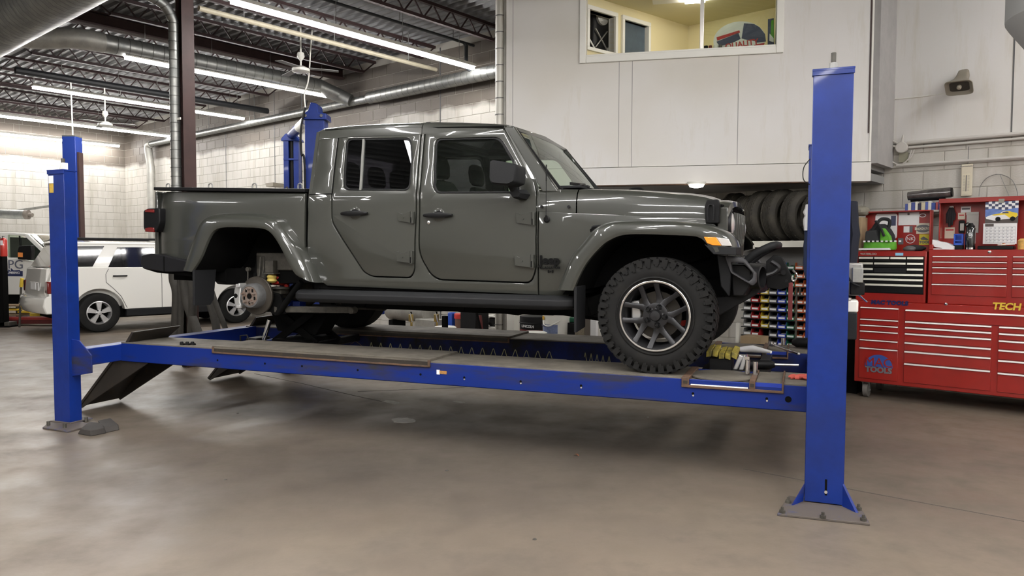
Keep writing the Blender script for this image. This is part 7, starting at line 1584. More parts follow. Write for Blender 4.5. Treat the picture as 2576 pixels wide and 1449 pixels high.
part(jk, 'top_platform', MB().prism([(ju-.36, RZ+.25), (ju+.40, RZ+.25), (ju+.40, RZ+.30), (ju-.36, RZ+.30)], -.22, .28).prism([(ju-.24, RZ+.06), (ju+.20, RZ+.03), (ju+.36, RZ+.25), (ju-.32, RZ+.25)], -.10, .14), M_dark, bevel=.006)
part(jk, 'lift_pad', MB().box(ju-.1, ju-.02, -.2, -.1, RZ+.30, RZ+.36).box(ju+.02, ju+.1, -.2, -.1, RZ+.30, RZ+.36), M_blue, bevel=.004)
part(jk, 'ram', MB().cyl((ju-.27, -.28, RZ-.06), (ju-.20, -.26, RZ+.18), .022, n=12), M_chrome)
part(jk, 'air_pump', MB().box(ju-.45, ju-.33, -.3, -.1, RZ-.1, RZ-.0).tube([(ju-.5, -.32, RZ-.08), (ju-.5, -.32, RZ+.02), (ju-.42, -.32, RZ+.03), (ju-.38, -.32, RZ-.06)], .009, 6), M_steelblk, bevel=.005)
# ---------------- things on the runway
for k, x in enumerate((457, 471, 484)):
    a = FL.Z(x, 864, RZ+.012); single('lug_nut', MB().cyl((a[0], a[1], RZ+.0005), (a[0]+.028, a[1], RZ+.0005+.0), .015, n=12).lathe((a[0], a[1], RZ+.001), (0, 0, 1), [(.016, 0), (.016, .02), (.010, .028)], 10), M_black, ('left', 'middle', 'right')[k] + ' black lug nut of the three in a row on the near runway', 'lug nut', FL, group='lug nuts on the runway')
bp2 = thing('rubber_pad_stack', 'yellow and black worn rubber pads on steel brackets beside the front tyre', 'pads', FL, .2, NV1+.12, RZ)
a0, a1 = FL.V(1785, 900, NV1+.05)[0], FL.V(1850, 900, NV1+.05)[0]
part(bp2, 'steel_tray', MB().box(a0, a1-.02, NV1+.02, NV1+.22, RZ-.02, RZ+.07), M_steelblk, bevel=.006)
for k in range(5):
    t = k/5; part(bp2, 'yellow_pad', MB().rings([[(lerp(a0-.02, a1+.02, t+.0), v, RZ+.085+.01*sin(k*2)+dz) for v, dz in ((NV1+.0, -.01), (NV1+.26, .02), (NV1+.27, .045), (NV1+.01, .03))], [(lerp(a0-.02, a1+.02, t+.17), v, RZ+.085+.01*cos(k)+dz) for v, dz in ((NV1-.01, -.01), (NV1+.26, .02), (NV1+.27, .05), (NV1+.0, .03))]]), mat('worn_yellow_rubber', (.45, .36, .05), .6, col2=(.03, .03, .025), nscale=14) if k == 0 else bpy.data.materials['worn_yellow_rubber'], bevel=.004)
for k in range(2): part(bp2, 'steel_bracket', MB().prism([(a1-.01+k*.04, RZ+.002), (a1+.02+k*.04, RZ+.002), (a1+.06+k*.03, RZ+.10), (a1+.03+k*.03, RZ+.11)], NV1-.03, NV1+.02), M_alloy, bevel=.006)
for k, (x, yt, yb, r) in enumerate(((1880, 908, 942, .017), (1900, 912, 944, .016))):
    a = FL.Z(x, yb, RZ+.002); h = max(.04, FL.V(x, yt, a[1])[1]-RZ)
    t_ = thing('deep_socket', ('left', 'right')[k] + ' chrome deep socket standing on the front of the near runway', 'socket', FL, a[0], a[1], RZ)
    part(t_, 'socket_body', MB().lathe((a[0], a[1], RZ+.007), (0, 0, 1), [(r, 0), (r, h), (r*.6, h), (r*.6, h-.02)], 18), M_chrome)
    if k == 0: part(t_, 'ratchet_stub', MB().cyl((a[0], a[1], RZ+h), (a[0]-.01, a[1], RZ+h+.045), .008, n=8).box(a[0]-.02, a[0]+.012, a[1]-.01, a[1]+.01, RZ+h+.01, RZ+h+.03), M_chrome)
dk = thing('impact_driver', 'black power tool lying between the runways behind the sockets', 'power tool', FL, .55, NV1+.2, RZ-.03)
a = FL.Z(1925, 925, RZ+.02)
part(dk, 'tool_body', MB().tube([(a[0]-.14, NV1+.14, RZ+.02), (a[0]+.02, NV1+.14, RZ+.025), (a[0]+.06, NV1+.14, RZ+.03)], [.035, .035, .02], 12), M_black)
part(dk, 'tool_grip', MB().bar((a[0]-.1, NV1+.14, RZ+.02), (a[0]-.14, NV1+.24, RZ+.0), .04, .035), M_black, bevel=.008)
part(dk, 'tool_shaft', MB().cyl((a[0]+.05, NV1+.14, RZ+.03), (a[0]+.22, NV1+.14, RZ+.035), .008, n=8), M_alu)
crs = thing('tool_support_bar', 'dark cross bar bridging the runways behind the front tools', 'bar', FL, .5, 0, RZ-.08)
part(crs, 'bar', MB().box(.25, .34, NV1, FV0, RZ-.14, RZ-.03).box(.62, .70, NV1, FV0, RZ-.14, RZ-.03), M_steelblk, bevel=.004)
part(crs, 'shelf_plate', MB().box(.25, .70, NV1+.01, NV1+.3, RZ-.03, RZ-.02), M_steelblk)
a = FL.Z(2010, 950, RZ+.01); rg = thing('red_shop_rag', 'crumpled red shop rag on the runway against the front column', 'rag', FL, a[0], a[1], RZ)
for k, (dx, dy, r) in enumerate(((0, 0, .035), (.04, .02, .04), (.075, -.01, .04), (-.035, -.01, .022))):
    part(rg, 'rag_fold', lump(MB(), (a[0]+dx, a[1]+dy, RZ+.014), r*1.3, r, .018, 12, 20+k, .25, .2), M_rag)
# tools on the far runway
a = FL.Z(1900, 880, RZ+.015); fv = FV0 + .15
tl2 = thing('breaker_bar', 'long chrome breaker bar lying across the far runway', 'wrench', FL, .7, fv, RZ)
p0, p1 = FL.Z(1945, 868, RZ+.03), FL.Z(2010, 888, RZ+.03)
part(tl2, 'bar', MB().bar((p0[0], p0[1], RZ+.03), (p1[0], p1[1], RZ+.022), .022, .018), M_chrome, bevel=.004)
part(tl2, 'head', MB().cyl((p0[0]-.02, p0[1], RZ+.02), (p0[0]-.02, p0[1], RZ+.06), .025, n=14), M_chrome)
a = FL.Z(1970, 872, RZ); single('upright_socket', MB().cyl((a[0], a[1], RZ+.007), (a[0], a[1], RZ+.075), .018, n=16), M_chrome, 'single chrome socket standing on the far runway', 'socket', FL)
a = FL.Z(2010, 876, RZ); fg = thing('impact_wrench', 'dark impact wrench lying on the far runway against the column', 'power tool', FL, a[0], a[1], RZ)
part(fg, 'motor_housing', MB().tube([(a[0]-.06, a[1], RZ+.05), (a[0]-.02, a[1], RZ+.05), (a[0]+.12, a[1], RZ+.05)], [.02, .045, .045], 14), M_black)
part(fg, 'handle', MB().bar((a[0]+.06, a[1], RZ+.04), (a[0]+.12, a[1]-.12, RZ+.02), .04, .035), M_black, bevel=.008)
wb = thing('white_sleeve', 'long white rolled sleeve lying on the far runway', 'roll', FL, .4, fv, RZ)
p0, p1 = FL.Z(1862, 879, RZ+.02), FL.Z(1940, 886, RZ+.02); part(wb, 'sleeve', MB().tube([(p0[0], p0[1], RZ+.02), (lerp(p0[0], p1[0], .4), p0[1], RZ+.03), (p1[0], p1[1], RZ+.02)], [.022, .03, .012], 12), M_paper)
a = FL.Z(1800, 880, RZ); single('white_crumpled_cloth', lump(MB(), (a[0], a[1], RZ+.018), .05, .04, .02, 12, 31, .25, .2), M_paper, 'small crumpled white cloth behind the front tyre', 'cloth', FL)
# ---------------- floor items
rc = thing('rubber_wheel_chock', 'pair of folded dark rubber chock mats by the left column base', 'chock', FL, -4.6, -1.5, 0)
P = [FL.Z(*p, .04) for p in ((195, 1080), (222, 1060), (256, 1068), (262, 1084), (228, 1096))]
part(rc, 'chock_mat', MB().rings([[(*FL.Z(*p, 0), .001) for p in ((195, 1092), (228, 1098), (268, 1090), (262, 1076), (222, 1068))], [(*FL.Z(*p, .05), .05) for p in ((203, 1078), (228, 1082), (262, 1076), (256, 1064), (224, 1060))]]), M_rubpad, bevel=.006)
part(rc, 'chock_mat', MB().rings([[(*FL.Z(*p, 0), .001) for p in ((262, 1090), (300, 1082), (285, 1066), (250, 1072))], [(*FL.Z(*p, .045), .045) for p in ((262, 1074), (298, 1068), (278, 1051), (246, 1058))]]), M_rubpad, bevel=.006)
a = FL.Z(1449, 1147, 0); lf = thing('fallen_leaf', 'small curled brown leaf on the bare floor below the front wheel', 'leaf', FL, a[0], a[1], 0)
part(lf, 'leaf_blade', MB().rings([[(a[0]-.022, a[1]+.0, .002), (a[0]-.01, a[1]+.012, .012), (a[0]+.01, a[1]+.010, .016), (a[0]+.025, a[1]+.002, .004)], [(a[0]-.018, a[1]-.012, .004), (a[0]-.005, a[1]-.016, .018), (a[0]+.012, a[1]-.012, .012), (a[0]+.022, a[1]-.008, .003)]], closed=False, cap=False), mat('brown_leaf', (.22, .08, .035), .7))
for k, (x, y) in enumerate(((1124, 1184), (567, 1207), (1345, 1357), (598, 1040), (1560, 1040), (1630, 1050))):
    a = FL.Z(x, y, 0); single('grit_speck', MB().lathe((a[0], a[1], .0005), (0, 0, 1), [(.012, 0), (.009, .004), (.001, .006)], 7), M_cast if k < 4 else M_patch, ['dark speck on the floor in the middle foreground', 'dark speck on the left foreground floor', 'lowest dark speck near the bottom edge', 'dark speck beyond the left column', 'pale speck under the near runway', 'pale speck right of its twin under the runway'][k], 'debris', FL)

# ================================================================== LEFT BACKGROUND
# exhaust hoses and cables hanging on the brown column
hz = thing('exhaust_hose_bundle', 'grey flattened exhaust hoses hanging beside the brown column', 'hose', FB, cx_, 4.3, 0)
hv_ = 4.35
def hp_(x, y): a = FB.V(x, y, hv_); return (a[0], hv_, a[1])
for pts, r in (([(440, 640), (438, 700), (446, 740), (442, 850), (438, 912)], .065), ([(462, 640), (462, 700), (470, 760), (492, 820), (512, 880), (520, 912)], .055), ([(452, 690), (455, 780), (452, 912)], .035), ([(500, 690), (528, 760), (545, 830), (552, 912)], .045), ([(520, 690), (545, 770), (568, 830), (580, 905)], .030), ([(480, 690), (485, 770), (474, 912)], .05)):
    part(hz, 'hose', MB().tube(crv([hp_(*p) for p in pts], 6), r, 12), M_hose)
for pts in (([(468, 690), (475, 720), (488, 745)]), ([(470, 695), (480, 730), (492, 752)]), ([(474, 690), (482, 712), (496, 730)])):
    part(hz, 'loose_cable', MB().tube(crv([hp_(*p) for p in pts], 5), .005, 5), M_wire)
def post_lift(name, label): return thing(name, label, 'lift', F0, 0, 0, 0)
l2 = thing('two_post_lift', 'tall blue two post lift standing behind the pickup cab', 'lift', F0, F0.V(790, 500, 12.2)[0], 12.2, 0)
def f0(x, y, d): return F0.V(x, y, d)
d1_, d2_ = 12.2, 14.6
a0, a1 = f0(767, 400, d1_)[0], f0(816, 400, d1_)[0]; zt = f0(790, 292, d1_)[1]
c1 = part(l2, 'near_column', MB().box(a0, a1, d1_, d1_+.28, 0, zt), M_blue, bevel=.01)
part(c1, 'top_bracket', MB().prism([(a0-.03, zt-.06), (a1+.05, zt-.06), (a1+.04, zt+.04), (lerp(a0, a1, .75), zt+.05), (lerp(a0, a1, .68), f0(785, 262, d1_)[1]), (lerp(a0, a1, .35), f0(785, 258, d1_)[1]), (lerp(a0, a1, .2), zt+.08), (a0-.03, zt+.02)], d1_-.04, d1_+.3), M_blue, bevel=.01)
for x in (a0+.03, a1-.03): part(c1, 'bolt', MB().cyl((x, d1_-.06, zt-.0), (x, d1_-.04, zt-.0), .025, n=8), M_chrome)
b0, b1 = f0(713, 400, d2_)[0], f0(751, 400, d2_)[0]; zt2 = f0(730, 352, d2_)[1]
c2 = part(l2, 'far_column', MB().box(b0, b0+.10, d2_, d2_+.25, 0, zt2).box(b1-.10, b1, d2_, d2_+.25, 0, zt2).box(b0, b1, d2_+.2, d2_+.25, 0, zt2).box(b0, b1, d2_-.01, d2_+.02, f0(730, 403, d2_)[1], f0(730, 398, d2_)[1]), M_blue, bevel=.006)
part(c2, 'cylinder', MB().cyl(((b0+b1)/2, d2_+.08, .1), ((b0+b1)/2, d2_+.08, zt2), .05, n=14), M_black)
part(c2, 'head_cap', MB().prism([(b0-.04, zt2-.02), (b1+.04, zt2-.02), (b1+.03, zt2+.02), ((b0+b1)/2+.06, zt2+.12), ((b0+b1)/2-.10, zt2+.12), (b0-.04, zt2+.02)], d2_-.02, d2_+.27), M_blue, bevel=.008)
p0 = (a0+.05, d1_+.1, f0(770, 295, d1_)[1]); p1 = ((b0+b1)/2, d2_+.05, zt2+.1)
ob = part(l2, 'overhead_beam', MB().tube([p0, p1], .085, 14), M_blue); 
pm = tuple(lerp(p0[k], p1[k], .12) for k in range(3)); pm2 = tuple(lerp(p0[k], p1[k], .5) for k in range(3)); part(ob, 'white_band', MB().tube([pm, pm2], .09, 14), M_whitep)
kx = f0(768, 300, d1_-.08)
part(l2, 'black_hose', MB().tube(crv([(f0(775, 255, d1_)[0], d1_-.08, f0(775, 255, d1_)[1]), (f0(760, 330, d1_)[0], d1_-.08, f0(760, 330, d1_)[1]), (f0(762, 390, d1_)[0], d1_-.08, f0(762, 390, d1_)[1]), (f0(770, 430, d1_)[0], d1_-.08, f0(770, 430, d1_)[1]), (f0(770, 480, d1_)[0], d1_-.08, .4)], 6), .018, 8), M_black)
part(l2, 'lift_arm', MB().bar((a0+.1, d1_-.1, .55), (a0+1.4, d1_-.9, .6), .12, .1), M_blue, bevel=.006)
cd_ = thing('ceiling_cable', 'pale cable hanging from the roof to the blue lift behind the cab', 'cable', F0, f0(775, 200, 12.1)[0], 12.1, 3.9)
part(cd_, 'cable', MB().tube(crv([(f0(x, y, 12.1)[0], 12.1, min(f0(x, y, 12.1)[1], 5.05)) for x, y in ((785, 60), (781, 130), (776, 200), (766, 235), (768, 270))], 6), .012, 6), M_whitep)
l3 = thing('tall_blue_post', 'tall plain blue lift post rising behind the left column', 'lift', F0, f0(173, 500, 15)[0], 15, 0)
a0, a1 = f0(157, 400, 15)[0], f0(190, 400, 15)[0]
part(l3, 'post', MB().box(a0, a1, 15, 15.25, 0, f0(173, 343, 15)[1]), mat('mid_blue_paint', (.01, .035, .23), .4), bevel=.006)
part(l3, 'side_rail', MB().box(a1+.002, a1+.04, 15.05, 15.2, 0, f0(192, 382, 15)[1]), M_brown, smooth=0)
part(l3, 'top_cap', MB().box(a0-.0, a1+.0, 15.0, 15.25, f0(173, 343, 15)[1], f0(173, 340, 15)[1]), M_galv, smooth=0)
cd2 = thing('ceiling_cable', 'pale cable hanging from the roof to the tall post at the left', 'cable', F0, f0(182, 300, 14.9)[0], 14.9, 3.8)
part(cd2, 'cable', MB().tube([(f0(178, 215, 14.9)[0], 14.9, 5.0), (f0(180, 260, 14.9)[0], 14.9, f0(180, 260, 14.9)[1]), (f0(183, 340, 14.9)[0], 14.9, f0(183, 340, 14.9)[1])], .014, 6), M_whitep)
def ceil_fan(label, x, y, d):
    q = F0.V(x, y, d); t_ = thing('ceiling_fan', label, 'fan', F0, q[0], d, q[1])
    part(t_, 'motor', MB().lathe((q[0], d, q[1]-.05), (0, 0, 1), [(.06, 0), (.14, .02), (.14, .06), (.06, .1)], 18), M_whitep)
    part(t_, 'down_rod', MB().cyl((q[0], d, q[1]+.04), (q[0], d, HC-.02), .014, n=8).lathe((q[0], d, q[1]+.14), (0, 0, 1), [(.02, 0), (.06, .06), (.05, .12)], 12), M_whitep)
    for k in range(3):
        a = 2*pi*k/3 + .2; part(t_, 'blade', MB().bar((q[0]+.12*cos(a), d+.12*sin(a), q[1]+.02), (q[0]+.58*cos(a), d+.58*sin(a), q[1]+.0), .12, .008), M_soffit, smooth=0)
ceil_fan('white ceiling fan between the strip lights at the left', 265, 312, 15.6)
ceil_fan('white ceiling fan above the pickup bed and blue lift', 757, 175, 11.9)
q = FB.V(683, 466, BW-.3); single('wall_speaker', MB().rings([[(q[0]-.13, BW-.35, q[1]-.03), (q[0]+.14, BW-.35, q[1]-.03), (q[0]+.14, BW-.35, q[1]+.05), (q[0]-.15, BW-.35, q[1]+.05)], [(q[0]-.09, BW-.05, q[1]-.03), (q[0]+.1, BW-.05, q[1]-.03), (q[0]+.1, BW-.05, q[1]+.04), (q[0]-.1, BW-.05, q[1]+.04)]]), M_speaker, 'small brown loudspeaker on the block wall above the bed rail', 'loudspeaker', FB)
# white wagon -------------------------------------------------------
wg = thing('white_wagon', 'white four door wagon parked behind the left column, facing away', 'car', FS, 1.3, .85, 0)
def sx_(x, y): return FS.V(x, y, 0)
W_ = 1.75; rc_ = (0, .37)
fwu = 2.62
def arcpts(cu, cz, r, t0, t1, n=14): return [(cu + r*cos(lerp(t0, t1, k/n)), cz + r*sin(lerp(t0, t1, k/n))) for k in range(n+1)]
belt = sx_(300, 674)[1]; ztop = sx_(250, 608)[1]; zsill = sx_(380, 774)[1]
low = [(-.80, .55), (-.45, .42)] + arcpts(0, .37, .44, pi-.05, .1) + [(.5, zsill), (2.1, zsill)] + arcpts(fwu, .37, .43, pi-.2, .1) + [(3.3, .45), (3.42, .7), (3.35, .93), (2.3, 1.05), (2.0, belt), (-.72, belt+.02), (-.82, .9)]
part(wg, 'body_side', MB().prism(low, 0, .25), M_white, bevel=.03)
part(wg, 'body_side_far', MB().prism(low, W_-.25, W_), M_white, bevel=.03)
part(wg, 'body_core', MB().box(-.78, 2.0, .2, W_-.2, .45, belt).box(2.0, 3.38, .2, W_-.2, .5, .98), M_white, bevel=.03)
def ghr(u, z, vi): return [(u, vi, z), (u, W_-vi, z)]
ghp = [(-.76, belt+.0, .02), (-.60, ztop-.1, .13), (-.5, ztop, .2), (1.6, ztop-.0, .2), (1.85, ztop-.08, .14), (2.28, belt+.0, .03)]
ghc = MB()
ghc.rings([[(-.70, .03, belt), (-.48, .14, ztop-.03), (1.55, .14, ztop-.03), (2.15, .03, belt)], [(-.70, W_-.03, belt), (-.48, W_-.14, ztop-.03), (1.55, W_-.14, ztop-.03), (2.15, W_-.03, belt)]])
part(wg, 'greenhouse', ghc, M_white, bevel=.03)
part(wg, 'roof', MB().rings([[(-.56, .13, ztop-.06), (-.5, .13, ztop-.01), (1.55, .13, ztop-.01), (1.65, .13, ztop-.06)], [(-.54, .4, ztop-.03), (-.48, .4, ztop+.02), (1.5, .4, ztop+.02), (1.6, .4, ztop-.03)], [(-.54, W_-.4, ztop-.03), (-.48, W_-.4, ztop+.02), (1.5, W_-.4, ztop+.02), (1.6, W_-.4, ztop-.03)], [(-.56, W_-.13, ztop-.06), (-.5, W_-.13, ztop-.01), (1.55, W_-.13, ztop-.01), (1.65, W_-.13, ztop-.06)]]), M_white, bevel=.02)
for v in (.2, W_-.2): part(wg, 'roof_rail', MB().tube([(-.45, v, ztop+.0), (-.38, v, ztop+.055), (1.35, v, ztop+.055), (1.5, v, ztop+.0)], .022, 8), M_black)
G_carblk = mat('dark_privacy_glass', (.008, .008, .009), .06, coat=1)
def gpane(nm, px_):
    P = [sx_(*p) for p in px_]; mb = MB(); R = [[(u, .03 + (z-belt)/(ztop-belt)*.11 - .012 + k, z) for u, z in P] for k in (0, .02)]; part(wg, nm, mb.rings(R), G_carblk, smooth=0)
gpane('quarter_window', [(140, 620), (267, 619), (234, 670.5), (135, 672)])
gpane('rear_door_window', [(300, 622), (392, 622), (398, 674), (273, 673)])
gpane('front_door_window', [(400, 623), (470, 626), (500, 676), (404, 674)])
part(wg, 'tailgate_glass', MB().rings([[(-.715, .18, belt+.03), (-.50, .25, ztop-.08), (-.50, W_-.25, ztop-.08), (-.715, W_-.18, belt+.03)], [(-.735, .18, belt+.03), (-.52, .25, ztop-.08), (-.52, W_-.25, ztop-.08), (-.735, W_-.18, belt+.03)]]), G_carblk, smooth=0)
tg = part(wg, 'tailgate', MB().rings([[(-.80, v, .62), (-.84, v, .75), (-.80, v, belt), (-.72, v, belt), (-.72, v, .62)] for v in (.16, W_-.16)]), M_white, bevel=.02)
part(tg, 'plate_recess', MB().box(-.855, -.83, .55, 1.15, .78, .93), M_alloy, bevel=.006)
part(tg, 'number_plate', MB().box(-.862, -.855, .68, 1.02, .80, .92), M_paper, smooth=0)
for v in (.02, W_-.17): part(wg, 'tail_lamp', MB().box(-.835, -.70, v-.03, v+.15, .74, .96), M_redlens, bevel=.02)
part(wg, 'rear_bumper', MB().rings([[(-.82, v, .70), (-.96+abs(v-W_/2)**3*.12, v, .66), (-1.0+abs(v-W_/2)**3*.14, v, .52), (-.94+abs(v-W_/2)**3*.12, v, .38), (-.6, v, .38), (-.6, v, .7)] for v in (-.01, .2, .5, W_/2, W_-.5, W_-.2, W_+.01)]), M_white, bevel=.02)
def seam(px_, par=wg, dv=-.004, fn=sx_, wd=.008):
    P = [fn(*p) for p in px_]; mb = MB()
    for a, b in zip(P, P[1:]): mb.bar((a[0], dv, a[1]), (b[0], dv, b[1]), wd, .004, up=(0, 1, 0))
    part(par, 'shut_line', mb, M_darkgrey, smooth=0)
seam([(273, 676), (266, 690), (267, 710), (285, 725), (305, 745), (320, 774)]); seam([(405, 676), (407, 700), (408, 773)])
part(wg, 'door_handle', MB().tube([(sx_(284, 694)[0], -.01, sx_(300, 694)[1]), (sx_(292, 694)[0], -.035, sx_(300, 694)[1]), (sx_(312, 694)[0], -.035, sx_(300, 694)[1]), (sx_(319, 694)[0], -.01, sx_(300, 694)[1])], .014, 8), M_black)
part(wg, 'sill_cladding', MB().rings([[(.46, v, z) for v, z in ((.02, zsill+.01), (-.02, zsill-.02), (-.01, zsill-.13), (.1, zsill-.15))], [(2.2, v, z) for v, z in ((.02, zsill+.01), (-.02, zsill-.02), (-.01, zsill-.13), (.1, zsill-.15))]]), M_trim)
part(wg, 'underbody', MB().box(-.6, 3.2, .15, W_-.15, .25, .46), M_dark, smooth=0)
def carwheel(root, cu, v, s, r=.365, rim=.225, sp_n=5):
    t_ = part(root, 'tyre', MB().lathe((cu, v, r), (0, s, 0), [(rim, -.2), (r-.02, -.2), (r, -.17), (r, -.03), (r-.02, -.0), (r*.8, .01), (rim+.01, -.005), (rim, -.02)], 40, ring=True), M_rubber)
    rm = part(root, 'rim', MB().lathe((cu, v, r), (0, s, 0), [(rim, -.19), (rim+.003, -.01), (rim-.012, .0), (rim-.02, -.02), (rim-.03, -.15)], 36, ring=True), M_alloy)
    mb = MB()
    for k in range(sp_n):
        a = radians(90 + 360/sp_n*k); R = []
        for rr, w_, h in ((.045, .06, -.01), (.09, .075, -.004), (.15, .095, -.012), (rim-.01, .13, -.012)):
            c = Vector((cu+rr*cos(a), 0, r+rr*sin(a))); td = Vector((-sin(a), 0, cos(a)))
            R.append([((c+td*w_*q).x, v+s*hh, (c+td*w_*q).z) for q, hh in ((-.5, h-.03), (-.42, h), (.42, h), (.5, h-.03))])
        mb.rings(R)
    part(rm, 'spokes', mb, M_alloy, smooth=40)
    part(rm, 'hub_cap', MB().lathe((cu, v, r), (0, s, 0), [(.06, -.03), (.06, -.004), (.03, .002), (0, .003)], 20), M_alloy)
    for k in range(5): a = radians(126+72*k); part(rm, 'lug_nut', MB().cyl((cu+.05*cos(a), v, r+.05*sin(a)), (cu+.05*cos(a), v+s*.004, r+.05*sin(a)), .013, n=8), M_black)
    part(root, 'brake_backing', MB().cyl((cu, v-s*.16, r), (cu, v-s*.14, r), rim-.03, n=24), M_dark)
for cu in (0, fwu):
    carwheel(wg, cu, -.0, -1, rim=.215); 
    part(wg, 'far_tyre', MB().lathe((cu, W_, .365), (0, 1, 0), [(.2, -.2), (.36, -.2), (.36, -.0), (.2, 0)], 30), M_rubber)
    a = arcpts(cu, .37, .45, pi-.02, .02); part(wg, 'wheel_well', MB().rings([[(u, .02, z) for u, z in a], [(u, .24, z) for u, z in a]], closed=False, cap=False).add([(u, .26, z) for u, z in a], [tuple(range(len(a)))]), M_dark)
# work truck ---------------------------------------------------------
wt = thing('white_work_truck', 'white service truck with company lettering on its door at the far left', 'truck', FP, -1, .9, 0)
tx = lambda x, y: FP.V(x/5.79, 580 + y/5.79, 0)
TPts = lambda *p: [tx(*q) for q in p]
TW = 1.9
zbelt = tx(300, 420)[1]; zroof = tx(100, 25)[1]; zlow = tx(200, 935)[1]
lowb = TPts((-1200, 935), (1100, 935), (1180, 700), (1150, 480), (600, 445), (400, 430), (290, 395), (-1200, 385))
part(wt, 'door_side', MB().prism(lowb, 0, .12), M_white, bevel=.02)
part(wt, 'far_side', MB().prism(lowb, TW-.12, TW), M_white, bevel=.02)
part(wt, 'body_core', MB().box(tx(-1200, 0)[0], tx(620, 0)[0], .1, TW-.1, zlow+.05, zbelt-.15).box(tx(600, 0)[0], tx(1150, 0)[0], .1, TW-.1, zlow+.1, tx(600, 450)[1]), M_white, bevel=.03)
hood_z = tx(600, 445)[1]
a_, b_ = tx(340, 50), tx(640, 310)
pr_ = MB()
roofp = TPts((-1200, 25), (100, 22), (330, 40), (370, 60), (320, 70), (80, 62), (-1200, 62))
part(wt, 'roof', MB().rings([[(u, v+dv, z) for u, z in roofp] for v, dv in ((.08, 0), (TW-.08, 0))]), M_white, bevel=.01)
for v in (.06, TW-.12):
    part(wt, 'a_pillar', MB().rings([[(a_[0]-.05, v+.03, a_[1]-.02), (a_[0]+.04, v+.03, a_[1]), (a_[0]+.04, v+.09, a_[1]), (a_[0]-.05, v+.09, a_[1]-.02)], [(b_[0]-.06, v-.03, b_[1]-.02), (b_[0]+.05, v-.03, b_[1]-.02), (b_[0]+.05, v+.05, b_[1]-.02), (b_[0]-.06, v+.05, b_[1]-.02)]]), M_white, bevel=.008)
    u = tx(60, 0)[0]; part(wt, 'b_pillar', MB().box(u-.12, u+.04, v, v+.06, zbelt-.1, zroof-.05), M_white)
part(wt, 'windscreen', MB().add([(a_[0]+.05, .15, a_[1]-.01), (a_[0]+.05, TW-.15, a_[1]-.01), (b_[0]+.14, TW-.1, b_[1]-.03), (b_[0]+.14, .1, b_[1]-.03)], [(0,1,2,3)]), G_wind, smooth=0)
part(wt, 'door_glass', MB().prism(TPts((92, 62), (275, 72), (400, 140), (610, 330), (560, 440), (400, 432), (290, 400), (100, 392)), .05, .055), G_clear, smooth=0)
part(wt, 'door_divider', MB().bar((tx(268, 75)[0], .04, tx(268, 75)[1]), (tx(300, 395)[0], .04, tx(300, 395)[1]), .03, .02), M_black)
part(wt, 'cab_interior', MB().box(tx(-100, 0)[0], tx(190, 0)[0], .3, TW-.3, zlow+.2, tx(150, 290)[1]).box(tx(450, 0)[0], tx(600, 0)[0], .2, TW-.2, zlow+.2, tx(150, 380)[1]).box(tx(-150, 0)[0], tx(60, 0)[0], .2, TW-.2, zlow+.2, zroof-.1), M_seat)
part(wt, 'door_mirror', MB().prism(TPts((365, 225), (540, 215), (555, 300), (540, 425), (350, 420), (345, 300)), -.22, -.10), M_black, bevel=.015)
part(wt, 'orange_sticker', MB().prism(TPts((357, 318), (425, 322), (425, 387), (357, 383)), -.226, -.221), mat('orange_vest_sticker', (.75, .25, .05), .6), smooth=0)
part(wt, 'lower_sill', MB().prism(TPts((-1200, 935), (1050, 935), (1000, 1100), (-1200, 1100)), .05, TW-.05), M_dark)
q = tx(160, 500); text(wt, 'door_lettering', 'HPG', .27, q[0], -.004, q[1], mat('silver_grey_letters', (.12, .13, .17), .5), bold=.001)
part(wt, 'skyline_graphic', MB().prism(TPts((20, 665), (20, 590), (45, 590), (45, 550), (70, 600), (90, 560), (110, 600), (130, 560), (160, 600), (160, 545), (200, 580), (290, 575), (300, 590), (332, 588), (332, 668)), -.006, -.001), mat('navy_skyline', (.02, .03, .10), .5), smooth=0)
q = tx(175, 615); text(wt, 'door_lettering', 'PLUMBING', .07, q[0], -.008, q[1], M_paper, bold=.001)
part(wt, 'rear_tyre', MB().lathe((tx(-700, 0)[0], .05, .36), (0, -1, 0), [(.2, -.2), (.36, -.2), (.36, 0), (.2, .0)], 24), M_rubber)
part(wt, 'front_tyre', MB().lathe((tx(850, 0)[0], .1, .36), (0, -1, 0), [(.2, -.2), (.36, -.2), (.36, 0), (.2, .0)], 24), M_rubber)
# fire extinguisher on its dark post
ps = single('dark_post', MB().box(F0.V(-30, 700, 14.6)[0], F0.V(7, 700, 14.6)[0], 14.6, 14.75, 0, F0.V(4, 640, 14.6)[1]).box(F0.V(-30, 700, 14.6)[0], F0.V(25, 700, 14.6)[0], 14.55, 14.8, .0, .03), M_dark, 'dark steel post at the left edge of the picture', 'post', F0)
fe = thing('fire_extinguisher', 'red fire extinguisher hanging at the left edge', 'fire extinguisher', F0, F0.V(10, 620, 14.5)[0], 14.5, F0.V(10, 645, 14.5)[1])
q = F0.V(10, 645, 14.5); q1 = F0.V(10, 598, 14.5); rr = .062
part(fe, 'cylinder', MB().lathe((q[0], 14.5, q[1]), (0, 0, 1), [(rr*.9, 0), (rr, .01), (rr, (q1[1]-q[1])*.85), (rr*.7, (q1[1]-q[1])*.96), (rr*.3, q1[1]-q[1])], 18), mat('extinguisher_red', (.5, .03, .02), .3, coat=.6))
part(fe, 'label', MB().box(q[0]-.02, q[0]+.025, 14.5-rr-.003, 14.5-rr+.005, lerp(q[1], q1[1], .6), lerp(q[1], q1[1], .85)), M_paper, smooth=0)
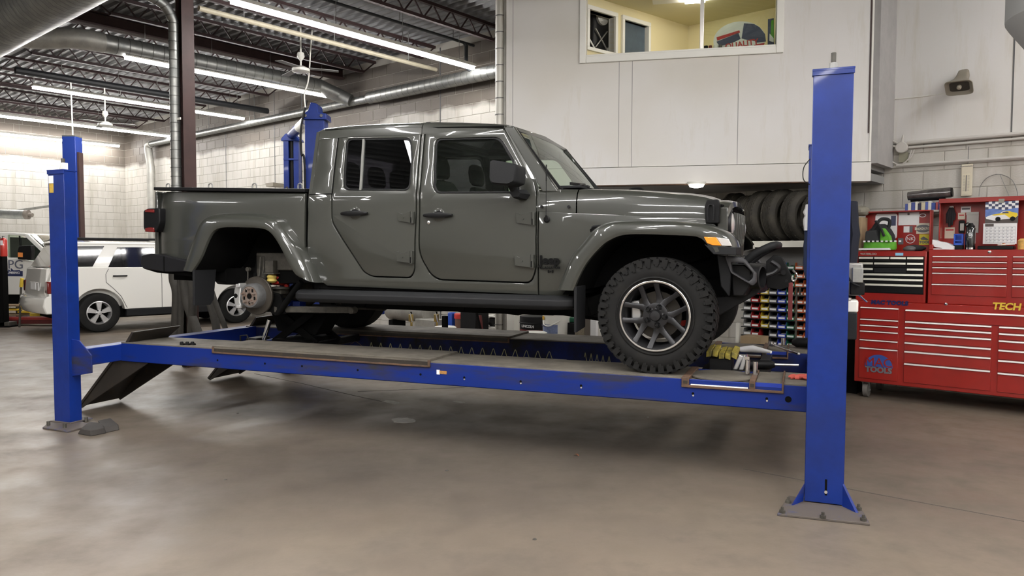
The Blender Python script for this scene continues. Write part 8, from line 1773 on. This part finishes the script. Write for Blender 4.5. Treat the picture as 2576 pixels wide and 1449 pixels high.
part(fe, 'handle', MB().bar((q[0]-.03, 14.5, q1[1]+.03), (q[0]+.02, 14.5, q1[1]+.02), .012, .01).tube(crv([(q[0]-.02, 14.5, q1[1]+.02), (q[0]+.01, 14.5-.05, q1[1]-.01), (q[0]+.005, 14.5-.05, q1[1]-.12)], 4), .006, 5), M_black)
# red low platform, stands and yellow handle
rp = thing('red_alignment_rack', 'low dark red rack rail lying in front of the work truck', 'rack', F0, -10, 15, 0)
a, b = F0.V(-60, 800, 14.9)[0], F0.V(140, 800, 14.9)[0]; z1_ = F0.V(50, 798, 14.9)[1]
part(rp, 'rail', MB().box(a, b, 14.9, 15.1, .04, z1_), M_redD, bevel=.008)
part(rp, 'rail_lip', MB().box(a, b, 14.88, 14.9, z1_-.05, z1_), mat('brighter_red_lip', (.30, .03, .025), .5), smooth=0)
q = F0.V(18, 815, 14.7); part(rp, 'caster_bracket', MB().box(q[0]-.1, q[0]+.1, 14.6, 14.85, 0.0, .1), M_cast, bevel=.01)
yh = thing('yellow_jack_handle', 'upright dark rod with a yellow grip in front of the work truck', 'handle', F0, F0.V(50, 790, 14.6)[0], 14.6, .1)
q0, q1, q2 = F0.V(48, 792, 14.6), F0.V(53, 722, 14.6), F0.V(56, 700, 14.6)
part(yh, 'rod', MB().cyl((q0[0], 14.6, 0), (q1[0], 14.6, q1[1]), .02, n=8), M_cast); part(yh, 'grip', MB().cyl((q1[0], 14.6, q1[1]), (q2[0], 14.6, q2[1]), .033, n=10), M_yellow)
st3 = thing('wooden_creeper_stack', 'yellowish boards stacked beside the red rail', 'boards', F0, F0.V(30, 780, 15.3)[0], 15.3, 0)
for k, (y0, x0, x1, m_) in enumerate(((766, 8, 48, M_tan), (776, 10, 50, M_yellow), (782, 52, 80, M_yellow), (789, 8, 60, M_tan))):
    a, b = F0.V(x0, y0, 15.3), F0.V(x1, y0, 15.3); part(st3, 'board', MB().box(a[0], b[0], 15.2, 15.5, a[1]-.035, a[1]), m_, smooth=0)
part(st3, 'support', MB().box(F0.V(8, 790, 15.3)[0], F0.V(14, 790, 15.3)[0], 15.25, 15.4, 0, F0.V(8, 768, 15.3)[1]).box(F0.V(44, 790, 15.3)[0], F0.V(48, 790, 15.3)[0], 15.25, 15.4, 0, F0.V(8, 768, 15.3)[1]), M_cast, smooth=0)
for k, (x0, x1, y, d, lab) in enumerate(((74, 110, 788, 14.5, 'yellow handle lying on the red rail beside the wagon bumper'), (676, 706, 811, 10.5, 'yellow plastic piece on the floor behind the rear brake disc'), (575, 592, 829, 10.0, 'small yellow piece beside the blue side beam'))):
    a, b = F0.V(x0, y, d), F0.V(x1, y, d); single('yellow_piece', MB().box(a[0], b[0], d, d+.12, max(a[1]-.06, 0.001) if k == 0 else .001, a[1] if k == 0 else .05), M_yellow, lab, 'plastic piece', F0, bevel=.01)
wt2 = thing('grey_exhaust_tube', 'grey wall mounted tube with dark end cap at the far left', 'tube', F0, F0.V(40, 540, 17.5)[0], 17.5, 2.3)
a, b = F0.V(-40, 537, 17.5), F0.V(68, 540, 17.5); part(wt2, 'tube', MB().cyl((a[0], 17.5, a[1]), (b[0], 17.5, b[1]), .105, n=18), M_galv)
part(wt2, 'end_cap', MB().cyl((b[0]-.04, 17.5, b[1]), (b[0]+.04, 17.5, b[1]), .11, n=18).cyl((b[0]+.04, 17.5, b[1]), (b[0]+.13, 17.5, b[1]-.01), .05, n=12), mat('brown_grey_cap', (.14, .12, .10), .6))
part(wt2, 'wall_strut', MB().bar((a[0]+.3, 17.5, a[1]), (a[0]+.3, 19.5, a[1]+.3), .06, .06), M_galv)
